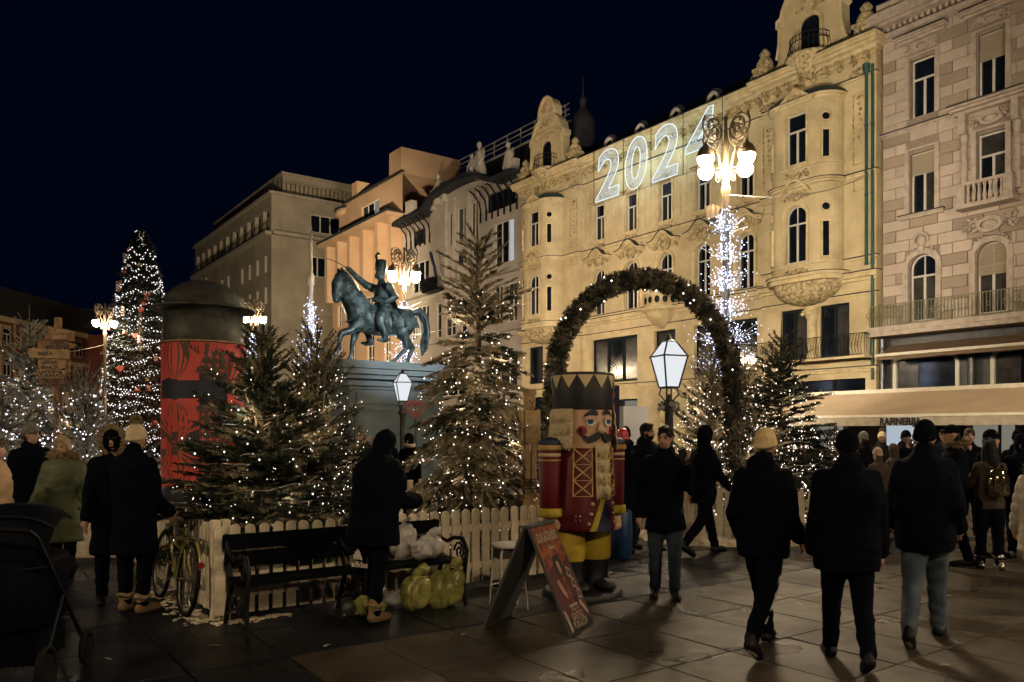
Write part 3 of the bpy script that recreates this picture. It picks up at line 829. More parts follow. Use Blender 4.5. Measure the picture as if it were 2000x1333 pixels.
# scrolled gables
def gable(cu, seed):
    L = [(-2.35, 18.72), (-2.3, 18.95), (-1.95, 19.05), (-1.72, 19.5), (-1.6, 20.2), (-1.58, 20.9), (-1.72, 21.0), (-1.72, 21.3), (-1.5, 21.4),
         (-1.42, 21.75), (-1.2, 22.15), (-.9, 22.4), (-.78, 22.5), (-.82, 22.75), (-.74, 23.2), (-.5, 23.6), (-.2, 23.8), (0, 23.83)]
    P = L + [(-a, b) for a, b in L[-2::-1]]
    t = MB(); t.prism([(cu + a, b) for a, b in P], PAV - .12, PAV + .45)
    g = t.build("gable", "yellow_plaster", YB)
    t = MB()
    t.strip([(cu + a * 1.0, b) for a, b in L[3:] ] + [(cu - a, b) for a, b in L[-2:2:-1]], .06, PAV - .3, PAV - .1)
    t.strip([(cu - .62, 18.9)] + [(cu + (p[0] - cu) * 1.25, p[1]) for p in arch_pts(cu - .48, cu + .48, 21.0)] + [(cu + .62, 18.9)], .08, PAV - .24, PAV - .1)
    t.strip([(cu - 1.1, 21.35), (cu - .6, 21.5), (cu, 21.62), (cu + .6, 21.5), (cu + 1.1, 21.35)], .06, PAV - .32, PAV - .1)
    for k in range(9):
        a = pi * k / 8; t.tube([(cu, PAV - .2, 22.72), (cu + .62 * cos(a), PAV - .2, 22.75 + .85 * sin(a))], .045, 5)
    for s in (-1, 1):
        t.tube([(cu + s * (1.42 - .22 * (1 - k / 16) * cos(k * .6)), PAV - .22, 21.15 + .22 * (1 - k / 16) * sin(k * .6)) for k in range(15)], .045, 5)
    t.build("gable_mouldings", "yellow_trim", g)
    rel(g, "yellow_relief", cu, 22.1, 1.2, .6, PAV - .16, seed); rel(g, "yellow_relief", cu, 21.35, 1.4, .35, PAV - .16, seed + 1)
    t = MB(); t.prism(arch_pts(cu - .48, cu + .48, 21.0) + [(cu + .48, 18.95), (cu - .48, 18.95)], PAV - .135, PAV - .11)
    t.build("niche_door", "glass_night", g)
    t = MB()
    for k in range(15):
        a = pi + pi * k / 14
        x, y = cu + .95 * cos(a), PAV - .12 + .85 * sin(a)
        t.tube([(x, y, 18.98), (cu + 1.05 * cos(a), PAV - .12 + .95 * sin(a), 19.25), (x, y, 19.6), (x, y, 19.85)], .016, 4)
    for z in (18.98, 19.6, 19.86):
        t.tube([(cu + .95 * cos(pi + pi * k / 14), PAV - .12 + .85 * sin(pi + pi * k / 14), z) for k in range(15)], .024, 4)
    t.build("iron_balcony", "iron", g)
    t = MB(); t.lathe([(.1, 18.0), (.5, 18.25), (.85, 18.6), (1.1, 18.85), (1.12, 18.97), (.2, 18.97)], (cu, PAV - .1, 0), 16, 0, True, pi, 2 * pi); t.build("balcony_foot", "yellow_relief", g)
    for s in (-1, 1):
        t = MB(); x = cu + s * 2.62
        t.bx(x - .38, x + .38, PAV - .3, PAV + .4, 18.72, 19.35); t.bx(x - .45, x + .45, PAV - .38, PAV + .45, 19.35, 19.5)
        t.lathe([(.34, 19.5), (.42, 19.7), (.30, 19.95), (.2, 20.05), (.28, 20.2), (.12, 20.42), (0, 20.5)], (x, PAV + .05, 0), 10)
        for k in range(6): t.ell((x + .3 * cos(k), PAV - .3, 19.0 + .05 * k), (.1, .06, .1), 6, 4)
        t.build("pinnacle", "yellow_relief", YB)
gable(-41.1, 300); gable(-21.6, 320)
# roof, dormers and the spire behind the left gable
t = MB()
t.add([(Y0, .6, 18.7), (Y1, .6, 18.7), (Y1, 2.6, 21.0), (Y0, 2.6, 21.0), (Y1, 9, 22.4), (Y0, 9, 22.4), (Y0, 12, 18.7), (Y1, 12, 18.7)],
      [(0, 1, 2, 3), (3, 2, 4, 5), (5, 4, 7, 6), (0, 3, 5, 6), (1, 7, 4, 2)])
rf = t.build("roof", "roof_dark", YB)
t = MB(); t.lathe([(.9, 20.6), (.85, 22.4), (.6, 23.0), (.25, 23.4), (.18, 23.7), (.28, 23.9), (.12, 24.2), (.04, 24.6), (.02, 25.6)], (-40.3, 2.0, 0), 12); t.build("spire", "roof_dark", rf)
for c in (-35.9, -33.25, -30.5, -27.85, -25.1):
    t = MB(); t.prism([(c - .62, 18.7)] + [(c + .62 * cos(pi - a), 19.35 + .62 * sin(a)) for a in [k * pi / 8 for k in range(9)]] + [(c + .62, 18.7)], .35, 2.3)
    dm = t.build("dormer", "roof_dark", YB)
    t = MB(); t.strip([(c - .34, 18.85)] + [(c + .34 * cos(pi - a), 19.3 + .42 * sin(a)) for a in [k * pi / 8 for k in range(9)]] + [(c + .34, 18.85)], .07, .22, .36); t.bx(c - .34, c + .34, .23, .34, 19.05, 19.15); t.build("dormer_frame", "frame_white", dm)
    t = MB(); t.prism([(c - .27, 18.8)] + [(c + .27 * cos(pi - a), 19.25 + .36 * sin(a)) for a in [k * pi / 6 for k in range(7)]] + [(c + .27, 18.8)], .31, .345); t.build("pane", "glass_night", dm)
t = MB()
for k, uu in enumerate((-18.62, -18.9)):
    t.tube([(uu, PAV - .1, 17.6), (uu, PAV - .1, 4.0 if k == 0 else 9.0)], .07, 8)
    for z in (6, 9, 12, 15): t.cyl((uu, PAV - .1, z), (uu, PAV - .1, z + .08), .09, n=8)
t.lathe([(.07, 17.2), (.17, 17.5), (.17, 17.7)], (-18.9, PAV - .1, 0), 8)
t.build("drainpipe", "drain_green", YB)

# ================================================================== pink stone house on the right
SB = facade_root("stone_house", "pinkish ashlar house with carved window heads at the right edge of the square")
S0, S1 = -18.35, -7.6
SC_ = [-16.65, -14.0, -11.35, -8.9]
sh = []
for i, c in enumerate(SC_):
    sh += [('r', c - .5, c + .5, 14.85, 17.25), ('r', c - .52, c + .52, 10.85, 13.35), ('a', c - .55, c + .55, 6.35, 9.1)]
w_ = MB(); wall(w_, S0, S1, 6.13, 18.9, sh, .02, .3); w_.quad((S0, .02, 0), (S0, .02, 19), (S0, 10, 19), (S0, 10, 0)); w_.build("wall", "stone_joint", SB)
# ashlar blocks, each its own piece
r = random.Random(9)
bh = .455; zrow = 6.16; row = 0
while zrow + bh < 18.7:
    L = 1.16; uu = S0 + (0 if row % 2 else -.58)
    while uu < S1:
        a, b = max(uu, S0) + .006, min(uu + L, S1) - .006
        z0, z1 = zrow + .006, zrow + bh - .006
        segs = [(a, b)]
        for h in sh:
            x0, x1 = h[1] - .16, h[2] + .16
            if z1 > h[3] - .1 and z0 < h[4] + .1:
                ns = []
                for p, q in segs:
                    if q <= x0 or p >= x1: ns.append((p, q)); continue
                    if p < x0 - .08: ns.append((p, x0))
                    if q > x1 + .08: ns.append((x1, q))
                segs = ns
        tan = r.random() < (.30 if row % 2 else .22)
        if 1550 * ((a * UX + WALL_D * VX) / (a * UY + WALL_D * VY)) + 1000 < 2030:
            for p, q in segs:
                t = MB(); y0 = -.045 - r.uniform(0, .006); ch = .012
                t.add([(p, .02, z0), (q, .02, z0), (q, .02, z1), (p, .02, z1), (p + ch, y0, z0 + ch), (q - ch, y0, z0 + ch), (q - ch, y0, z1 - ch), (p + ch, y0, z1 - ch)],
                      [(4, 5, 6, 7), (0, 1, 5, 4), (1, 2, 6, 5), (2, 3, 7, 6), (3, 0, 4, 7)])
                t.build("stone_block", "stone_tan" if tan else "stone_pale", SB)
        uu += L
    zrow += bh; row += 1
for i, c in enumerate(SC_):
    shut = i == 1
    window(SB, c - .5, c + .5, 14.85, 17.25, y=.17, glass='glass_night')
    window(SB, c - .52, c + .52, 10.85, 13.35, y=.17, glass=['glass_night', 'glass_curtain', 'glass_curtain'])
    window(SB, c - .55, c + .55, 6.35, 9.1, arch=True, y=.17, glass=['glass_curtain', 'glass_curtain', 'glass_night'])
    t = MB(); t.strip([(c - .62, 14.8), (c - .62, 17.38), (c + .62, 17.38), (c + .62, 14.8)], .1, -.13, .03); t.build("window_surround", "stone_trim", SB); t = MB()
    t.strip([(c - .62, 10.85), (c - .62, 13.5), (c + .62, 13.5), (c + .62, 10.85)], .1, -.13, .03)
    cornice(t, c - .8, c + .8, 10.62, 0, [(.1, .2), (.06, .26)]); t.build("window_surround", "stone_trim", SB); t = MB()
    t.strip([(c - .67, 6.35)] + [(c + (p[0] - c) * 1.24, p[1] + .1) for p in arch_pts(c - .55, c + .55, 9.1)] + [(c + .67, 6.35)], .11, -.13, .03)
    t.build("window_surround", "stone_trim", SB); course(SB, "stone_trim", c - .85, c + .85, 18.0, 0, [(.1, .2), (.08, .34), (.08, .42)])
    if i % 2:
        course(SB, "stone_trim", c - 1.15, c + 1.15, 14.25, 0, [(.12, .3), (.1, .48), (.1, .6)])
        for s in (-1, 1):
            t = MB(); t.bx(c + s * .95 - .13, c + s * .95 + .13, -.4, .02, 13.45, 14.25); t.lathe([(.1, 13.0), (.16, 13.3), (.13, 13.45)], (c + s * .95, -.15, 0), 8)
            t.tube([(c + s * .95, -.15, 10.9), (c + s * .95, -.15, 13.0)], .13, 8); t.build("window_column", "stone_trim", SB)
    rel(SB, "stone_trim", c, 17.72, 1.3, .5, -.08, 500 + i)
    t = MB()
    if i % 2:
        rel(SB, "stone_trim", c, 13.88, 1.7, .6, -.08, 520 + i, 1.6); rel(SB, "stone_trim", c, 9.75, 1.9, .75, -.2, 530 + i, 2)
    else:
        t.ell((c, -.14, 9.62), (.2, .14, .26)); t.tube([(c + .28 * cos(a), -.16, 9.68 + .28 * sin(a)) for a in [k * .35 for k in range(-1, 11)]], .06, 5)
        t.ell((c, -.18, 9.3), (.13, .1, .2))
    for k in range(4):
        for s in (-1, 1): t.ell((c + s * (.3 + .13 * k), -.12, 9.33 - .045 * k * k), (.07, .06, .07), 6, 4)
    t.build("relief_ornament", "stone_trim", SB)
def blind(c, w, z0, z1, y, root, arch=False):
    t = MB(); n = int((z1 - z0) / .075)
    for k in range(n):
        zz = z0 + (z1 - z0) * k / n; hw = w
        if arch and zz > z1 - w: hw = sqrt(max(.01, w * w - (zz - (z1 - w)) ** 2))
        t.bx(c - hw, c + hw, y - .012 - .004 * (k % 2), y + .02, zz, zz + (z1 - z0) / n - .012)
    t.build("roller_blind", "shutter", root)
blind(-14.0, .46, 16.2, 17.2, .12, SB); blind(-16.65, .48, 12.45, 13.3, .12, SB); blind(-14.0, .53, 7.85, 9.05, .12, SB, True)
course(SB, "stone_trim", S0, S1, 14.3, .0, [(.1, .08), (.08, .14)]); course(SB, "stone_trim", S0, S1, 18.4, .0, [(.14, .12), (.2, .22)])
t = MB()
for k in range(46):
    uu = S0 + .1 + k * .24; t.bx(uu, uu + .12, -.34, 0, 18.76, 18.92)
cornice(t, S0, S1, 18.94, .0, [(.14, .6), (.16, .74), (.3, .7), (.5, .3)])
t.build("cornice", "stone_trim", SB)
t = MB(); c = -14.0       # stone balustrade under the large window
t.bx(c - 1.05, c + 1.05, -.75, .0, 10.42, 10.58); t.bx(c - 1.0, c + 1.0, -.7, -.5, 11.3, 11.42)
for s in (-1, 1): t.bx(c + s * .85 - .16, c + s * .85 + .16, -.72, -.48, 10.58, 11.3)
bo = t.build("balcony", "stone_trim", SB)
for k in range(7):
    t = MB(); t.lathe([(.05, 10.58), (.06, 10.64), (.09, 10.8), (.05, 11.0), (.045, 11.15), (.07, 11.22), (.07, 11.3)], (c - .6 + k * .2, -.6, 0), 8); t.build("baluster", "stone_trim", bo)
t = MB(); t.bx(S0 - .1, S1, -1.05, .02, 5.93, 6.13); t.bx(S0 - .05, S1, -.98, .0, 5.75, 5.93); t.build("balcony_slab", "stone_trim", SB)
t = MB(); railing(t, S0 - .05, S1, 6.14, 7.05, -.98, 84, r=.013)
for k in range(4):
    uu = S0 + .05 + k * 2.7
    for s in (-1, 1): t.tube([(uu + s * .14 * (1 - j / 16) * cos(j * .6) + s * .14, -.99, 6.6 + .2 * (1 - j / 16) * sin(j * .6)) for j in range(14)], .014, 4)
t.build("balcony_railing", "iron_green", SB)
# shop front of the stone house
t = MB(); wall(t, S0, S1, 0, 5.75, [('r', -17.75, -15.2, 3.35, 4.85), ('r', -13.9, -11.0, 3.35, 4.85), ('r', -17.75, -8.0, .2, 3.0)], -.1, .3)
t.build("shop_front", "shop_metal", SB)
for a, b in ((-17.75, -15.2), (-13.9, -11.0)):
    t = MB(); rr = .3
    P = [(a + rr - rr * cos(x), 4.85 - rr + rr * sin(x)) for x in (0, .4, .8, 1.2, pi / 2)] + [(b - rr + rr * sin(x), 4.85 - rr + rr * cos(x)) for x in (0, .4, .8, 1.2, pi / 2)]
    t.strip([(a, 3.35)] + P + [(b, 3.35)], .07, -.2, -.06); fo = t.build("window", "awning_bar", SB)
    t = MB(); t.prism([(a, 3.35)] + P + [(b, 3.35)], -.06, -.05); t.build("pane", "glass_night", fo)
    t = MB(); t.bx(a + .1, a + .95, -.075, -.065, 3.4, 4.7); t.build("curtain", "glass_curtain", fo)
for uu, zt in ((-14.6, 5.0), (S0 + .15, 5.7)):
    t = MB(); t.tube([(uu, -.35, 0), (uu, -.35, zt)], .13, 10); t.build("shop_column", "shop_metal", SB)
t = MB(); t.add([(-17.9, -.12, 5.4), (S1, -.12, 5.4), (S1, -1.3, 4.95), (-17.9, -1.3, 4.95)], [(0, 1, 2, 3)]); t.bx(-17.9, S1, -1.32, -1.29, 4.72, 4.95); t.build("shop_awning", "awning_brown", SB)
t = MB(); t.bx(-17.95, S1, -1.42, -1.33, 4.86, 4.97); t.build("awning_rail", "awning_bar", SB)
t = MB(); t.bx(-17.2, S1, -.16, -.11, 5.42, 5.66); t.build("shop_fascia", "shop_metal", SB)

# ================================================================== cream house with carved figures on the roof
CB = facade_root("art_nouveau_house", "pale plaster house with curved gable and bracketed eaves left of the yellow palace")
C0, C1 = -62.0, -44.15
cw = [('r', -60.3, -58.0, 17.6, 18.9), ('r', -48.9, -45.2, 17.9, 19.3)]
cm = [(-53.2, -52.0), (-51.6, -50.0), (-49.6, -48.9)]
up = [('r', -54.4, -53.5, 16.6, 19.3), ('r', -53.1, -51.5, 16.6, 19.3), ('r', -51.1, -50.2, 16.6, 19.3), ('r', -53.2, -51.4, 13.4, 15.9), ('r', -51.0, -50.2, 13.4, 15.9), ('r', -60.4, -57.4, 13.6, 16.2), ('r', -47.9, -45.4, 13.9, 17.0)]
lo = [('r', -60.6, -59.4, 9.6, 12.4), ('r', -58.9, -57.4, 9.6, 12.4), ('r', -56.3, -55.4, 9.4, 12.3), ('r', -54.9, -53.2, 9.4, 12.6), ('r', -52.6, -51.6, 9.4, 12.3), ('r', -48.0, -46.8, 9.6, 12.4), ('r', -46.3, -45.0, 9.6, 12.4)]
gr_ = [('r', -61.0, -57.6, 4.6, 7.6), ('r', -56.2, -51.6, 4.6, 7.6), ('r', -48.4, -45.0, 4.6, 7.6), ('r', -61, -45, .3, 3.6)]
w_ = MB(); wall(w_, C0, C1, 0, 19.6, cw + up + lo + gr_, -.02, .35)
w_.prism([(-57.2, 19.6)] + [(-52.2 + 5.0 * cos(pi - a), 19.6 + 1.25 * sin(a)) for a in [k * pi / 14 for k in range(15)]] + [(-47.2, 19.6)], -.02, .35)
w_.quad((C0, 0, 0), (C0, 0, 20), (C0, 12, 20), (C0, 12, 0))
w_.build("wall", "cream_plaster", CB)
for k, h in enumerate(cw + up + lo + gr_[:3]):
    st = 'triple' if h[2] - h[1] > 2 else ('pair' if h[2] - h[1] > 1.1 else 'plain')
    gl = ['glass_night', 'glass_night', 'lit_window'] if h[1] == -47.9 else ('glass_night' if k % 3 else 'glass_curtain')
    window(CB, h[1], h[2], h[3], h[4], y=.16, style=st, frame='frame_dark' if k in (0, 1) else 'frame_white', glass=gl, fw=.09)
t = MB(); t.bx(-61, -45, .28, .31, .3, 3.6); t.build("shop_window", "glass_night", CB)
t = MB()
for a, b in ((-54.7, -54.45), (-53.45, -53.15), (-51.45, -51.15), (-50.15, -49.9)):
    q = MB(); q.bx(a, b, -.22, .0, 13.15, 20.2); q.build("pilaster", "cream_trim", CB)
course(CB, 'cream_trim', -61.9, -44.2, 8.6, 0, [(.15, .12), (.15, .25)]); course(CB, 'cream_trim', -61.9, -44.2, 12.95, 0, [(.14, .08)])
for a, b in ((-61.0, -56.8), (-49.4, -44.6)): t.bx(a, b, -.3, 0, 13.2, 13.5)
t.bx(-51.2, -48.0, -1.0, 0, 13.1, 14.4)
t.build("mouldings", "cream_trim", CB)
t = MB()
eave = [(C0, 19.75), (-57.6, 19.8), (-56.6, 20.1)] + [(-52.2 + 4.4 * cos(pi - a), 20.0 + 1.05 * sin(a)) for a in [k * pi / 12 for k in range(1, 12)]] + [(-47.8, 20.1), (-46.8, 19.8), (C1, 19.75)]
t.strip(eave, .16, -1.1, .3); t.build("eaves", "roof_dark", CB)
for a, b, n in ((-61.2, -57.2, 6), (-49.6, -45.0, 7)):
    for k in range(n):
        uu = a + (b - a) * k / (n - 1)
        t = MB(); t.tube([(uu, -.02, 18.1), (uu, -.2, 18.9), (uu, -.75, 19.5), (uu, -1.05, 19.62)], [.05, .07, .08, .07], 6); t.bx(uu - .06, uu + .06, -.12, .0, 17.4, 18.2); t.build("bracket", "iron", CB)
t = MB(); t.add([(C0, .1, 19.9), (C1, .1, 19.9), (C1, 2.6, 23.3), (C0 + 2.5, 2.6, 23.3), (C1, 10, 23.3), (C0 + 2.5, 10, 23.3), (C0, 12, 19.9)], [(0, 1, 2, 3), (3, 2, 4, 5), (0, 3, 5, 6)]); crf = t.build("roof", "roof_dark", CB)
t = MB(); t.bx(C0 + 2.5, C1 + 2, 2.5, 2.6, 23.28, 23.42)
t.build("ridge_flashing", "cream_trim", crf)
t = MB()
for k in range(9):
    uu = C0 + 5.2 + k * 1.75; t.bx(uu - .04, uu + .04, 2.5, 2.56, 23.4, 24.6)
for z in (23.85, 24.2, 24.6): t.bx(C0 + 5.0, C1 + 1.8, 2.5, 2.55, z - .04, z + .04)
t.build("roof_railing", "grey_trim", crf)
def roof_figure(u, z, s, lean):
    t = MB()
    t.loft([(u, -.2, z, .42 * s, .34 * s), (u, -.2, z + .5 * s, .38 * s, .3 * s), (u + lean * .1, -.2, z + 1.0 * s, .26 * s, .22 * s), (u + lean * .15, -.2, z + 1.45 * s, .34 * s, .22 * s), (u + lean * .15, -.2, z + 1.62 * s, .1 * s, .1 * s)], 10)
    t.ell((u + lean * .2, -.25, z + 1.85 * s), (.15 * s, .17 * s, .2 * s))
    t.caps([(u + .3 * s, -.2, z + 1.5 * s), (u + .45 * s, -.35, z + 1.0 * s), (u + .2 * s, -.5, z + .8 * s)], [.1 * s, .09 * s, .07 * s], 8)
    t.caps([(u - .3 * s, -.2, z + 1.5 * s), (u - .45 * s, -.3, z + 1.05 * s), (u - .35 * s, -.45, z + .6 * s)], [.1 * s, .09 * s, .07 * s], 8)
    remesh(t, "roof_figure", "cream_trim", CB, .07, 3)
for u, z, s, l in ((-55.6, 20.1, 1.25, .5), (-54.6, 20.1, .9, -.5), (-50.6, 20.9, .95, .6), (-49.4, 20.7, 1.35, -.4), (-45.6, 20.0, 1.15, -1.0)): roof_figure(u, z, s, l)
for a_ in ((-56.6, -56.2, -.4, .2, 19.9, 21.5), (-46.4, -45.0, -.3, .2, 19.9, 21.0), (-61.0, -60.0, -.3, .3, 19.9, 21.6)):
    t = MB(); t.bx(*a_); t.build("roof_pedestal", "cream_trim", CB)
t = MB(); railing(t, -57.0, -54.6, 13.3, 14.2, -.9, 16, r=.02); t.bx(-57.0, -54.6, -.95, 0, 13.1, 13.3); t.bx(-56.9, -54.7, -.88, -.85, 13.35, 14.1); t.build("iron_balcony", "iron", CB)
mat("flag_blue", (0.010, 0.016, 0.07), 0.8); mat("flag_red", (0.25, 0.03, 0.03), 0.8)
for i, (u, m) in enumerate(((-54.9, "flag_blue"), (-59.7, "flag_red"))):
    f = empty("flag", sq(u, WALL_D) + Vector((0, 0, 0)), ROT); tag(f, ("dark blue flag hanging from a pole on the pale house" if i == 0 else "red and white flag hanging limp on the pale house"), "flag")
    t = MB(); t.tube([(0, -.1, 13.9), (0, -1.3, 16.2)], .04, 6); t.build("pole", "frame_white", f)
    t = MB(); vs = []; n = 8
    for a in range(n + 1):
        for b in range(5):
            s_, q_ = a / n, b / 4
            vs.append((.12 * sin(q_ * 9 + s_ * 3) + (.2 + .8 * q_) * .5 * s_, -1.3 + .35 * s_ + .1 * cos(q_ * 7), 16.15 - .2 * q_ - 2.2 * s_ + .4 * q_ * s_))
    t.add(vs, [(a * 5 + b, a * 5 + b + 1, a * 5 + b + 6, a * 5 + b + 5) for a in range(n) for b in range(4)], 0, True); t.build("cloth", m, f)
    if i: 
        t = MB(); t.add([(x + .02, y - .04, z) for x, y, z in vs], [(a * 5 + b, a * 5 + b + 1, a * 5 + b + 6, a * 5 + b + 5) for a in range(3, 6) for b in range(4)], 0, True); t.build("stripe", "white_paint", f)

# ================================================================== peach house
PB = facade_root("peach_house", "peach coloured house with tall upright fins under its flat roof, behind the bronze horse")
P0, P1 = -77.3, -62.05
ph = [('r', -75.9, -74.7, 8.2, 10.9), ('r', -72.9, -71.7, 8.2, 10.9), ('r', -69.2, -67.6, 7.6, 11.0), ('r', -65.6, -64.4, 7.6, 11.0), ('r', -76.0, -74.8, 12.4, 14.6), ('r', -69.4, -68.0, 12.4, 14.6)]
finc = [-76.6, -74.0, -71.2, -68.2, -65.2, -62.6]
pv = [('r', -75.6, -74.6, 16.0, 18.6), ('r', -73.0, -72.0, 16.0, 18.6), ('r', -70.2, -69.0, 16.0, 18.6), ('r', -67.2, -66.0, 16.0, 18.6)]
w_ = MB(); wall(w_, P0, P1, 0, 21.0, ph + pv, 0, .3); w_.bx(P0, P1, 0, 9, 20.9, 21.0)
w_.quad((P0, 0, 0), (P0, 0, 21), (P0, 12, 21), (P0, 12, 0)); w_.build("wall", "peach_plaster", PB)
for c in finc:
    t = MB(); t.bx(c - .28, c + .28, -1.0, -.002, 14.9, 20.6); t.build("fin", "peach_plaster", PB)
t = MB(); t.bx(P0 - .3, P1, -1.5, .3, 20.6, 20.95); t.build("roof_slab", "peach_plaster", PB)
t = MB(); t.bx(P0 - .4, P1, -1.65, .2, 20.95, 21.12); t.build("roof_edge", "roof_dark", PB)
t = MB(); wall(t, P0 + 2.0, P1, 21.1, 24.6, [('r', -70.4, -66.6, 21.9, 23.4)], .0, .3); t.bx(P0 + 2.0, P1, .0, 8, 24.5, 24.6); t.bx(-64.4, -62.1, -.1, 6, 24.6, 26.8); t.bx(-72.6, -71.4, 0, 3, 24.6, 26.2); t.lathe([(1.9, 21.1), (1.9, 23.6), (2.3, 23.7), (2.3, 24.2), (1.0, 24.7)], (P0 + 2.0, 1.9, 0), 20); t.build("attic", "peach_plaster", PB)
window(PB, -70.4, -66.6, 21.9, 23.4, y=.12, style='triple', frame='frame_white', glass=['glass_curtain', 'glass_night', 'shop_glow'], fw=.12)
t = MB(); t.lathe([(2.35, 24.2), (2.4, 24.4), (.4, 24.75)], (P0 + 2.0, 1.9, 0), 20); t.bx(P0 + 2.6, P1 + .0, -.15, .2, 24.6, 24.78); t.build("attic_roof", "roof_dark", PB)
for h in ph + pv: window(PB, h[1], h[2], h[3], h[4], y=.14, style='grid', frame='frame_white', glass='glass_curtain', fw=.11)

# ================================================================== grey corner block beyond the side street
GB = facade_root("grey_apartment_block", "tall pale grey corner block with a recessed loggia floor and roof terrace, far left")
G0, G1, GD = -131.5, -95.9, 34.0
gwn, loggia = [], []
for k in range(11):
    c = -129.3 + k * 3.15
    loggia.append((c - 1.15, c + 1.15))
    for z in (6.3, 10.1, 13.9, 17.7, 21.6):
        if (k * 7 + int(z)) % 9 != 0: gwn.append(('r', c - .55, c + .55, z, z + 2.1))
lh = [('r', a, b, 26.6, 29.4) for a, b in loggia]
w_ = MB(); wall(w_, G0, G1, 0, 30.9, gwn + lh, 0, .5)
w_.build("wall", "grey_stone", GB)
t = MB(); t.bx(G0, G1, 1.6, 1.7, 26.4, 29.6); t.build("loggia_back", "grey_trim", GB)
t = MB(); t.bx(G0, G1 - .002, -.75, .02, 25.9, 26.35); t.build("loggia_slab", "grey_trim", GB)
t = MB(); railing(t, G0, G1, 26.4, 27.4, -.6, 70, r=.03, curl=False); t.build("loggia_railing", "iron", GB)
for k, h in enumerate(gwn): window(GB, h[1], h[2], h[3], h[4], y=.22, style='pair', frame='frame_white', glass='glass_night' if k % 4 else 'glass_curtain', fw=.12)
sd = MB(); swn = []
for k, yy in enumerate((6.5, 15.5, 24.0)):
    for z in (10.0, 13.9, 17.6, 21.4):
        swn.append(('r', yy - 1.6, yy + 1.6, z, z + 2.6))
swn += [('r', 5.0, 9.0, 27.0, 29.3), ('r', 13, 24, 26.6, 29.8), ('r', 5.0, 9.4, 4.2, 8.0), ('r', 13.0, 18.0, 4.2, 8.0)]
wall(sd, 0, GD, 0, 30.9, swn, 0, .4)
Msd = Matrix.Translation((G1, 0, 0)) @ Matrix.Rotation(pi / 2, 4, 'Z')
sd.xform(Msd); sd.build("side_wall", "grey_stone", GB)
for k, h in enumerate(swn):
    bl = k in (1, 2, 5, 6)
    wo = window(GB, h[1], h[2], h[3], h[4], y=.2, style='triple', frame='frame_white' if not bl else 'shutter', glass='shutter' if bl else 'glass_night', fw=.14); wo.matrix_local = Msd
for a_ in ((-.02, GD, -.9, 0, 25.9, 26.3), (0, GD, -.3, 0, 8.9, 9.5)):
    t = MB(); t.bx(*a_); t.xform(Msd); t.build("side_slab", "grey_trim", GB)
t = MB(); t.bx(G0 - .3, G1 + .3, -.3, GD, 30.9, 31.25); t.build("parapet", "grey_trim", GB)
t = MB(); railing(t, 0.2, GD, 31.3, 32.6, .1, 60, r=.03, curl=False); t.xform(Msd); t.build("terrace_railing", "shop_metal", GB)
t = MB(); t.bx(G0 + 3, G1 - 2.2, 2.2, GD, 31.2, 34.3); t.bx(G0 + 3, G1 - 2.0, 2.0, GD, 34.3, 34.6); t.build("penthouse", "grey_stone", GB)
for k in range(3):
    t = MB(); t.bx(G1 - 2.2, G1 - 2.15, 6 + k * 8, 9.5 + k * 8, 31.4, 33.6); t.build("penthouse_window", "shutter", GB)
t = MB(); t.bx(G0, G1 + .02, -.12, -.02, 3.6, 4.1); t.build("shop_fascia", "frame_dark", GB)

# ================================================================== red and ochre house at the far left
RBx, RB0, RB1 = -66.5, 95.0, 124.0
RB = empty("red_house", (RBx, RB1, 0), radians(-92.5 + 0)); tag(RB, "red house with ochre window frames and pilasters at the far left", "building")
# local x runs towards the camera along the facade
RL = 34.0
rh = []
for k in range(8):
    c = 2.2 + k * 4.1
    for z in (4.8, 9.2, 13.2): rh.append(('r', c - .75, c + .75, z, z + 2.4))
w_ = MB(); wall(w_, 0, RL, 0, 17.0, rh, 0, .3); w_.quad((0, 0, 0), (0, 0, 17), (0, 14, 17), (0, 14, 0)); w_.build("wall", "red_plaster", RB)
t = MB()
for k in range(9):
    t = MB(); t.bx(k * 4.1 - .25 + .3, k * 4.1 + .25 + .3, -.18, 0, 3.95, 16.35); t.build("pilaster", "ochre_trim", RB)
for z, st_ in ((16.4, [(.4, .3), (.3, .6)]), (11.9, [(.5, .25)]), (7.8, [(.4, .2)]), (3.6, [(.3, .2)])): course(RB, "ochre_trim", 0, RL, z, 0, st_)
for h in rh:
    t = MB(); t.strip([(h[1] - .2, h[3]), (h[1] - .2, h[4] + .25), (h[2] + .2, h[4] + .25), (h[2] + .2, h[3])], .22, -.16, .02); t.build("window_surround", "ochre_trim", RB)
for k, h in enumerate(rh): window(RB, h[1], h[2], h[3], h[4], y=.14, style='casement', frame='frame_white', glass='glass_night' if k % 3 else 'glass_curtain', fw=.12)
t = MB(); t.add([(0, 0, 17.1), (RL, 0, 17.1), (RL, 5, 19.6), (0, 5, 19.6)], [(0, 1, 2, 3)]); t.bx(2.0, 4.0, 2.0, 3.4, 17.5, 20.4); t.build("roof", "roof_dark", RB)
# low dark range of houses closing the square
LB = empty("low_house", (-76.0, 150.0, 0), radians(-20)); tag(LB, "low dim house with small windows behind the tall lit Christmas tree", "building")
lw = [('r', 2 + k * 4.4, 3.6 + k * 4.4, z, z + 2) for k in range(5) for z in (4.5, 8.5)]
w_ = MB(); wall(w_, 0, 24, 0, 12.5, lw, 0, .3); cornice(w_, 0, 24, 12.4, 0, [(.3, .3), (.3, .6)]); w_.build("wall", "grey_stone", LB)
for h in lw: window(LB, h[1], h[2], h[3], h[4], y=.14, style='pair', frame='frame_white', glass='glass_night', fw=.12)
t = MB(); t.add([(0, 0, 13), (24, 0, 13), (24, 6, 15.4), (0, 6, 15.4)], [(0, 1, 2, 3)]); t.build("roof", "roof_dark", LB)
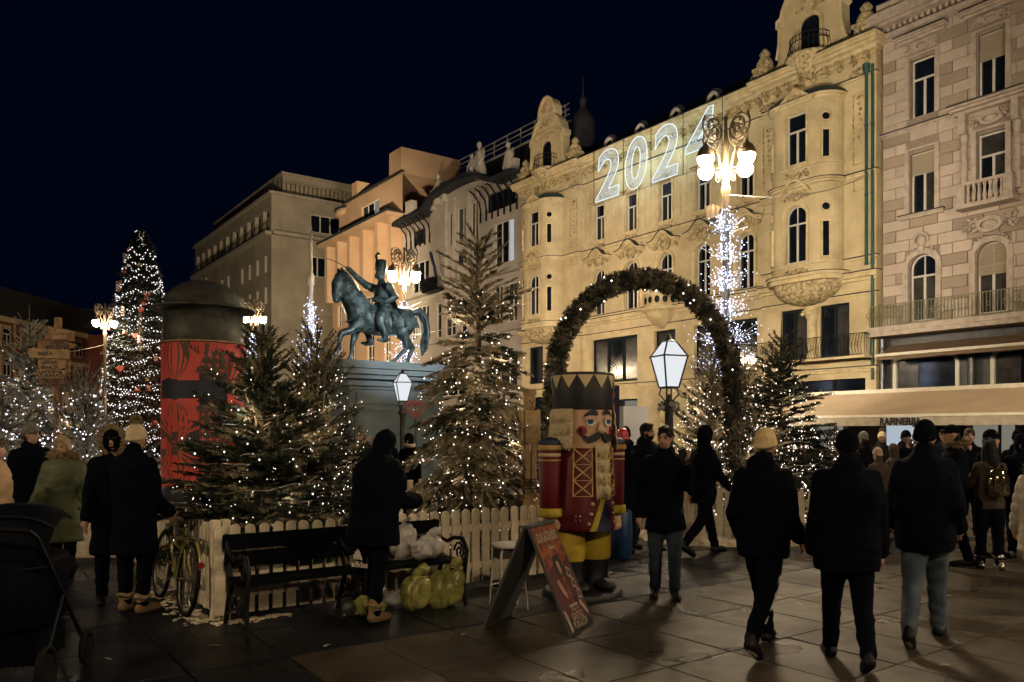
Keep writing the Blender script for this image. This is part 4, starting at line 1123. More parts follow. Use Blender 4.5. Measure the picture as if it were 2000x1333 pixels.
# ------------------------------------------------------------------ street lamps with four globes
def spiral(c, r, turns, n, ax, ay, start=0.0, shrink=.85):
    c = Vector(c); ax = Vector(ax); ay = Vector(ay)
    P = []
    for k in range(n + 1):
        t = k / n; a = start + turns * 2 * pi * t; rr = r * (1 - shrink * t)
        P.append(c + ax * rr * cos(a) + ay * rr * sin(a))
    return P
def make_lamp():
    L = empty("street_lamp")
    t = MB()
    t.lathe([(.24, 0), (.24, .25), (.17, .35), (.15, 1.0), (.17, 1.06), (.12, 1.15), (.10, 2.6), (.12, 2.66), (.085, 2.75), (.072, 6.9), (.10, 6.95), (.10, 7.05), (.07, 7.1), (.06, 7.9), (.1, 8.0), (.05, 8.1), (.03, 8.5), (.06, 8.56), (0, 8.66)], n=14)
    t.build("post", "lamp_metal", L)
    for k in range(4):
        a = radians(45 + 90 * k); d = Vector((cos(a), sin(a), 0)); z = Vector((0, 0, 1))
        t = MB(); g = d * .60
        t.tube(spiral(d * .36 + z * 8.28, .34, 1.9, 30, -d, z, 2.4), [.022] * 31, 6)
        t.tube(spiral(d * .36 + z * 8.28, .30, 1.2, 20, d, z, 0.3, .6), [.012] * 21, 5)
        t.tube([z * 7.15, d * .12 + z * 7.35, d * .2 + z * 7.7, d * .34 + z * 7.98, d * .52 + z * 8.02, g + z * 7.92], .02, 6)
        t.tube(spiral(d * .22 + z * 7.32, .12, 1.6, 18, d, z, 1.2), .012, 5)
        t.tube(spiral(d * .46 + z * 7.62, .09, 1.6, 16, -d, z, 1.2), .012, 5)
        for q in range(5):
            b = q * 1.25; t.ell(d * (.36 + .16 * cos(b)) + z * (8.28 + .16 * sin(b)), (.03, .03, .05), 6, 4)
        arm = t.build("arm", "lamp_metal", L)
        t = MB(); t.lathe([(.0, 7.95), (.03, 7.92), (.05, 7.86), (.13, 7.8), (.185, 7.68), (.19, 7.60), (.176, 7.60)], (g.x, g.y, 0), 14); t.build("globe_cap", "lamp_metal", arm)
        t = MB(); t.lathe([(.165, 7.65), (.172, 7.58), (.158, 7.5), (.115, 7.43), (.05, 7.395), (0.0, 7.39)][::-1], (g.x, g.y, 0), 12); t.build("globe", "globe_light", arm)
    return L
LAMP0 = make_lamp()
LAMP_AT = [(4.66, 17.3, "tall four-globe lamp post wrapped in cold white lights in front of the yellow palace"),
           (-4.02, 29.6, "four-globe lamp post shining right behind the bronze rider"),
           (-13.25, 40.8, "four-globe lamp post against the grey corner block, beside the poster column"),
           (-21.75, 42.4, "four-globe lamp post just left of the tall lit Christmas tree")]
_s = [sq(3.3, 13.9), sq(17.9, 13.9), sq(-10.0, -9.5), sq(*uv_of(3.2, -5.6)), sq(-55.5, 13.4)]  # five added posts, nearly all out of frame, supplying light to the square
LAMP_AT += [(p.x, p.y, n) for p, n in zip(_s, ("added four-globe lamp post to the right of the view", "added four-globe lamp post far behind to the right", "added four-globe lamp post to the left of the view", "added four-globe lamp post behind the viewer", "farthest, added four-globe lamp post by the side street"))]
LAMPS = []
for k, (x, y, lab) in enumerate(LAMP_AT):
    o = LAMP0 if k == 0 else copy_tree(LAMP0)
    o.location = (x, y, 0); o.rotation_euler = (0, 0, radians([-14, 8, 18, 27, 10, 60, 5, 40, 15][k]))
    tag(o, lab, "street lamp", "four-globe lamp posts of the square")
    LAMPS.append(o)

# floodlights clamped to the posts
def floodlight(k, z, aim, energy, col, size, label, ang=None, blend=.6, off=.3):
    x, y, _ = LAMP_AT[k]
    base = Vector((x, y, z)); a = Vector(aim) - base; d = a.normalized(); h = Vector((d.x, d.y, 0)).normalized()
    o = empty("floodlight", base); tag(o, label, "floodlight", "floodlights clamped to the lamp posts")
    R = d.to_track_quat('Y', 'Z').to_matrix()
    t = MB(); c = h * off
    t.box(c, (.34, .16, .30), 0, 0, R); t.box(c - R @ Vector((0, .11, 0)), (.2, .08, .2), 0, 0, R)
    for q in range(5): t.box(c + R @ Vector((-.14 + q * .07, -.14, 0)), (.012, .06, .24), 0, 0, R)
    t.build("housing", "lamp_metal", o)
    t = MB(); t.tube([(0, 0, -.12), tuple(h * off * .5 + Vector((0, 0, -.14))), tuple(c)], .022, 6); t.cyl((0, 0, -.22), (0, 0, -.04), .095, n=10); t.build("bracket", "lamp_grey", o)
    t = MB(); t.box(c + R @ Vector((0, .085, 0)), (.28, .012, .24), 0, 0, R); t.build("lens", "lantern_glass", o)
    ld = bpy.data.lights.new("floodlight_beam", 'SPOT'); ld.energy = energy; ld.color = col; ld.spot_size = radians(size); ld.spot_blend = blend; ld.shadow_soft_size = .12
    lo = bpy.data.objects.new("floodlight_beam", ld); COL.objects.link(lo); lo.parent = o
    lo.location = c + d * .16; lo.rotation_mode = 'QUATERNION'; lo.rotation_quaternion = d.to_track_quat('-Z', 'Y')
    return o
STAT = Vector((-4.53, 27.0, 0))
floodlight(0, 6.55, (STAT.x, STAT.y, 4.9), 6000, (.78, .93, 1.0), 24, "square floodlight on the post with the cold white lights, aimed at the bronze rider")
W = WALL_D
floodlight(0, 6.3, sq(-31, W, 11.0), 10800, FLOOD, 92, "floodlight on the same post turned to the middle of the yellow palace", off=.34)
floodlight(4, 7.0, sq(-15, W, 11.0), 6000, FLOOD, 96, "floodlight on the added lamp post right of the view, turned to the stone house")
floodlight(1, 6.3, sq(-50, W, 13), 11500, (1.0, .80, .60), 92, "floodlight on the post behind the rider, turned to the pale house")
floodlight(2, 6.3, sq(-98, W, 19), 64000, (1.0, .80, .52), 70, "floodlight on the post by the grey block, turned to its corner")
floodlight(2, 6.6, sq(-70, W, 14), 7500, (1.0, .78, .50), 70, "floodlight on the post by the grey block, turned to the peach house")

# ------------------------------------------------------------------ cold light clusters on the posts
def led_column(x, y, z0, z1, n, rad, r, seed, label):
    o = empty("light_cascade", (x, y, 0)); tag(o, label, "light decoration", "cold white light cascades on the lamp posts")
    rn = random.Random(seed); q = MB(); st = MB()
    levels = [z0 + (z1 - z0) * (k + .3) / 6 for k in range(6)]
    for k in range(n):
        zl = levels[min(5, int(rn.random() ** 1.3 * 6))]; t = (z1 - zl) / (z1 - z0)
        rr = rad * (.45 + .75 * t) * abs(rn.gauss(0, .55)); a = rn.random() * 2 * pi
        z = zl + rn.gauss(0, .13) + (rr * .15)
        q.octa((rr * cos(a), rr * sin(a), z), r * rn.uniform(.55, 1.15))
        if k % 4 == 0: st.tube([(.07 * cos(a), .07 * sin(a), zl - .15), (rr * cos(a), rr * sin(a), z)], .005, 3, cap=False)
    for k in range(int(n * .25)):
        a = rn.random() * 2 * pi; z = rn.uniform(z0 - .3, z1); q.octa((.1 * cos(a), .1 * sin(a), z), r)
    b = q.build("bulbs", "led_cool", o); b["kind"] = "stuff"
    st.build("wires", "white_paint", o)
    for k in range(3):
        ld = bpy.data.lights.new("cascade_glow", 'POINT'); ld.energy = 16; ld.color = (.55, .72, 1.0); ld.shadow_soft_size = .3
        lo = bpy.data.objects.new("cascade_glow", ld); COL.objects.link(lo); lo.parent = o; lo.location = (-.3, -.45, z0 + (z1 - z0) * (k + .5) / 3)
    return o
led_column(4.66, 17.3, 3.0, 6.65, 1500, .62, .0150, 1, "tall cascade of cold white lights on the lamp post before the yellow palace")
led_column(-4.02, 29.6, 3.9, 6.6, 520, .6, .024, 2, "cold white cascade glittering behind the horse's hind legs")
led_column(-8.9, 35.2, 4.6, 7.6, 420, .6, .027, 3, "cold white cascade rising beside the horse's head, above the left fir")
led_column(-13.25, 40.8, 4.6, 6.9, 300, .6, .032, 4, "cold white cascade on the post behind the poster column")
t = MB(); t.lathe([(.14, 0), (.1, 2), (.08, 8.2), (.16, 8.3), (.16, 8.6), (.07, 8.8), (.06, 10.4), (0, 11.0)], n=10); tag(t.build("slim_mast", "frame_white", loc=(-8.9, 35.2, 0)), "slim white mast rising through the cold lights left of the horse", "mast")

# ------------------------------------------------------------------ six-sided lanterns
def lantern(x, y, ztop, s, label, snow):
    o = empty("lantern_post", (x, y, 0), radians(20)); tag(o, label, "lantern", "white glass lanterns")
    zb = ztop - .98 * s
    t = MB(); t.lathe([(.16, 0), (.16, .3), (.09, .4), (.075, 1.6), (.1, 1.66), (.075, 1.74), (.07, zb - .42), (.12, zb - .38), (.12, zb - .3), (.06, zb - .22), (.05, zb - .12)], n=12)
    for k in range(4):
        a = pi / 4 + k * pi / 2; t.tube([(.05 * cos(a), .05 * sin(a), zb - .25), (.2 * s * cos(a), .2 * s * sin(a), zb - .12), (.16 * s * cos(a), .16 * s * sin(a), zb)], .014, 5)
    t.build("post", "lamp_grey", o)
    n = 4; lo_r, hi_r, z1, z2 = .2 * s, .38 * s, zb + .62 * s, ztop - .06 * s
    A = [pi / 4 + k * pi / 2 for k in range(n)]
    f = MB()
    for a in A:
        f.tube([(lo_r * cos(a), lo_r * sin(a), zb), (hi_r * cos(a), hi_r * sin(a), z1), (.14 * s * cos(a), .14 * s * sin(a), z2)], .014 * s + .004, 5)
    for rr, z in ((lo_r, zb), (hi_r * 1.04, z1), (.14 * s, z2)):
        P = [(rr * cos(a), rr * sin(a), z) for a in A]; f.tube(P + [P[0]], .018 * s, 5)
    f.lathe([(.16 * s, z2), (.06 * s, z2 + .05), (.03, z2 + .12), (0, z2 + .14)], n=8)
    fr = f.build("lantern_frame", "lamp_grey", o)
    for k in range(n):
        a, b = A[k], A[(k + 1) % n]; e = .965
        for (r1, za), (r2, zb_) in (((lo_r, zb), (hi_r, z1)), ((hi_r, z1), (.14 * s, z2))):
            g = MB(); g.add([(r1 * e * cos(a), r1 * e * sin(a), za), (r1 * e * cos(b), r1 * e * sin(b), za), (r2 * e * cos(b), r2 * e * sin(b), zb_), (r2 * e * cos(a), r2 * e * sin(a), zb_)], [(0, 1, 2, 3)]); g.build("pane", "lantern_glass", fr)
    if snow:
        g = MB(); rn = random.Random(4)
        for k in range(60): a = rn.random() * 6.28; g.ell((.15 * cos(a) * rn.uniform(.5, 1.2), .15 * sin(a) * rn.uniform(.5, 1.2), zb - .32 + rn.uniform(-.06, .06)), rn.uniform(.02, .05), 5, 4)
        g.build("frost_collar", "needle_silver", o)
    return o
lantern(2.71, 13.7, 3.34, .86, "large white glass lantern on a post under the garland arch", True)
lantern(-3.17, 23.0, 3.47, .86, "smaller white glass lantern in front of the monument's stone base", False)

# cables strung across the square
def cable(a, b, sag, label, r=.014, bulbs=False, m="awning_bar"):
    a, b = Vector(a), Vector(b); n = 24
    P = [a.lerp(b, k / n) - Vector((0, 0, sag * 4 * (k / n) * (1 - k / n))) for k in range(n + 1)]
    t = MB(); t.tube(P, r, 5); o = t.build("cable", m); tag(o, label, "cable")
    if bulbs:
        t = MB()
        for p in P[1:-1:1]: t.octa(p, .03)
        t.build("bulbs", "led_white", o)
cable((4.66, 17.3, 6.9), sq(-18.9, W - .4, 12.9), .35, "cable strung from the near lamp post to the yellow palace")
cable((-4.02, 29.6, 6.3), sq(-45, W - .4, 15.5), .5, "cable strung from the lamp behind the rider to the pale house")
cable((-4.02, 29.6, 5.3), sq(-47, W - .4, 11.0), .4, "lower cable from the lamp behind the rider to the pale house")
cable((-21.75, 42.4, 6.4), (-36.0, 52.0, 6.5), .3, "cable strung leftwards from the lamp by the tall Christmas tree")
cable((-13.25, 40.8, 6.2), sq(-80, W - .4, 15), .6, "cable running from the lamp by the poster column to the right")

# ------------------------------------------------------------------ illuminated year number
yr = empty("illuminated_sign", sq(-31.5, W - .95, 0), ROT); tag(yr, "illuminated number 2024 made of white light tubes on the yellow palace", "light sign")
def outline(ch):
    cu = bpy.data.curves.new("c", 'FONT'); cu.body = ch; cu.size = 1.0; cu.resolution_u = 6; cu.offset = .028
    o = bpy.data.objects.new("c", cu); TS.collection.objects.link(o)
    me = evaluated_mesh(o)
    bpy.data.objects.remove(o); bpy.data.curves.remove(cu)
    V = [(v.co.x, v.co.y) for v in me.vertices]
    cnt = {}
    tris = [tuple(p.vertices) for p in me.polygons]
    for f in tris:
        for i in range(len(f)):
            e = tuple(sorted((f[i], f[(i + 1) % len(f)]))); cnt[e] = cnt.get(e, 0) + 1
    # weld boundary edges into loops by position
    key = lambda i: (round(V[i][0], 4), round(V[i][1], 4))
    nb = {}
    for (a, b), c in cnt.items():
        if c == 1:
            nb.setdefault(key(a), []).append(key(b)); nb.setdefault(key(b), []).append(key(a))
    loops, seen = [], set()
    for s in nb:
        if s in seen: continue
        lp = [s]; seen.add(s); cur = s
        while True:
            nx = [q for q in nb[cur] if q not in seen]
            if not nx: break
            cur = nx[0]; seen.add(cur); lp.append(cur)
        loops.append(lp)
    bpy.data.meshes.remove(me)
    return V, tris, loops
rn = random.Random(24)
for i, (ch, u0, u1) in enumerate((("2", -4.25, -1.95), ("0", -1.85, .15), ("2", .40, 2.55), ("4", 2.75, 5.0))):
    V, tris, loops = outline(ch)
    x0, x1 = min(v[0] for v in V), max(v[0] for v in V); y0, y1 = min(v[1] for v in V), max(v[1] for v in V)
    ZB, ZT = 15.55, 18.45
    def mp(p, y=0.0):
        t = (p[1] - y0) / (y1 - y0); return (u0 + (u1 - u0) * ((p[0] - x0) / (x1 - x0)) * .86 + .28 * t, y, ZB + (ZT - ZB) * t)
    d = MB()
    for lp in loops: d.tube([mp(p) for p in lp], .028, 6, closed=True)
    do = d.build("digit", "sign_tube", yr)
    sp = MB()
    ar = []
    for f in tris:
        A, B, C = (V[f[0]], V[f[1]], V[f[2]]); ar.append(abs((B[0] - A[0]) * (C[1] - A[1]) - (C[0] - A[0]) * (B[1] - A[1])))
    tot = sum(ar)
    for k in range(760):
        q = rn.random() * tot
        for f, a_ in zip(tris, ar):
            q -= a_
            if q <= 0: break
        A, B, C = V[f[0]], V[f[1]], V[f[2]]; s, t = rn.random(), rn.random()
        if s + t > 1: s, t = 1 - s, 1 - t
        p = mp((A[0] + s * (B[0] - A[0]) + t * (C[0] - A[0]), A[1] + s * (B[1] - A[1]) + t * (C[1] - A[1])))
        a = rn.random() * pi; l = rn.uniform(.02, .06)
        sp.tube([(p[0] - l * cos(a), rn.uniform(-.02, .02), p[2] - l * sin(a)), (p[0] + l * cos(a), .0, p[2] + l * sin(a))], rn.uniform(.008, .016), 3, cap=False)
    so = sp.build("sparkle_filling", "sign_spark", do); so["kind"] = "stuff"
fr = MB()
for uu in (-4.5, -1.95, .25, 2.6, 5.2): fr.bx(uu - .015, uu + .015, .06, .09, 15.4, 18.75)
for zz in (15.45, 17.0, 18.7): fr.bx(-4.5, 5.2, .061, .09, zz - .008, zz + .008)
fr.build("sign_frame", "lamp_grey", yr)

for k in range(4):
    ld = bpy.data.lights.new("sign_glow", 'POINT'); ld.energy = 70; ld.color = (.62, .95, 1.0); ld.shadow_soft_size = .5
    lo = bpy.data.objects.new("sign_glow", ld); COL.objects.link(lo); lo.parent = yr; lo.location = (-3.1 + 2.3 * k, -.35, 17.0)
# ------------------------------------------------------------------ equestrian monument (local x = horse's forward, towards the left of the picture)
MON = empty("equestrian_monument", (STAT.x, STAT.y, 0), atan2(-VY, -VX)); tag(MON, "bronze rider on a striding horse with raised sabre, on a tall stone base", "monument")
PT = 3.98
def pblock(name, x, y, z0, z1, m="pedestal_stone", ch=.5, ch2=None):
    t = MB()
    P = [(-x + ch, -y), (x - ch, -y), (x, -y + ch), (x, y - ch), (x - ch, y), (-x + ch, y), (-x, y - ch), (-x, -y + ch)]
    t.prismz(P, z0, z1); return t.build(name, m, MON)
pblock("plinth", 2.5, 1.75, 0, .5); pblock("plinth", 2.35, 1.6, .502, .8)
shaft = pblock("shaft", 2.0, 1.25, .8, 3.1, ch=.36)
for z0, z1, e in ((3.1, 3.2, .06), (3.2, 3.3, .16), (3.3, 3.42, .1), (3.42, 3.56, .3), (3.56, 3.74, .42), (3.74, 3.86, .5), (3.86, PT, .46)):
    pblock("cornice_course", 2.0 + e, 1.25 + e, z0 + .001, z1 - .001, ch=.4)
for s in (-1, 1):
    t = MB(); t.bx(-1.4, 1.4, s * 1.26, s * 1.30, 2.62, 2.98); t.build("panel", "pedestal_stone", shaft)
    t = MB(); t.strip([(-1.45, 1.0), (-1.45, 2.45), (1.45, 2.45), (1.45, 1.0)], .05, s * 1.25 - .04, s * 1.25 + .04, closed=True); t.build("panel_frame", "pedestal_stone", shaft)
a = Matrix.Rotation(radians(45), 3, 'Z')
for sx in (-1, 1):
    for sy in (-1, 1):
        c = Vector((sx * 1.83, sy * 1.08, 1.95)); n = Vector((sx, sy, 0)).normalized(); tt = Vector((-n.y, n.x, 0))
        t = MB(); t.tube([c + n * .03 + tt * .3 * cos(k * pi / 8) + Vector((0, 0, .3 * sin(k * pi / 8))) for k in range(16)], .05, 6, closed=True)
        t.ell(c + n * .01, (.2, .2, .2)); t.build("medallion", "pedestal_stone", shaft)
# horse
h = MB(); Z = lambda p: (p[0], -p[1], PT + p[2])
h.caps([Z((.72, 0, 1.72)), Z((.35, 0, 1.56)), Z((-.25, 0, 1.50)), Z((-.8, 0, 1.62))], [.48, .52, .50, .50], 14)
h.ell(Z((-.95, 0, 1.68)), (.42, .40, .42)); h.ell(Z((.85, 0, 1.55)), (.32, .36, .42))
for s in (-1, 1): h.ell(Z((-.92, s * .2, 1.5)), (.36, .24, .46)); h.ell(Z((.72, s * .2, 1.45)), (.26, .2, .4))
h.caps([Z((.75, 0, 1.85)), Z((1.0, 0, 2.25)), Z((1.2, 0, 2.65)), Z((1.34, 0, 2.86))], [.46, .40, .32, .24], 12)
h.caps([Z((1.32, 0, 2.86)), Z((1.5, 0, 2.62)), Z((1.56, 0, 2.3)), Z((1.54, 0, 2.1))], [.22, .215, .15, .13], 12)
h.ell(Z((1.40, 0, 2.62)), (.19, .15, .2)); h.ell(Z((1.56, 0, 2.08)), (.12, .11, .10))
for s in (-1, 1):
    h.caps([Z((1.34, s * .1, 2.98)), Z((1.40, s * .12, 3.1)), Z((1.43, s * .12, 3.2))], [.06, .055, .02], 8)
    h.ell(Z((1.585, s * .12, 2.62)), (.05, .03, .035)); h.ell(Z((1.62, s * .07, 2.1)), (.03, .03, .03))
# raised fore leg, planted fore leg, hind legs
h.caps([Z((.82, -.22, 1.35)), Z((1.2, -.24, 1.08)), Z((1.48, -.24, .98))], [.21, .14, .115], 10)
h.caps([Z((1.48, -.24, .98)), Z((1.56, -.24, .66)), Z((1.56, -.24, .48))], [.11, .075, .085], 10)
h.caps([Z((1.56, -.24, .48)), Z((1.66, -.24, .36)), Z((1.68, -.24, .27))], [.075, .09, .105], 10)
h.caps([Z((.72, .22, 1.35)), Z((.80, .22, .95)), Z((.86, .22, .78))], [.22, .13, .11], 10)
h.caps([Z((.86, .22, .78)), Z((.92, .22, .4)), Z((.96, .22, .22)), Z((1.06, .22, .10))], [.105, .07, .085, .10], 10)
h.ell(Z((1.10, .22, .06)), (.13, .1, .07))
for s, d, hk in ((-1, -.42, -.98), (1, -1.12, -1.42)):
    y = s * .22
    h.caps([Z((-.95, y, 1.5)), Z((-.78 + (d + .42) * .3, y, 1.15))], [.30, .21], 10)
    h.caps([Z((-.80 + (d + .42) * .3, y, 1.15)), Z((hk, y, .72))], [.20, .10], 10)
    h.caps([Z((hk, y, .72)), Z(((hk + d) / 2 - .02, y, .42)), Z((d - .08, y, .2)), Z((d + .04, y, .09))], [.10, .07, .085, .1], 10)
    h.ell(Z((d + .09, y, .06)), (.13, .1, .07))
def hd(co):
    return .012 * vn(co, 8.0) + .008 * vn(co, 20.0)
remesh(h, "horse", "bronze", MON, .045, 3, hd)
t = MB(); r = random.Random(3)
for k in range(26):      # mane locks on both sides of the crest
    q = k / 25; b = Vector((.62 + .72 * q, 0, PT + 2.08 + .92 * q ** .9 + .14 * sin(q * pi))); s = 1 if k % 4 else -1
    L = .5 - .15 * q
    t.tube([b + Vector((0, s * .02, .03)), b + Vector((-.06, s * .17, -.12)), b + Vector((-.10 + r.uniform(-.05, .05), s * .24, -L * .6)), b + Vector((-.06 + r.uniform(-.08, .08), s * .25, -L))], [.05, .06, .05, .012], 6)
    if k % 2: t.tube([b + Vector((.05, 0, .0)), b + Vector((-.02, 0, .09)), b + Vector((-.1, 0, .02))], [.05, .07, .03], 6)
t.tube([Z((1.4, 0, 3.02)), Z((1.54, .02, 2.9)), Z((1.62, 0, 2.72))], [.06, .05, .015], 6)
t.build("mane", "bronze", MON)
t = MB()
for k in range(18):
    a_ = k * 2.4; d = .10 * sqrt(k / 18)
    o_ = Vector((0, d * cos(a_), d * sin(a_)))
    t.tube([Vector(Z((-1.28, 0, 1.92))) + o_ * .5, Vector(Z((-1.55, 0, 2.0))) + o_, Vector(Z((-1.78, 0, 1.72))) + o_ * 1.6, Vector(Z((-1.84, 0, 1.25))) + o_ * 1.9, Vector(Z((-1.74 - .05 * cos(a_), 0, .78 + .1 * sin(a_ * 3)))) + o_ * 1.2, Vector(Z((-1.66, 0, .55 + .12 * sin(a_ * 2)))) + o_ * .5], [.06, .08, .085, .08, .05, .012], 6)
t.build("tail", "bronze", MON)
# saddle cloth, straps
t = MB(); vs = []; n, m_ = 10, 14
for i in range(n + 1):
    for j in range(m_ + 1):
        x = .18 - 1.25 * i / n; a_ = radians(-112 + 224 * j / m_); rr = .52 + .02 * sin(i * 2.1 + j)
        zc = 1.50 + .06 * max(0, -(x + .3)); lowx = -.25 * (abs(j - m_ / 2) / (m_ / 2)) ** 2 if i > 5 else 0
        vs.append(Z((x + lowx, rr * .95 * sin(a_), zc + rr * cos(a_))))
t.add(vs, [(i * (m_ + 1) + j, i * (m_ + 1) + j + 1, (i + 1) * (m_ + 1) + j + 1, (i + 1) * (m_ + 1) + j) for i in range(n) for j in range(m_)], 0, True)
t.build("saddle_cloth", "bronze", MON)
t = MB()
t.tube([Z((1.56, -.13, 2.2)), Z((1.1, -.36, 2.12)), Z((.6, -.34, 2.15)), Z((.22, -.12, 2.28))], .022, 6); t.tube([Z((1.56, .13, 2.2)), Z((1.1, .36, 2.12)), Z((.22, .12, 2.28))], .022, 6)
t.tube([Z((.3, -.45, 1.85)), Z((.75, -.47, 1.62)), Z((1.12, -.2, 1.42)), Z((1.14, .2, 1.42)), Z((.75, .47, 1.62)), Z((.3, .45, 1.85))], .025, 6)
t.tube([Z((1.48, -.17, 2.74)), Z((1.42, -.18, 2.4)), Z((1.58, -.14, 2.24)), Z((1.66, 0, 2.3)), Z((1.58, .14, 2.24)), Z((1.42, .18, 2.4)), Z((1.48, .17, 2.74))], .018, 6)
t.tube([Z((-.9, -.45, 1.5)), Z((-1.25, -.3, 1.75)), Z((-1.3, 0, 1.85))], .02, 6)
t.build("harness", "bronze", MON)
# rider
p = MB()
p.loft([(-.12, 0, PT + 1.80, .34, .36), (-.14, 0, PT + 2.1, .29, .32), (-.15, 0, PT + 2.42, .31, .38), (-.15, 0, PT + 2.68, .27, .42), (-.14, 0, PT + 2.82, .16, .2), (-.10, 0, PT + 2.94, .12, .12)], 14)
p.ell(Z((-.06, 0, 3.10)), (.18, .15, .21)); p.ell(Z((.09, 0, 3.02)), (.07, .07, .07)); p.ell(Z((.11, 0, 3.10)), (.045, .035, .06))
for s in (-1, 1): p.ell(Z((-.15, s * .40, 2.66)), (.19, .16, .13))
p.caps([Z((-.12, .38, 2.66)), Z((.22, .50, 2.80)), Z((.55, .58, 3.05))], [.17, .14, .11], 10)       # sword arm
p.caps([Z((.55, .58, 3.05)), Z((.75, .6, 3.24)), Z((.84, .6, 3.32))], [.11, .09, .085], 10)
p.caps([Z((-.15, -.42, 2.62)), Z((-.34, -.54, 2.3)), Z((-.05, -.46, 2.14))], [.16, .14, .12], 10)
p.caps([Z((-.05, -.46, 2.14)), Z((.2, -.24, 2.2)), Z((.26, -.16, 2.22))], [.11, .085, .085], 10)
for s in (-1, 1):
    p.caps([Z((-.12, s * .26, 1.9)), Z((.20, s * .52, 1.62)), Z((.24, s * .56, 1.46))], [.27, .22, .18], 10)
    p.caps([Z((.24, s * .56, 1.46)), Z((.10, s * .60, 1.1)), Z((.04, s * .58, .88))], [.17, .13, .11], 10)
    p.caps([Z((.0, s * .58, .84)), Z((.18, s * .60, .80)), Z((.33, s * .62, .82))], [.095, .09, .06], 8)
remesh(p, "rider", "bronze", MON, .035, 3, hd)
t = MB(); t.lathe([(.17, 3.16), (.18, 3.22), (.2, 3.3), (.2, 3.5), (.17, 3.6), (.05, 3.64), (0, 3.64)], (-.08, 0, PT), 14); t.tube([Z((.06, 0, 3.5)), Z((.1, 0, 3.72)), Z((.02, 0, 3.84)), Z((-.05, 0, 3.8))], [.03, .05, .05, .02], 6); t.build("fur_cap", "bronze", MON)
t = MB(); t.tube([Z((.80, .6, 3.28)), Z((1.15, .6, 3.44)), Z((1.5, .6, 3.54)), Z((1.9, .6, 3.58))], [.03, .026, .022, .008], 6, flat=(1, .5)); t.tube([Z((.78, .6, 3.22)), Z((.9, .6, 3.24)), Z((.94, .6, 3.38))], .02, 5); t.build("sabre", "bronze", MON)
t = MB(); vs = []; n, m_ = 9, 8            # cloak falling over the horse's back
for i in range(n + 1):
    for j in range(m_ + 1):
        q, w = i / n, j / m_ - .5
        vs.append(Z((-.28 - .5 * q ** 1.3 + .05 * sin(j * 2.4), w * (.62 + .55 * q) , 2.72 - 1.15 * q + .1 * q * q + .035 * cos(j * 2.6) - .75 * q * abs(w) * 2 * .5)))
t.add(vs, [(i * (m_ + 1) + j, i * (m_ + 1) + j + 1, (i + 1) * (m_ + 1) + j + 1, (i + 1) * (m_ + 1) + j) for i in range(n) for j in range(m_)], 0, True); t.build("cloak", "bronze", MON)
t = MB(); t.tube([Z((-.2, -.5, 1.9)), Z((-.3, -.62, 1.4)), Z((-.5, -.64, .95)), Z((-.62, -.62, .8))], [.035, .04, .035, .02], 6, flat=(1, .5)); t.build("scabbard", "bronze", MON)
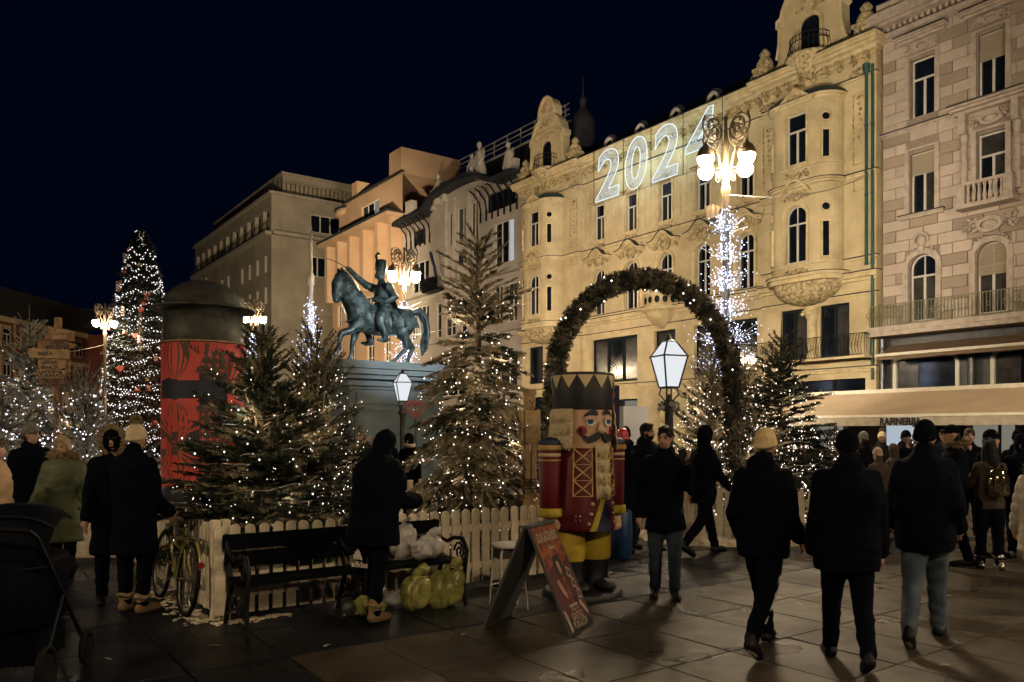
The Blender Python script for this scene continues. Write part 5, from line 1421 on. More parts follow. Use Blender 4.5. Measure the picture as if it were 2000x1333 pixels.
# ------------------------------------------------------------------ firs with needles as real blades
def fir(name, label, loc, H, R, needle, twig, seed, bare=.18, whorls=None, per=7, droop=.25, lights=0, lr=.013, base=.25, spikes=0, dens=1.0, led="led_warm", nl=.044, open_=0.0, up=.0, glow=0, squash=None, trunk_m="bark", lightz=(0.05, .8), group="decorated firs", nw=.24):
    rn = random.Random(seed)
    o = empty(name, loc, rn.random() * 6.28); tag(o, label, "tree", group)
    tr = MB()
    tip = Vector((rn.uniform(-.05, .05), rn.uniform(-.05, .05), H))
    tr.tube([(0, 0, 0), (rn.uniform(-.03, .03), rn.uniform(-.03, .03), H * .35), (tip.x * .6, tip.y * .6, H * .7), tip], [.028 * H ** .75, .021 * H ** .75, .010 * H ** .75, .006], 7)
    tw = MB(); ns_v, ns_f = [], []
    pts = []
    whorls = whorls or int(H * 7.5)
    def needles(a, b, n, ln, w):
        d = (b - a)
        L = d.length
        if L < 1e-4: return
        d.normalize(); u = d.orthogonal().normalized(); v = d.cross(u)
        for k in range(n):
            t = (k + rn.random()) / n
            p = a + (b - a) * t
            an = rn.random() * 2 * pi
            e = (u * cos(an) + v * sin(an)) * .80 + d * .62
            l = ln * rn.uniform(.7, 1.2) * (1.1 - .4 * t)
            s = (d * cos(an * 3) * .3 + u * sin(an) - v * cos(an)).normalized() * l * w
            i = len(ns_v)
            ns_v.extend(((p - s)[:], (p + s)[:], (p + e * l)[:]))
            ns_f.append((i, i + 1, i + 2))
    for k in range(whorls):
        f = k / (whorls - 1); z_ = base + (H * (1 - bare * .35) - base) * f ** .92; z = z_; dzw = H / whorls * .75
        rad = R * (1 - f) ** .82 * (1 + .18 * sin(k * 1.9)) + .10 * (1 - f) + .05
        if z > H * (1 - bare): rad = max(rad, .30 * (H - z) + .10)
        nb = max(4, int(per * (1 - .35 * f)))
        for j in range(nb):
            if rn.random() < open_: continue
            z = max(base * .6, z_ + (rn.uniform(-dzw, dzw) if z_ < H * (1 - bare) else 0))
            a = 2 * pi * (j + .5 * (k % 2)) / nb + rn.uniform(-.3, .3)
            L = rad * rn.choice((.55, .8, .95, 1.0, 1.1, 1.2)) * rn.uniform(.9, 1.1)
            d = Vector((cos(a), sin(a), 0)); s_ = Vector((-sin(a), cos(a), 0))
            c0 = tip * (z / H) if z > 0 else Vector(); c0 = Vector((c0.x, c0.y, z))
            rise = up + (.75 if z > H * (1 - bare) else .55 * f)
            segs = max(3, int(L / .16)); P = []
            for q in range(segs + 1):
                t = q / segs
                P.append(c0 + d * L * t + Vector((0, 0, L * (rise * t - droop * (1 - f * .7) * t * t * 1.6 + .12 * t ** 3))) + s_ * (.05 * L * sin(t * 3 + j)))
            tw.tube(P, [max(.0035, (.0105 - .007 * q / segs) * (.5 + L)) for q in range(segs + 1)], 4, cap=False)
            sparse = z > H * (1 - bare * .8)
            for q in range(segs):
                t = (q + .5) / segs
                A, B = P[q], P[q + 1]
                needles(A, B, int((44 if not sparse else 40) * dens * (B - A).length / .16 * (.5 + .5 * t)), nl, nw)
                if t < .18 or sparse: continue
                tl = L * .42 * (1.05 - t) + .07
                for s in (-1, 1):
                    if rn.random() < .12: continue
                    dd = ((B - A).normalized() * .75 + s_ * s * .8 + Vector((0, 0, rn.uniform(-.25, .12)))).normalized()
                    E = A + (B - A) * rn.random() + dd * tl * rn.uniform(.7, 1.15) + Vector((0, 0, -droop * tl * .4))
                    tw.tube([A, E], [.0045, .002], 3, cap=False)
                    needles(A, E, int(58 * dens * tl / .2), nl, nw)
                    pts.append(E)
                    if tl > .22:
                        for s2 in (-1, 1):
                            M_ = A.lerp(E, .5); E2 = M_ + (dd + s_.cross(Vector((0, 0, 1))) * s2 * .5 + d * .3).normalized() * tl * .42
                            needles(M_, E2, int(40 * dens * tl / .2 * .6), nl, nw)
                            pts.append(E2)
                pts.append(B)
    for k in range(spikes):
        a = rn.random() * 6.28; z = H * rn.uniform(.45, .8); d = Vector((cos(a), sin(a), 0)); L = rn.uniform(.35, .75)
        P = [Vector((0, 0, z)) + d * .12, Vector((0, 0, z + L * .3)) + d * .3 * L * 1.2, Vector((0, 0, z + L)) + d * (.42 * L)]
        tw.tube(P, [.012, .01, .006], 5)
        needles(P[1], P[2], int(60 * dens * L), nl * .8, nw)
    tr.build("trunk", trunk_m, o); tw.build("branches", twig, o)
    me = bpy.data.meshes.new("needles"); me.from_pydata(ns_v, [], ns_f); me.update()
    no = obj("needles", me, needle, o); no["kind"] = "stuff"
    if lights:
        q = MB(); lw = MB()
        cand = [p for p in pts if lightz[0] * H < p.z < lightz[1] * H]
        for k in range(int(lights * 1.8)):
            p = cand[rn.randrange(len(cand))] + Vector((rn.gauss(0, .03), rn.gauss(0, .03), rn.gauss(0, .03)))
            q.octa(p, lr * rn.choice((.4, .5, .65, .8, 1.05)))
        prev = None
        for k in range(int(H * 14)):
            f = k / (H * 14); z = H * (lightz[0] + (lightz[1] - lightz[0]) * f); a = k * .9; rr = R * (1 - z / H) ** .82 * .9
            p = Vector((rr * cos(a), rr * sin(a), z))
            if prev: lw.tube([prev, prev.lerp(p, .5) - Vector((0, 0, .04)), p], .004, 3, cap=False)
            prev = p
        b = q.build("fairy_lights", led, o); b["kind"] = "stuff"
        lw.build("light_wire", "frame_white", o)
    for k in range(glow):
        ld = bpy.data.lights.new("fairy_glow", 'POINT'); ld.energy = 9.0; ld.color = (1.0, .78, .58); ld.shadow_soft_size = .08
        lo = bpy.data.objects.new("fairy_glow", ld); COL.objects.link(lo); lo.parent = o
        z = H * (.12 + .58 * (k + .5) / glow); a = k * 2.4 + seed; rr = R * (1 - z / H) ** .8 * .62
        lo.location = (rr * cos(a), rr * sin(a), z)
    return o

# the big fir in the middle
fir("fir_tree", "tallest frosted fir with drooping branches and warm lights, left of the big nutcracker", (pxat(935, 10.6), 10.6, 0), 4.85, 1.02, "needle_frost", "twig_frost", 11, bare=.38, per=10, droop=.48, lights=430, lr=.0125, dens=1.35, glow=7, base=.35, nl=.044)
# two firs in the left of the fenced bed
fir("fir_tree", "broad dark fir in front of the red poster column", (pxat(512, 8.9), 8.9, 0), 3.05, 1.02, "needle_half", "twig_frost", 21, whorls=30, bare=.28, per=12, droop=.18, lights=190, lr=.012, dens=1.3, glow=4, base=.35, up=.12, spikes=5)
fir("fir_tree", "fir with many bare upright shoots, between the poster column and the monument", (pxat(612, 10.4), 10.4, 0), 3.25, .80, "needle_half", "twig_frost", 23, bare=.38, per=9, droop=.15, lights=230, lr=.0125, dens=.95, glow=5, base=.4, up=.45, spikes=16)
# silvery firs in the bed at the far left
fir("fir_tree", "silvery fir with a long bare leader behind the wooden signpost", (pxat(62, 14.0), 14.0, 0), 4.0, 1.0, "needle_silver", "twig_silver", 31, bare=.34, per=8, droop=.2, lights=330, lr=.018, dens=.8, base=.5, up=.15, led="led_white", glow=5)
fir("fir_tree", "frosted shrubby fir with crooked bare branches right of the wooden signpost", (pxat(168, 13.4), 13.4, 0), 2.95, .95, "needle_silver", "twig_silver", 33, bare=.35, per=8, droop=.05, lights=330, lr=.018, dens=.6, base=.3, up=.5, spikes=18, led="led_white", glow=3)
fir("fir_tree", "small frosted fir at the left edge of the picture", (pxat(8, 13.0), 13.0, 0), 2.5, .9, "needle_silver", "twig_silver", 35, bare=.2, per=8, droop=.1, lights=260, lr=.017, dens=.7, base=.3, up=.2, led="led_white", glow=2)
# firs in the right bed
fir("fir_tree", "fir strewn with warm lights beside the garland arch's right foot", (pxat(1385, 13.9), 13.9, 0), 3.3, .95, "needle_frost", "twig_frost", 41, bare=.3, per=9, droop=.1, lights=560, lr=.015, dens=.9, base=.35, up=.4, spikes=12, glow=5)
fir("fir_tree", "dark-topped fir dense with lights right of the garland arch", (pxat(1522, 13.4), 13.4, 0), 3.6, 1.15, "needle_dark", "twig_frost", 43, bare=.28, per=9, droop=.25, lights=560, lr=.015, dens=1.2, base=.35, up=.05, glow=4)
fir("fir_tree", "low fir thick with lights at the right bed's front", (pxat(1470, 13.0), 13.0, 0), 2.1, .80, "needle_frost", "twig_frost", 45, bare=.15, per=9, droop=.1, lights=520, lr=.0145, dens=.9, base=.2, up=.15, glow=4)
fir("fir_tree", "frosted fir full of lights directly behind the arch's right leg", (pxat(1455, 14.4), 14.4, 0), 3.2, .95, "needle_frost", "twig_frost", 46, bare=.3, per=9, droop=.15, lights=520, lr=.016, dens=.8, base=.3, up=.3, glow=4, spikes=8)
# small potted fir by the wooden nutcracker
fir("fir_tree", "slim dark fir hidden behind the wooden nutcracker", (pxat(1072, 12.6), 12.6, 0), 2.3, .5, "needle_dark", "twig_frost", 47, bare=.2, per=7, droop=.2, lights=90, lr=.015, dens=.9, base=.3, glow=1)

# ------------------------------------------------------------------ tall Christmas tree at the far left
def big_tree():
    X, Y, H = pxat(275, 45), 45.0, 13.1; rn = random.Random(99)
    o = empty("christmas_tree", (X, Y, 0)); tag(o, "tall dark Christmas tree wound with garlands of white lights, left of the poster column", "tree")
    rad = lambda z: 2.35 * max(0.0, 1 - z / H) ** .62 * (1 - .0 * z) + .08
    t = MB(); t.tube([(0, 0, 0), (0, 0, H)], [.22, .03], 8); t.build("trunk", "bark", o)
    v, f = [], []
    for k in range(26000):
        z = rn.random() ** 1.15 * H * .985 + .3; r_ = rad(z) * rn.uniform(.55, 1.06) * (1 + .10 * sin(z * 4.2)); a = rn.random() * 6.283
        p = Vector((r_ * cos(a), r_ * sin(a), z)); d = Vector((cos(a), sin(a), rn.uniform(-.5, .1))); l = rn.uniform(.12, .3)
        s = Vector((-sin(a), cos(a), rn.uniform(-.4, .4))) * l * .28; i = len(v)
        v.extend(((p - s)[:], (p + s)[:], (p + d * l)[:])); f.append((i, i + 1, i + 2))
    me = bpy.data.meshes.new("needles"); me.from_pydata(v, [], f); no = obj("needles", me, "needle_far", o); no["kind"] = "stuff"
    q = MB(); w = MB(); rows = 19
    for k in range(rows):
        z0 = .8 + (H - 1.1) * k / rows; r0 = rad(z0) + .05; n = int(r0 * 44) + 6; sw = rn.randint(4, 7); ph = rn.random() * 6; am = rn.uniform(.12, .34)
        for j in range(n):
            a = 2 * pi * j / n; z = z0 - am * abs(sin(a * sw / 2 + ph)) * 1.3 + rn.gauss(0, .05) + .25 * sin(a + k)
            rr = (rad(max(.1, z)) + .08) * rn.uniform(.96, 1.06)
            q.octa((rr * cos(a), rr * sin(a), z), rn.uniform(.030, .050))
            if rn.random() < .35: q.octa((rr * cos(a + .03), rr * sin(a + .03), z - rn.uniform(.05, .15)), rn.uniform(.026, .042))
    for k in range(40): q.octa((rn.gauss(0, .12), rn.gauss(0, .12), H - abs(rn.gauss(0, .5))), .04)
    b = q.build("garland_lights", "fairy_far", o); b["kind"] = "stuff"
    mat("bauble_red", (.24, .045, .035), .5); mat("bauble_gold", (.34, .23, .10), .5); mat("bauble_pink", (.36, .15, .12), .5)
    for k in range(34):
        z = .9 + (H - 2) * (k + rn.random()) / 34; a = -pi / 2 + rn.uniform(-1.25, 1.25); rr = rad(z) + .14; c = Vector((rr * cos(a), rr * sin(a), z)); s = rn.uniform(.11, .2); t = MB(); kind = k % 5
        R = Matrix.Rotation(a + pi / 2, 3, 'Z')
        if kind == 0:      # bow
            for sx in (-1, 1):
                t.ell(c + R @ Vector((sx * s * .6, 0, s * .3)), (s * .6, .07, s * .38), 8, 6, 0, R @ Matrix.Rotation(sx * -.4, 3, 'Y'))
                t.tube([c + R @ Vector((0, 0, .1)), c + R @ Vector((sx * s * .45, 0, -s * 1.5))], [.05, .11], 6, flat=(1, .4))
            t.build("bow", "bauble_pink", o)
        elif kind == 1:    # star
            P = [(cos(pi / 2 + i * pi / 5) * (s if i % 2 == 0 else s * .45), sin(pi / 2 + i * pi / 5) * (s if i % 2 == 0 else s * .45)) for i in range(10)]
            t.prism(P, -.04, .04); t.xform(Matrix.Translation(c) @ R.to_4x4()); t.build("star", "bauble_gold", o)
        elif kind == 2:    # candy stick
            t.tube([c + Vector((0, 0, s * 1.6)), c - Vector((0, 0, s * 1.2))], .085, 8); cs = t.build("candy_stick", "white_paint", o)
            t = MB(); t.tube([c + Vector((.088 * cos(i * .8), .088 * sin(i * .8), s * 1.5 - i * s * .11)) for i in range(24)], .035, 5); t.build("stripe", "bauble_red", cs)
        elif kind == 3:    # heart
            P = [(s * 1.1 * (16 * sin(x) ** 3) / 16, s * 1.1 * (13 * cos(x) - 5 * cos(2 * x) - 2 * cos(3 * x) - cos(4 * x)) / 16) for x in [i * 2 * pi / 20 for i in range(20)]]
            t.prism(P, -.06, .06); t.xform(Matrix.Translation(c) @ R.to_4x4()); t.build("heart", "bauble_red", o)
        else:
            t.ell(c, (s * .8, s * .8, s * .8)); t.cyl(c + Vector((0, 0, s * .8)), c + Vector((0, 0, s)), .05, n=6); t.build("bauble", "bauble_red", o)
big_tree()

# ------------------------------------------------------------------ garland arch
AX, AY, AW, AH = pxat(1262, 12.4), 12.4, 1.50, 4.12
arch = empty("garland_arch", (AX, AY, 0), radians(14)); tag(arch, "round arch wrapped in dry frosted fir garland with a few warm lights", "arch")
path = []
for k in range(41):
    t = k / 40
    if t < .22: path.append(Vector((-AW - .12 * (1 - t / .22), 0, (AH - AW * 1.12) * t / .22)))
    elif t > .78: path.append(Vector((AW + .12 * ((t - .78) / .22), 0, (AH - AW * 1.12) * (1 - t) / .22)))
    else:
        a = pi - pi * (t - .22) / .56; path.append(Vector((AW * cos(a), 0, AH - AW * 1.12 + AW * 1.12 * sin(a))))
t = MB()
for y in (-.09, .09): t.tube([p + Vector((0, y, 0)) for p in path], .022, 6)
t.build("arch_frame", "lamp_grey", arch)
t = MB(); t.tube([p + Vector((.02 * sin(k * 3), .02 * cos(k * 2), 0)) for k, p in enumerate(path)], [.085 + .015 * sin(k * 2.3) for k in range(41)], 9); t.build("straw_core", "garland_leaf", arch)
rn = random.Random(61); v, f = [], []; tw = MB()
for k in range(7600):
    q = rn.random() * 39.999; i = int(q); p = path[i].lerp(path[i + 1], q - i); d = (path[i + 1] - path[i]).normalized(); nrm = d.cross(Vector((0, 1, 0)))
    a = rn.random() * 2 * pi; rr = .105 * sqrt(rn.random()) + .02
    e = (nrm * cos(a) + Vector((0, 1, 0)) * sin(a)); c = p + e * rr
    dr = (e * .9 + d * rn.uniform(-.8, .8) + Vector((rn.gauss(0, .3), rn.gauss(0, .3), rn.gauss(0, .3)))).normalized(); L = rn.uniform(.05, .095)
    u = dr.orthogonal().normalized(); w = dr.cross(u)
    for j in range(11):
        tt = j / 11; an = rn.random() * 6.283; ee = (u * cos(an) + w * sin(an)) * .75 + dr * .66; l = rn.uniform(.028, .048); s = (u * sin(an) - w * cos(an)) * l * .26; b = c + dr * L * tt; n = len(v)
        v.extend(((b - s)[:], (b + s)[:], (b + ee * l)[:])); f.append((n, n + 1, n + 2))
me = bpy.data.meshes.new("garland"); me.from_pydata(v, [], f); g = obj("garland", me, "garland_leaf", arch); g["kind"] = "stuff"
t = MB()
for k in range(58):
    q = rn.random() * 39.9; i = int(q); p = path[i]; a = rn.random() * 6.28; d = (path[min(40, i + 1)] - path[i]).normalized(); nrm = d.cross(Vector((0, 1, 0)))
    t.octa(p + (nrm * cos(a) + Vector((0, 1, 0)) * sin(a)) * .17, .018)
b = t.build("fairy_lights", "led_warm", arch); b["kind"] = "stuff"
# ------------------------------------------------------------------ picket fences
mat("nail", (.05, .045, .04), .6)
pk = MB(); w2, th, z0, z1 = .046, .011, .06, .86
prof = [(-w2, z0), (w2, z0), (w2, z1 - .03)] + [(w2 * cos(a), z1 - .03 + w2 * .95 * sin(a)) for a in [k * pi / 8 for k in range(1, 8)]] + [(-w2, z1 - .03)]
pk.prism(prof, -th, th); PICKET = pk.mesh("picket"); PICKET.materials.append(MAT("fence_paint"))
def fence(a, b, label, front=1, spacing=.132, group="white picket fences", ht=1.0):
    a, b = Vector((a[0], a[1], 0)), Vector((b[0], b[1], 0)); d = b - a; L = d.length; ang = atan2(d.y, d.x)
    o = empty("picket_fence", a, ang); tag(o, label, "fence", group)
    rn = random.Random(int(L * 100))
    for z in (.24, .66):
        t = MB(); t.bx(0, L, .014, .038, z - .035, z + .035); t.build("rail", "fence_paint", o)
    n = int(L / spacing)
    for k in range(n + 1):
        p = bpy.data.objects.new("picket", PICKET); COL.objects.link(p); p.parent = o
        p.location = (k * spacing + .02, -.002 + rn.uniform(-.002, .002), rn.uniform(-.008, .008)); p.rotation_euler = (0, rn.uniform(-.012, .012), 0); p.scale = (1, 1, ht)
    for x in (0.0, L):
        t = MB(); t.cbox((x, .08, .46), (.08, .08, .92), .008); t.build("post", "fence_paint", o)
    return o
FC = sq(-7.39, 2.05)
fence(FC, sq(-7.39, 6.45), "long white picket fence behind the bench")
fence(sq(-12.6, 2.06), sq(-7.47, 2.06), "white picket fence running back behind the bicycle", spacing=.122)
fence(sq(-7.45, 6.5), sq(-11.8, 6.5), "short picket fence hidden behind the big nutcracker")
fence((2.92, 12.28), (4.62, 11.48), "white picket fence round the right bed, between the walking men")
fence((2.55, 14.6), (2.90, 12.32), "side of the right bed's white fence by the hooded walker")
# trampled snow heaps in the beds
def heap(x, y, rx, ry, h, label, seed):
    rn = random.Random(seed); t = MB(); n = 22; vs = []
    for i in range(n + 1):
        for j in range(n + 1):
            a, b = (i / n - .5) * 2, (j / n - .5) * 2; d = min(1, hypot(a, b))
            z = h * (1 - d ** 1.6) + (.09 * noise.noise(Vector((a * 4 + seed, b * 4, 0))) + .05 * noise.noise(Vector((a * 11, b * 11, seed)))) * (1 - d ** 6) * (h / .3) ** .5
            vs.append((x + a * rx, y + b * ry, max(-.005, z) if d < 1 else -.006))
    t.add(vs, [(i * (n + 1) + j, (i + 1) * (n + 1) + j, (i + 1) * (n + 1) + j + 1, i * (n + 1) + j + 1) for i in range(n) for j in range(n)], 0, True)
    tag(t.build("snow_heap", "snow"), label, "snow heap")
heap(-3.0, 9.0, .75, .65, .62, "grey snow heap at the foot of the dark fir behind the bench", 1)
heap(-1.9, 10.0, 1.3, 1.0, .34, "flat dirty snow between the firs inside the fence", 2)
heap(-.4, 10.6, 1.1, .9, .4, "snow heap under the tallest fir", 5)
heap(3.6, 13.0, 1.5, 1.1, .5, "snow heap under the firs of the right bed", 3)
heap(-6.0, 11.6, 1.3, .7, .5, "low heap of dirty snow behind the woman in the green coat", 4)

# ------------------------------------------------------------------ poster column
PCX, PCY, PR = pxat(398, 12.0), 12.0, .595
pc = empty("poster_column", (PCX, PCY, 0)); tag(pc, "round advertising column with dark domed roof and red patterned poster", "advertising column")
mat("poster_red", (.55, .065, .045), .6, var=.12, scale=4); mat("poster_brown", (.065, .040, .024), .6, var=.12); mat("poster_navy", (.010, .013, .030), .6, var=.1); mat("poster_pink", (.52, .09, .12), .6, var=.1)
t = MB(); t.lathe([(PR + .06, 0), (PR + .06, .3), (PR, .34), (PR, 3.05)], n=48); t.build("shaft", "poster_red", pc)
t = MB(); t.lathe([(PR + .012, 3.03), (PR + .018, 3.06), (PR - .02, 3.09), (PR - .02, 3.55), (PR + .02, 3.57)], n=48); t.build("head_band", "rust_metal", pc)
t = MB(); t.lathe([(PR - .05, 3.56), (PR + .14, 3.545), (PR + .15, 3.58), (PR + .0, 3.60), (PR - .02, 3.63), (PR * .91, 3.74), (PR * .76, 3.86), (PR * .52, 3.955), (PR * .25, 3.995), (.06, 4.005), (.05, 4.02), (.07, 4.04), (.05, 4.07), (.02, 4.09), (0, 4.1)], n=48); t.build("domed_roof", "rust_metal", pc)
t = MB(); t.tube([((PR + .022) * cos(a), (PR + .022) * sin(a), 3.045) for a in [k * 2 * pi / 48 for k in range(48)]], .012, 5, closed=True); t.build("gilt_rim", "wood_pale", pc)
# printed pattern, mirrored panels of balloons, stars and fans (angle measured from the side facing the viewer)
F0 = atan2(-PCY, -PCX)
LAY = [.002]
def stick(poly, m, store):
    LAY[0] += .0003
    bm = bmesh.new(); vs = [bm.verts.new((p[0], p[1], 0)) for p in poly]
    try: bm.faces.new(vs)
    except Exception: bm.free(); return
    bmesh.ops.triangulate(bm, faces=bm.faces[:])
    for _ in range(2):
        long = [e for e in bm.edges if abs(e.verts[0].co.x - e.verts[1].co.x) > .03]
        if long: bmesh.ops.subdivide_edges(bm, edges=long, cuts=3); bmesh.ops.triangulate(bm, faces=bm.faces[:])
    bm.verts.index_update(); R_ = PR + LAY[0]
    V = [(R_ * cos(F0 + v.co.x / PR), R_ * sin(F0 + v.co.x / PR), v.co.y) for v in bm.verts]; Fs = [tuple(v.index for v in f.verts) for f in bm.faces]
    bm.free(); store.add(V, Fs, m)
def star4(x, y, r): return [(x + (r if k % 2 == 0 else r * .42) * cos(k * pi / 4), y + (r if k % 2 == 0 else r * .42) * sin(k * pi / 4)) for k in range(8)]
def motif(cx, zm, store, up):
    """half panel above (up=1) or below (up=-1) the mirror line zm; cx centre of the balloon"""
    LAY[0] = .005
    Q = lambda x, z: (cx + x, zm + up * z)
    stick([Q(-.34, 0), Q(.36, 0), Q(.36, .13), Q(.05, .13), Q(0, .2), Q(-.05, .13), Q(-.34, .13)], 2, store); stick([Q(.36, 0), Q(.75, 0), Q(.75, .26), Q(.36, .26)], 2, store)
    bal = [Q(.27 * sin(a) * (1 if a < pi else 1), .42 - .27 * cos(a) + (.20 * max(0, (a if a < pi else 2 * pi - a) - 2.0) if True else 0)) for a in [k * 2 * pi / 26 for k in range(26)]]
    stick([Q(.20, .62), Q(.36, .5), Q(.36, .95), Q(.08, .9)], 2, store); stick([Q(-.36, .86), Q(.36, .86), Q(.36, 1.12), Q(-.36, 1.12)], 1, store)
    stick(bal, 0, store)
    for s in (-1, 1):
        for k, (o, w) in enumerate(((.05, .03), (.13, .032), (.205, .026))):
            L = [Q(s * (o + w) * sin(pi * t) ** .55, .16 + .68 * t) for t in [i / 8 for i in range(9)]]; Rr = [Q(s * o * sin(pi * t) ** .55, .16 + .68 * t) for t in [i / 8 for i in range(9)]]
            stick(L + Rr[::-1], 1, store)
    for k in range(9):
        a = -1.1 + 2.2 * k / 8; b = a + .12
        stick([Q(.03 * sin(a), .86), Q(.42 * sin(a), .86 + .42 * cos(a)), Q(.42 * sin(b), .86 + .42 * cos(b)), Q(.03 * sin(b), .86)], 0, store)
    stick([Q(-.05, .82), Q(.05, .82), Q(.07, .95), Q(-.07, .95)], 1, store)
    stick([Q(.36, .3), Q(.75, .3), Q(.75, .78), Q(.36, .78)], 1, store)
    for i in range(4):
        for j in range(4): stick([(p[0], p[1]) for p in star4(*Q(.41 + .1 * i, .36 + .12 * j), .048 if (i + j) % 2 else .034)], 0, store)
    stick([Q(.50 + .03 * sin(t), .45 + .13 * cos(t) ) for t in [k * pi / 6 for k in range(12)]], 3, store)
    stick([Q(.75, .0), Q(1.5, .0), Q(1.5, 1.2), Q(.75, 1.2)], 0, store)
    for k in range(7):
        a = .1 + .42 * k; b = a + .17
        stick([Q(.78 + .1 * cos(a), .1 + .1 * sin(a)), Q(.78 + .5 * cos(a), .08 + .5 * sin(a)), Q(.78 + .5 * cos(b), .08 + .5 * sin(b)), Q(.78 + .1 * cos(b), .1 + .1 * sin(b))], 1, store)
    for k in range(4):
        z = .62 + .12 * k; P = [Q(.85 + .5 * t, z + .05 * cos(t * 9) + .03 * sin(t * 5)) for t in [i / 10 for i in range(11)]]; P2 = [Q(.85 + .5 * t, z + .05 + .05 * cos(t * 9) + .01 * sin(t * 7)) for t in [i / 10 for i in range(11)]]
        stick(P + P2[::-1], 1 if k % 2 else 3, store)
    stick([Q(.55 + .12 * cos(a), .22 + .09 * sin(a)) for a in [k * pi / 6 for k in range(12)]], 1, store)
st = MB()
for zm in (2.34, .78):
    for up in (1, -1):
        motif(-.42, zm, st, up) if not (zm > 2 and up > 0) else None
# the upper half panel stops at the rim
_m = MB()
for up in (1,):
    motif(-.42, 2.34, _m, 1)
keep = [i for i, f in enumerate(_m.f) if max(_m.v[k][2] for k in f) < 3.04]
st.add(_m.v, [], 0); off = len(st.v) - len(_m.v)
for i in keep: st.f.append(tuple(k + off for k in _m.f[i])); st.m.append(_m.m[i]); st.sm.append(False)
st.build("poster_print", ["poster_red", "poster_brown", "poster_navy", "poster_pink"], pc)

# ------------------------------------------------------------------ bench
bn = empty("park_bench", sq(-7.02, 2.04), ROT + pi / 2); tag(bn, "long dark bench with curled iron sides in front of the picket fence", "bench")
# local x runs along the fence, local y points to the fence? (x = +v, y = -u)
mat("bench_wood", (.0025, .0032, .0055), .6, spec=.04, scale=14, bump=.2, bscale=60)
BL = 2.28
for k, (y, z) in enumerate(((-.30, .44), (-.19, .43), (-.08, .42), (.03, .425))):
    t = MB(); t.cbox((BL / 2, y + .05, z), (.095, .035, BL - .05), .006, 0, Matrix.Rotation(pi / 2, 3, 'Y') @ Matrix.Rotation(pi / 2, 3, 'Z')); t.build("seat_slat", "bench_wood", bn)
for k, z in enumerate((.585, .735)):
    t = MB(); t.cbox((BL / 2, .20 + .06 * k, z), (.13, .035, BL - .05), .006, 0, Matrix.Rotation(pi / 2, 3, 'Y') @ Matrix.Rotation(-.0, 3, 'Z')); t.build("back_slat", "bench_wood", bn)
for x in (.06, BL / 2, BL - .06):
    t = MB()
    t.tube([(x, -.34, 0), (x, -.30, .2), (x, -.33, .40), (x, -.36, .55), (x, -.28, .66), (x, -.12, .65), (x, .02, .60), (x, .14, .62), (x, .24, .70), (x, .29, .80)], .022, 6)
    t.tube([(x, .30, 0), (x, .22, .2), (x, .12, .38), (x, .18, .5), (x, .29, .79)], .022, 6); t.tube([(x, -.33, .40), (x, -.1, .39), (x, .12, .40)], .02, 6)
    t.tube(spiral((x, -.22, .52), .1, 1.7, 20, (0, 1, 0), (0, 0, 1)), .012, 5); t.tube(spiral((x, -.1, .22), .12, 1.7, 20, (0, 1, 0), (0, 0, 1)), .014, 5); t.tube(spiral((x, .12, .2), .08, 1.6, 18, (0, -1, 0), (0, 0, 1)), .012, 5)
    t.tube([(x, -.32, .12), (x, 0, .18), (x, .26, .1)], .014, 5)
    t.build("iron_side", "iron", bn)
# ------------------------------------------------------------------ plastic bags
mat("bag_white", (.40, .38, .36), .3, scale=12, bump=.8, bscale=14); mat("bag_green", (.30, .29, .09), .28, scale=9, col2=(.22, .21, .05), bump=.9, bscale=12)
def bag(loc, s, m, label, seed):
    t = MB(); rn = random.Random(seed)
    t.ell((0, 0, s[2] * .5), (s[0] / 2, s[1] / 2, s[2] * .52), 16, 12)
    for k in range(4): a = rn.random() * 6.28; t.ell((s[0] * .3 * cos(a), s[1] * .3 * sin(a), s[2] * rn.uniform(.3, .8)), (s[0] * .25, s[1] * .25, s[2] * .28))
    t.caps([(0, 0, s[2] * .9), (s[0] * .12, 0, s[2] * 1.15), (s[0] * .3, 0, s[2] * 1.2)], [s[0] * .16, s[0] * .07, s[0] * .13], 8)
    def dp(co):
        return .035 * vn(co, 8, seed) + .045 * (np.abs(vn(co, (16, 16, 6), seed)) ** .5 - .6) + .012 * (np.abs(vn(co, (50, 50, 14), seed * 2)) ** .6 - .5)
    o = remesh(t, "plastic_bag", m, None, .011, 1, dp); o.location = loc; tag(o, label, "bag", "plastic bags at the bench"); return o
def bench_pt(x, y, z): return bn.matrix_basis @ Vector((x, y, z))
b = bench_pt(1.92, -.05, .45); bag(b, (.36, .3, .22), "bag_white", "crumpled white plastic bag lying on the bench seat", 1)
b = bench_pt(1.74, .10, .45); bag(b, (.26, .2, .34), "bag_white", "upright greyish plastic bag leaning on the bench back", 2)
b = bench_pt(2.02, -.25, 0); bag(b, (.40, .3, .36), "bag_green", "largest yellowish green bag on the ground under the bench end", 3)
b = bench_pt(1.70, -.25, 0); bag(b, (.3, .28, .33), "bag_green", "slumped yellowish green bag beside the standing person's boots", 4)
b = bench_pt(1.22, -.25, 0); bag(b, (.3, .3, .2), "bag_green", "low folded yellow-green bag left of the standing person's boots", 5)

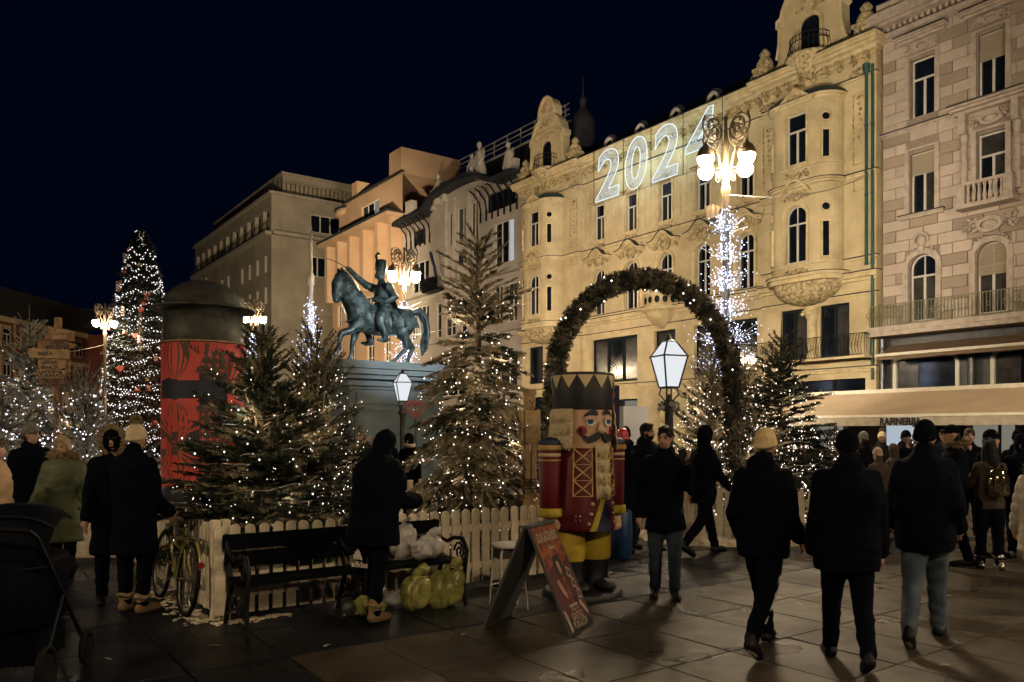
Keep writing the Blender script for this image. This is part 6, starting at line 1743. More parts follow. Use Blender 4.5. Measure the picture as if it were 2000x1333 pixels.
# ------------------------------------------------------------------ bicycle leaning on the side fence
bk = empty("bicycle", sq(-7.82, 1.86), ROT + pi); tag(bk, "old yellowish bicycle with a dark saddle leaning on the side fence", "bicycle")
mat("bike_frame", (.36, .31, .09), .35, metal=.2, scale=9); mat("chrome", (.45, .43, .38), .25, metal=1.0, scale=10); mat("rubber", (.006, .006, .007), .7, spec=.1, scale=10); mat("reflector", (.35, .02, .02), .3)
R_ = .335
def wheel(x):
    t = MB(); t.tube([(x + R_ * cos(a), 0, R_ + .01 + R_ * sin(a)) for a in [k * 2 * pi / 40 for k in range(40)]], .020, 8, closed=True); w = t.build("wheel", "rubber", bk)
    t = MB(); t.tube([(x + (R_ - .024) * cos(a), 0, R_ + .01 + (R_ - .024) * sin(a)) for a in [k * 2 * pi / 40 for k in range(40)]], .011, 6, closed=True); t.build("rim", "chrome", w)
    t = MB()
    for k in range(28): a = k * 2 * pi / 28; t.tube([(x + .02 * cos(a + 1), (-1) ** k * .025, R_ + .01 + .02 * sin(a + 1)), (x + (R_ - .025) * cos(a), 0, R_ + .01 + (R_ - .025) * sin(a))], .0022, 3, cap=False)
    t.cyl((x, -.04, R_ + .01), (x, .04, R_ + .01), .02, n=8); t.build("spokes", "chrome", w)
    t = MB(); n = 16; P = [(x + (R_ + .035) * cos(a), 0, R_ + .01 + (R_ + .035) * sin(a)) for a in [radians(10 + 150 * k / n) for k in range(n + 1)]]; t.tube(P, .030, 6, flat=(.35, 1), cap=False); t.build("mudguard", "bike_frame", bk)
wheel(0); wheel(1.06)
t = MB(); bbk, st_, hd_ = (.44, 0, .29), (.30, 0, .80), (.90, 0, .86)
t.tube([bbk, st_], .017, 8); t.tube([(.36, 0, .58), (.86, 0, .62)], .015, 8); t.tube([bbk, (.85, 0, .60)], .018, 8); t.tube([(.84, 0, .56), hd_], .02, 8)
for y in (-.035, .035):
    t.tube([(0, y, R_ + .01), bbk], .010, 6); t.tube([(0, y, R_ + .01), (.32, 0, .72)], .009, 6); t.tube([(.86, y, .58), (.95, y, .46), (1.06, y, R_ + .01)], .011, 6)
t.build("frame", "bike_frame", bk)
t = MB(); t.tube([(.30, 0, .78), (.29, 0, .90)], .013, 8); t.build("seat_post", "chrome", bk)
t = MB(); t.loft([(.26, 0, .89, .06, .05), (.24, 0, .91, .14, .1), (.24, 0, .945, .14, .1), (.25, 0, .955, .1, .07)], 14); t.ell((.39, 0, .93), (.1, .03, .025)); remesh(t, "saddle", "rubber", bk, .012, 2)
t = MB(); t.tube([hd_, (.89, 0, .98)], .014, 8); t.tube([(.78, -.27, .98), (.88, -.24, 1.0), (.95, -.1, 1.0), (.93, 0, .99), (.95, .1, 1.0), (.88, .24, 1.0), (.78, .27, .98)], .012, 7); t.build("handlebar", "chrome", bk)
for y in (-.27, .27):
    t = MB(); t.tube([(.80, y, .983), (.68, y * 1.02, .96)], .017, 8); t.build("grip", "rubber", bk)
t = MB()
for y in (-.05, .05): t.tube([(.30, y, .72), (-.18, y, .73)], .007, 5); t.tube([(-.05, y, .73), (0, y * .8, R_)], .006, 5)
for x in (-.18, -.06, .06, .18): t.tube([(x, -.06, .73), (x, .06, .73)], .006, 5)
t.build("luggage_rack", "chrome", bk)
t = MB(); t.cyl((-.36, 0, .52), (-.375, 0, .52), .03, n=10); t.build("tail_reflector", "reflector", bk)
t = MB(); t.cyl((.44, -.05, .29), (.44, -.06, .29), .09, n=18); t.tube([(.44, -.07, .29), (.50, -.08, .14)], .01, 6); t.box((.51, -.13, .13), (.09, .09, .02)); t.tube([(.44, .07, .29), (.38, .08, .44)], .01, 6); t.box((.37, .13, .45), (.09, .09, .02)); t.build("crank", "chrome", bk)
bk.rotation_euler = (radians(7), 0, ROT + pi)

# ------------------------------------------------------------------ big nutcracker figure
NX, NY = pxat(1138, 8.46), 8.46
NC = empty("nutcracker_figure", (NX, NY, 0), radians(30)); tag(NC, "man-high painted nutcracker soldier in dark red coat and black hat", "nutcracker")
# local -y is the front
mat("nc_red", (.105, .005, .012), .45, var=.15, scale=5); mat("nc_black", (.006, .007, .012), .55); mat("nc_yellow", (.48, .34, .022), .6, scale=5); mat("nc_gold", (.58, .36, .12), .45, scale=20); mat("nc_skin", (.58, .37, .24), .55, var=.12, scale=3); mat("nc_navy", (.008, .014, .05), .6)
mat("nc_hair", (.66, .55, .34), .85, scale=60, var=.35); mat("nc_blue", (.012, .09, .22), .3); mat("nc_cheek", (.32, .012, .03), .5); mat("nc_cream", (.60, .47, .28), .6)
t = MB(); t.lathe([(.42, 0), (.42, .05), (.40, .06)], n=32); t.build("base", "nc_black", NC)
for s in (-1, 1):
    t = MB(); t.lathe([(.165, .06), (.165, .12), (.14, .2), (.145, .34), (.155, .37), (.155, .375)], (s * .165, 0, 0), 24); t.ell((s * .165, -.12, .11), (.12, .2, .07)); bo = t.build("boot", "nc_black", NC)
    t = MB(); t.lathe([(.158, .375), (.168, .42), (.165, .62), (.14, .74)], (s * .165, 0, 0), 24); t.build("trouser_leg", "nc_yellow", NC)
t = MB(); t.lathe([(.1, .70), (.34, .70), (.345, .73), (.335, .9), (.32, 1.2), (.31, 1.45), (.29, 1.56), (.2, 1.60), (.05, 1.6)], n=40); t.build("coat", "nc_red", NC)
def wrapc(poly, R, eps, m, name, parent, cuts=.05, Rz=None, th=.006):
    """flat shape laid round a cylinder: x = arc length from the front, y = height"""
    bm = bmesh.new(); vs = [bm.verts.new((p[0], p[1], 0)) for p in poly]; bm.faces.new(vs); bmesh.ops.triangulate(bm, faces=bm.faces[:])
    for _ in range(2):
        long = [e for e in bm.edges if abs(e.verts[0].co.x - e.verts[1].co.x) > cuts]
        if long: bmesh.ops.subdivide_edges(bm, edges=long, cuts=1); bmesh.ops.triangulate(bm, faces=bm.faces[:])
    r_ = bmesh.ops.extrude_face_region(bm, geom=bm.faces[:])
    for v in r_["geom"]:
        if isinstance(v, bmesh.types.BMVert): v.co.z = 1
    bmesh.ops.recalc_face_normals(bm, faces=bm.faces[:]); bm.verts.index_update()
    V = []
    for v in bm.verts:
        RR = (R if Rz is None else Rz(v.co.y)) + eps + (th if v.co.z > .5 else 0) ; a = v.co.x / R - pi / 2
        V.append((RR * cos(a), RR * sin(a), v.co.y))
    q = MB(); q.add(V, [tuple(v.index for v in f.verts) for f in bm.faces]); bm.free(); return q.build(name, m, parent)
coatR = lambda z: .335 - (z - .9) * .045
t = MB()
for s in (-1, 1):          # gold lacing panels either side of the beard
    a0, a1 = (.10, .30)
    def lp(x, z): a = s * x / .33 - pi / 2; r_ = coatR(z) + .008; return (r_ * cos(a), r_ * sin(a), z)
    for i in range(3):
        za, zb = 1.06 + i * .165, 1.06 + (i + 1) * .165
        for k in range(2):
            P = [lp(a0 + (a1 - a0) * q / 6, (za + (zb - za) * q / 6) if k == 0 else (zb - (zb - za) * q / 6)) for q in range(7)]; t.tube(P, .008, 5)
        t.tube([lp(a0 + (a1 - a0) * q / 6, za) for q in range(7)], .004, 4)
    t.tube([lp(a1, 1.06 + .5 * q / 6) for q in range(7)], .008, 5); t.tube([lp(a0, 1.06 + .5 * q / 6) for q in range(7)], .008, 5)
t.build("gold_lacing", "nc_gold", NC)
for sgn in (1,):
    wrapc([(-.005, 1.03), (.05, 1.03), (-.07, .705), (-.135, .705)], .335, .004, "nc_yellow", "coat_edge", NC, Rz=coatR)
    wrapc([(.05, 1.03), (.11, 1.03), (.12, .70), (-.07, .70)], .335, .001, "nc_navy", "coat_lining", NC, Rz=coatR)
mat("nc_button", (.55, .45, .28), .35, metal=.6)
for s, xs in ((-1, (-.10, -.12, -.145)), (1, (.19, .20, .21))):
    for k, x in enumerate(xs):
        a = x / .335 - pi / 2; z = .98 - k * .1; r_ = coatR(z) + .005; t = MB(); t.ell((r_ * cos(a), r_ * sin(a), z), (.022, .022, .022), 10, 6); t.build("button", "nc_button", NC)
for x, z in ((-.23, .86), (-.275, .86), (-.23, .815), (-.275, .815)):
    a = x / .335 - pi / 2; r_ = coatR(z) + .005; t = MB(); t.ell((r_ * cos(a), r_ * sin(a), z), (.012, .012, .012), 8, 5); t.build("button", "nc_button", NC)
for s in (-1, 1):
    ax = s * .415; am = "arm"
    t = MB(); t.lathe([(.085, .90), (.108, .92), (.112, 1.2), (.115, 1.5), (.118, 1.585)], (ax, 0, 0), 24); arm = t.build("arm", "nc_red", NC)
    t = MB(); t.lathe([(.119, 1.585), (.125, 1.6), (.12, 1.63), (.08, 1.66), (0, 1.675)], (ax, 0, 0), 24); t.build("shoulder_cap", "nc_navy", arm)
    for z0, z1, m, e in ((1.535, 1.59, "nc_gold", .012), (1.47, 1.505, "nc_cream", .004), (1.425, 1.44, "nc_gold", .005)):
        t = MB(); t.lathe([(.112, z0), (.114 + e, z0 + .002), (.114 + e, z1 - .002), (.112, z1)], (ax, 0, 0), 24); t.build("arm_band", m, arm)
    t = MB()
    for k in range(40): a = k * 2 * pi / 40; t.tube([(ax + .128 * cos(a), .128 * sin(a), 1.588), (ax + .13 * cos(a), .13 * sin(a), 1.54)], .006, 4)
    t.build("epaulette_fringe", "nc_gold", arm)
    t = MB(); t.lathe([(.10, .84), (.128, .845), (.132, .87), (.13, .925), (.115, .935)], (ax, 0, 0), 24); t.build("cuff", "nc_yellow", arm)
    t = MB(); t.ell((ax, 0, .79), (.075, .08, .09))
    for k in range(4): t.caps([(ax - .045 + .03 * k, -.04, .77), (ax - .045 + .03 * k, -.055, .70), (ax - .04 + .027 * k, -.035, .665 + .01 * (k in (0, 3)))], [.019, .018, .014], 8)
    t.caps([(ax - s * .05, -.05, .81), (ax - s * .06, -.085, .76), (ax - s * .045, -.09, .72)], [.02, .019, .015], 8)
    remesh(t, "hand", "nc_skin", arm, .011, 2)
t = MB(); t.lathe([(.29, 1.555), (.30, 1.6), (.305, 1.75), (.31, 1.97)], n=40); head = t.build("head", "nc_skin", NC)
t = MB(); t.lathe([(.318, 1.955), (.322, 1.97), (.325, 2.1), (.332, 2.33), (.325, 2.345), (.0, 2.35)], n=40); hat = t.build("hat", "nc_black", NC)
for k in range(12):
    x = -pi * .327 + 2 * pi * .327 * k / 12; w = pi * .327 / 12 * .95
    wrapc([(x - w, 2.315), (x, 2.18), (x + w, 2.315)], .327, .002, "nc_cream", "hat_point", hat, Rz=lambda z: .323 + (z - 2.0) * .03)
def face(poly, m, name, e=.002, th=.006): return wrapc(poly, .307, e, m, name, head, th=th, cuts=.03)
def ellp(x, z, a, b, n=18, r0=0, r1=2 * pi): return [(x + a * cos(r0 + (r1 - r0) * k / n), z + b * sin(r0 + (r1 - r0) * k / n)) for k in range(n)]
for s in (-1, 1):
    ex = s * .105
    face(ellp(ex, 1.83, .056, .053), "nc_black", "eye_rim"); face(ellp(ex, 1.83, .05, .047), "white_paint", "eyeball", .009); face(ellp(ex + .006 * s, 1.84, .034, .036), "nc_blue", "iris", .016, .004); face(ellp(ex + .008 * s, 1.845, .014, .016), "nc_black", "pupil", .021, .003); face(ellp(ex + .016, 1.856, .007, .007, 8), "white_paint", "eye_glint", .025, .002)
    face([(ex - .06, 1.852), (ex + .06, 1.852), (ex + .058, 1.875), (ex + .02, 1.893), (ex - .02, 1.893), (ex - .058, 1.875)], "nc_skin", "eyelid", .022, .006)
    P = [(.03, 1.895), (.035, 1.935), (.07, 1.955), (.12, 1.945), (.16, 1.915), (.19, 1.88), (.15, 1.905), (.10, 1.915), (.06, 1.905)]
    face([(s * x, z) for x, z in P], "nc_black", "eyebrow", .012)
    face(ellp(s * .195, 1.735, .053, .053), "nc_cheek", "cheek", .004)
    P = [(0.008, 1.715), (.045, 1.725), (.09, 1.70), (.13, 1.675), (.17, 1.69), (.19, 1.72), (.21, 1.725), (.205, 1.70), (.18, 1.65), (.13, 1.62), (.07, 1.625), (.02, 1.655)]
    face([(s * x, z) for x, z in P], "nc_black", "moustache", .014, .02)
    t = MB(); t.tube([(.327 * cos(s * (.205 + .025 * (1 - q / 12) * cos(q * .7)) / .307 - pi / 2), .327 * sin(s * (.205 + .025 * (1 - q / 12) * cos(q * .7)) / .307 - pi / 2), 1.735 + .028 * (1 - q / 12) * sin(q * .7)) for q in range(11)], .010, 5); t.build("moustache_curl", "nc_black", head)
t = MB(); t.caps([(0, -.30, 1.82), (0, -.335, 1.74)], [.025, .042], 10); remesh(t, "nose", "nc_skin", head, .01, 2)
def fringe(name, a0, a1, R, z0, tiers, hgt, seed, parent, wig=.0):
    rn = random.Random(seed); q = MB()
    for k in range(tiers):
        zt = z0 - k * hgt * .82; rr = R + .012 * (1 if k % 2 else 1) + wig * k
        n = int((a1 - a0) * R / .0085)
        for j in range(n):
            a = a0 + (a1 - a0) * (j + rn.random() * .6) / n - pi / 2; b = a + rn.gauss(0, .012); e = rn.uniform(.0, .016)
            q.tube([(rr * cos(a), rr * sin(a), zt), ((rr + .018 + e * .6) * cos(a), (rr + .018 + e * .6) * sin(a), zt - hgt * .35), ((rr + .016 + e) * cos(b), (rr + .016 + e) * sin(b), zt - hgt * rn.uniform(.92, 1.08))], [.006, .0075, .003], 3, cap=False)
        m = 12
        q.add([(rr * .99 * cos(a0 + (a1 - a0) * j / m - pi / 2), rr * .99 * sin(a0 + (a1 - a0) * j / m - pi / 2), z) for z in (zt, zt - hgt * .9) for j in range(m + 1)], [(j, j + 1, m + 2 + j, m + 1 + j) for j in range(m)])
    return q.build(name, "nc_hair", parent)
fringe("hair", -2.9, -.92, .310, 1.965, 3, .16, 1, head, .01); fringe("hair", .92, 2.9, .310, 1.965, 3, .16, 2, head, .01)
fringe("beard", -.22, .26, .325, 1.60, 4, .165, 3, head, .006)

# ------------------------------------------------------------------ plain wooden nutcracker behind the fence
WN = empty("wooden_nutcracker", (pxat(1034, 10.2), 10.2, .0), radians(25)); tag(WN, "slender unpainted wooden nutcracker standing between the tall fir and the painted nutcracker", "nutcracker")
S = 10.2 / 1550; zz = lambda y: 1.72 + (845 - y) * S
t = MB(); t.bx(-.16, .16, -.13, .13, zz(975), zz(966)); t.bx(-.2, .2, -.17, .17, 0, zz(975)); t.build("stand", "wood_pale", WN)
for s in (-1, 1):
    t = MB(); t.cbox((s * .065, 0, (zz(966) + zz(866)) / 2), (.10, .12, zz(866) - zz(966)), .012); lg = t.build("leg", "wood_pale", WN)
    t = MB()
    for k in range(4): t.bx(s * .065 - .053, s * .065 + .053, -.066, -.058, zz(956 - k * 6), zz(953 - k * 6))
    t.build("boot_notches", "bark", lg)
    t = MB(); t.cbox((s * .165, 0, (zz(800) + zz(862)) / 2), (.075, .1, zz(800) - zz(862)), .012); t.ell((s * .165, -.02, zz(864)), (.045, .06, .05)); t.build("arm", "wood_pale", WN)
t = MB(); t.cbox((0, 0, (zz(866) + zz(846)) / 2), (.25, .17, zz(846) - zz(866)), .012); t.cbox((0, 0, (zz(846) + zz(802)) / 2), (.24, .16, zz(802) - zz(846) - .004), .012); t.build("torso", "wood_pale", WN)
t = MB(); t.lathe([(.07, zz(802)), (.105, zz(797)), (.11, zz(780)), (.1, zz(772))], n=18); hd2 = t.build("head", "wood_pale", WN)
t = MB(); t.ell((0, -.11, zz(788)), (.02, .03, .025)); t.bx(-.045, .045, -.122, -.1, zz(797), zz(793)); t.build("nose_and_jaw", "wood_sign", hd2)
for s in (-1, 1):
    t = MB(); t.ell((s * .04, -.098, zz(784)), (.014, .012, .014), 8, 6); t.build("eye", "nc_black", hd2)
WN.scale = (.72, .72, 1.0)
t = MB(); t.lathe([(.115, zz(773)), (.12, zz(770)), (.11, zz(768)), (.115, zz(766)), (.13, zz(763)), (.13, zz(762.5))], n=18); t.build("hat", "wood_pale", WN)

# ------------------------------------------------------------------ folding sign board
def text_mesh(s, size, m, parent, M, ext=.0015, name="lettering", align='CENTER', bold=0.0):
    cu = bpy.data.curves.new("t", 'FONT'); cu.body = s; cu.size = size; cu.align_x = align; cu.align_y = 'CENTER'; cu.extrude = ext; cu.offset = bold
    o = bpy.data.objects.new("t", cu); TS.collection.objects.link(o)
    me = evaluated_mesh(o)
    bpy.data.objects.remove(o); bpy.data.curves.remove(cu)
    me.materials.clear(); me.transform(M); return obj(name, me, m, parent)
AB = empty("sign_board", (pxat(1052, 7.05), 7.05, 0), radians(-117)); tag(AB, "folding pavement sign board with a dark red poster in front of the nutcracker", "sign board")
mat("board_grey", (.06, .062, .064), .5, scale=7); mat("board_edge", (.30, .20, .13), .6); mat("ab_orange", (.30, .085, .022), .5, scale=12, col2=(.10, .025, .016)); mat("ab_maroon", (.085, .018, .022), .5, scale=14); mat("ab_pink", (.38, .22, .18), .5); mat("ab_cream", (.45, .36, .28), .5); mat("ab_dark", (.014, .012, .014), .5)
BW, BH, ANG = .52, .98, radians(24)
for s in (-1, 1):          # local y = direction the printed leaf faces
    Mx = Matrix.Rotation(s * -ANG, 4, 'X') if False else Matrix.Identity(4)
    top = Vector((0, s * .02, .90)); dn = Vector((0, s * sin(ANG), -cos(ANG)))
    nrm = Vector((0, s * cos(ANG), sin(ANG)))
    ex = Vector((-s, 0, 0)); M4 = Matrix((ex, -dn, nrm)).transposed().to_4x4(); M4.translation = top + dn * BH / 2
    leaf = MB(); leaf.box((0, 0, 0), (BW, BH, .022)); leaf.xform(M4); lo = leaf.build("leaf", "board_grey", AB)
    if s < 0:
        q = MB(); q.box((0, 0, .013), (BW - .03, BH - .03, .004)); q.xform(M4); q.build("backing", "board_edge", lo); continue
    PX = lambda pts: [(a * (BW - .03) / 2, b * (BH - .03) / 2) for a, b in pts]
    def pr(pts, z, m, name="print"):
        q = MB(); P = PX(pts); q.add([(a, b, .0115 + z) for a, b in P], [tuple(range(len(P)))]); q.xform(M4); 
        q.build(name, m, lo)
    pr([(-1, -1), (1, -1), (1, 1), (-1, 1)], 0, "ab_maroon"); pr([(-1, .15), (-.2, .3), (.1, .1), (1, .4), (1, 1), (-1, 1)], .0006, "ab_orange"); pr([(-1, -1), (1, -1), (1, -.86), (-1, -.72)], .0006, "ab_dark")
    rn = random.Random(8)
    for k in range(34):
        x, y = rn.uniform(-.9, .85), rn.uniform(.05, .95); w, h = rn.uniform(.03, .10), rn.uniform(.02, .08); pr([(x - w, y - h), (x + w, y - h * .7), (x + w * .8, y + h), (x - w * .8, y + h * .8)], .0009 + k * .00001, ("ab_dark", "ab_maroon", "ab_orange")[k % 3])
    # a figure in the poster: dark hair, face, raised arms
    pr([(-.3, .38), (-.35, .1), (-.1, -.02), (.25, .05), (.4, .25), (.2, .45)], .0014, "ab_dark"); pr([(-.12, .3), (.1, .3), (.14, .12), (.02, .03), (-.1, .1)], .0017, "ab_pink"); pr([(-.05, .02), (.16, .0), (.22, -.3), (.3, -.62), (.05, -.6), (-.02, -.3)], .0016, "ab_orange"); pr([(-.6, -.05), (-.4, -.02), (-.15, -.3), (-.2, -.42), (-.42, -.3)], .0016, "ab_pink"); pr([(.25, -.3), (.45, -.45), (.3, -.66), (.14, -.6)], .0018, "ab_dark")
    for x, y in ((.62, .05), (.72, -.16), (.84, -.38)):
        pr([(x - .2, y - .08), (x + .06, y - .12), (x + .16, y + .04), (x - .08, y + .12)], .0019, "ab_cream"); pr([(x - .12, y - .05), (x + .04, y - .08), (x + .09, y + .02), (x - .05, y + .07)], .0022, "ab_dark")
    pr([(-.98, -.55), (-.78, -.6), (-.72, -.95), (-.9, -.98)], .0019, "ab_cream"); pr([(.5, -.55), (.66, -.48), (.95, -.72), (.9, -.82)], .0019, "ab_cream"); pr([(-.36, -.52), (.34, -.52), (.34, -.64), (-.36, -.64)], .0019, "ab_cream"); pr([(-.2, .55), (.25, .55), (.25, .63), (-.2, .63)], .0019, "ab_cream")
    def tx(s_, x, y, size, m, sx=1.0, b=0):
        T = M4 @ Matrix.Translation((x * BW / 2, y * BH / 2, .0155)) @ Matrix.Diagonal((sx, 1, 1, 1)); text_mesh(s_, size, m, lo, T, .0006, bold=b)
    tx("SUKAČENSKI", 0, .76, .12, "ab_cream", .58, .002); tx("CEKER", .02, .592, .042, "ab_dark", 1.0); tx("ADVENT", -.01, -.58, .055, "ab_dark", .9, .001); tx("GASTRO", 0, -.72, .09, "ab_cream", .7, .001); tx("POKAZOV", .02, -.86, .09, "ab_cream", .7, .001)
t = MB(); t.box((0, 0, .905), (BW, .10, .02)); t.build("hinge_cap", "board_grey", AB)
# metal stool behind the board
ST = empty("stool", (pxat(992, 7.75), 7.75, 0), radians(20)); tag(ST, "white metal stool standing behind the folding sign board", "stool")
t = MB(); t.lathe([(.02, .60), (.15, .60), (.165, .615), (.165, .63), (.15, .64), (.0, .64)], n=20); t.build("seat", "white_paint", ST)
for k in range(4):
    a = pi / 4 + k * pi / 2; t = MB(); t.tube([(.12 * cos(a), .12 * sin(a), .60), (.15 * cos(a), .15 * sin(a), .54), (.21 * cos(a), .21 * sin(a), .0)], .011, 7); t.build("leg", "white_paint", ST)
t = MB(); t.tube([(.175 * cos(a), .175 * sin(a), .22) for a in [k * pi / 10 for k in range(20)]], .007, 5, closed=True); t.build("foot_ring", "white_paint", ST)
t = MB(); t.bx(-.12, .12, -.1, .1, .50, .595); t.build("shelf_box", "board_grey", ST)

# ------------------------------------------------------------------ wooden signpost at the left
SG = empty("signpost", (pxat(110, 13.2), 13.2, 0), radians(0)); tag(SG, "rustic wooden signpost with arrow boards among the silvery firs", "signpost")
S2 = 13.2 / 1550; zs = lambda y: 1.72 + (845 - y) * S2; xs = lambda x: (x - 110) * S2
t = MB(); t.cbox((0, .05, zs(620) / 2), (.10, .1, zs(620)), .012); t.build("post", "wood_sign", SG)
boards = [([(88, 664), (100, 640), (147, 648), (147, 668), (120, 664)], ("ZLATNA", "BAKA"), "wood_sign"), ([(76, 664), (128, 667), (152, 674), (146, 681), (76, 680)], ("Ledeni", "park Ribnjak"), "wood_sign"), ([(57, 690), (62, 681), (138, 684), (138, 702), (64, 699)], ("BAJKA",), "wood_pale"), ([(78, 703), (130, 703), (130, 720), (82, 723), (76, 712)], ("LJEKARI", "strana 24"), "wood_pale"), ([(66, 731), (76, 722), (130, 724), (130, 739), (74, 739)], ("Pivo od kestena", "MAŽURANAC"), "wood_pale"), ([(78, 741), (128, 740), (130, 757), (80, 757)], ("MUZEJ", "park Zrinjevac"), "wood_sign")]
mat("sign_ink", (.02, .02, .035), .7); mat("sign_chalk", (.45, .34, .22), .7)
for k, (P, tx_, m) in enumerate(boards):
    t = MB(); t.prism([(xs(x), zs(y)) for x, y in P], -.05 + .012 * (k % 2), -.018 + .012 * (k % 2)); bo = t.build("board", m, SG)
    cx = xs(sum(p[0] for p in P) / len(P)) + .0; ys = [p[1] for p in P]; top, bot = zs(min(ys)), zs(max(ys))
    for i, s_ in enumerate(tx_):
        z = top + (bot - top) * (i + .5) / len(tx_) * .9 - .01
        M = Matrix.Translation((cx, -.053 + .012 * (k % 2), z)) @ Matrix.Rotation(pi / 2, 4, 'X'); text_mesh(s_, min(.115, .075 + .04 / len(s_)), "sign_chalk" if k == 0 else "sign_ink", bo, M, .001, bold=.002)
t = MB(); t.cbox((xs(128), .08, zs(705) / 2), (.05, .05, zs(705)), .008); t.build("prop", "wood_pale", SG)

# ------------------------------------------------------------------ market bits behind the arch
mat("box_white", (.72, .72, .72), .6, var=.05); mat("barrel_blue", (.006, .035, .12), .4); mat("balloon_pink", (.55, .06, .09), .35)
t = MB(); t.box((0, 0, .95), (.62, .55, .84)); t.box((0, 0, .26), (.5, .45, .52)); tag(t.build("white_cabinet", "box_white", loc=(pxat(1228, 17.0), 17.0, .9), rz=radians(25)), "plain white cabinet standing high behind the painted nutcracker's hat", "cabinet")
t = MB(); t.box((0, 0, .45), (1.2, .6, .9)); tag(t.build("market_counter", "wood_sign", loc=(pxat(1228, 17.0), 17.1, 0), rz=radians(25)), "wooden counter carrying the white cabinet behind the nutcracker", "counter")
t = MB(); t.lathe([(.16, 0), (.19, .05), (.2, .35), (.19, .62), (.17, .66), (.15, .66)], n=18); tag(t.build("blue_barrel", "barrel_blue", loc=(pxat(1207, 10.9), 10.9, 0)), "blue plastic barrel half hidden by the painted nutcracker's hand", "barrel")
BN = empty("banner", (pxat(1199, 14.0), 14.0, 0), radians(10)); tag(BN, "narrow red and navy scalloped banner beside the painted nutcracker's hat", "banner")
t = MB(); t.bx(-.10, .10, -.01, .01, 1.6, 2.55); t.build("cloth", "nc_navy", BN)
for k in range(4):
    t = MB(); t.prism([(-.10, 1.72 + k * .22 - .1), (-.10, 1.72 + k * .22 + .1)] + [(-.10 + .12 * sin(a), 1.72 + k * .22 + .1 * cos(a)) for a in [i * pi / 8 for i in range(1, 8)]], -.014, -.011); t.build("scallop", "balloon_pink", BN)
t = MB(); t.tube([(.0, .03, 0), (.0, .03, 2.6)], .02, 6); t.build("pole", "lamp_grey", BN)
# striped heart on the monument's rail
HT = empty("heart_decoration", (pxat(812, 22.0), 22.0, 0), radians(10)); tag(HT, "open red striped heart decoration at the monument's right corner", "decoration")
P = [(.27 * (16 * sin(x) ** 3) / 16, 2.38 + .27 * (13 * cos(x) - 5 * cos(2 * x) - 2 * cos(3 * x) - cos(4 * x)) / 16) for x in [i * 2 * pi / 28 for i in range(28)]]
t = MB(); t.strip(P, .03, -.04, .04, closed=True); t.strip([(a * .55, 2.38 + (b - 2.38) * .55) for a, b in P], .02, -.04, .04, closed=True); t.build("rim", "bauble_red", HT)
t = MB(); t.tube([(0, 0, 0), (0, 0, 2.1)], .03, 6); t.build("stake", "lamp_grey", HT)

# ------------------------------------------------------------------ cafe terrace with the long awning
CF = empty("cafe_terrace", sq(0, 24.0), ROT); tag(CF, "cafe terrace under a long beige awning lettered RAFINERIJA", "cafe terrace")
A0, A1 = -19.0, -7.0       # along u at v = 24 .. 27
t = MB(); n = 60; vs = []
for k in range(n + 1):
    u = A0 + (A1 - A0) * k / n
    for j in range(7):
        q = j / 6; vs.append((u, 3.0 * (1 - q), 3.15 - .93 * q - .12 * sin(pi * q) + .02 * sin(u * 3.1 + q * 4) * sin(pi * q)))
t.add(vs, [(k * 7 + j, k * 7 + j + 1, (k + 1) * 7 + j + 1, (k + 1) * 7 + j) for k in range(n) for j in range(6)], 0, True); t.build("awning", "awning_cloth", CF)
t = MB(); vs = []
for k in range(n * 2 + 1):
    u = A0 + (A1 - A0) * k / n / 2
    for j in range(3): vs.append((u, -.03 + .02 * sin(u * 9) * j / 2, 2.19 - .13 * j))
t.add(vs, [(k * 3 + j, k * 3 + j + 1, (k + 1) * 3 + j + 1, (k + 1) * 3 + j) for k in range(n * 2) for j in range(2)], 0, True); va = t.build("valance", "awning_valance", CF)
text_mesh("RAFINERIJA", .30, "letter_black", va, Matrix.Translation((-12.78, -.062, 2.045)) @ Matrix.Rotation(pi / 2, 4, 'X') @ Matrix.Diagonal((.86, 1, 1, 1)), .004, bold=.012)
t = MB(); t.bx(A0, A1, -.06, .03, 2.20, 2.28); t.build("front_bar", "awning_bar", CF)
t = MB(); t.bx(A0, A1, 2.9, 3.15, 3.10, 3.24); t.build("cassette", "awning_bar", CF)
for k, u in enumerate((-18.8, -15.0, -11.2, -7.4)):
    t = MB(); t.bx(u - .04, u + .04, .0, .08, 0, 2.2); t.build("support", "lamp_grey", CF); t = MB(); t.bx(u - .03, u + .03, 2.9, 3.0, 0, 3.1); t.build("support", "lamp_grey", CF)
mat("cafe_wall", (.05, .045, .04), .5); mat("wood_counter", (.10, .055, .03), .5, scale=8); mat("sign_red", (.20, .012, .035), .5); mat("orange_panel", (.5, .12, .03), .5)
emis("cafe_lamp", (1.0, .86, .62), .9); emis("cafe_screen", (.75, .86, 1.0), .55)
t = MB(); t.bx(A0, A1, 4.2, 4.3, 0, 3.0); t.build("back_wall", "cafe_wall", CF)
for k in range(8):
    u = A0 + .5 + k * 1.5
    t = MB(); t.bx(u, u + 1.25, 4.1, 4.15, .9, 2.5); g = t.build("glazing", ("shop_glow", "glass_curtain", "cafe_screen", "glass_night")[k % 4], CF)
    t = MB(); t.bx(u - .06, u, 4.02, 4.14, 0, 2.6); t.bx(u, u + 1.25, 4.05, 4.12, 2.05, 2.12); t.build("glazing_bar", "lamp_grey", g)
t = MB(); t.bx(A0, A1, 1.1, 1.5, 0, .95); t.build("counter", "wood_counter", CF)
t = MB(); t.bx(-18.25, -18.0, .9, 1.0, .9, 2.0); t.build("orange_post", "orange_panel", CF)
t = MB(); t.bx(-17.75, -17.55, .9, 1.0, .9, 2.05); t.build("pale_post", "awning_bar", CF)
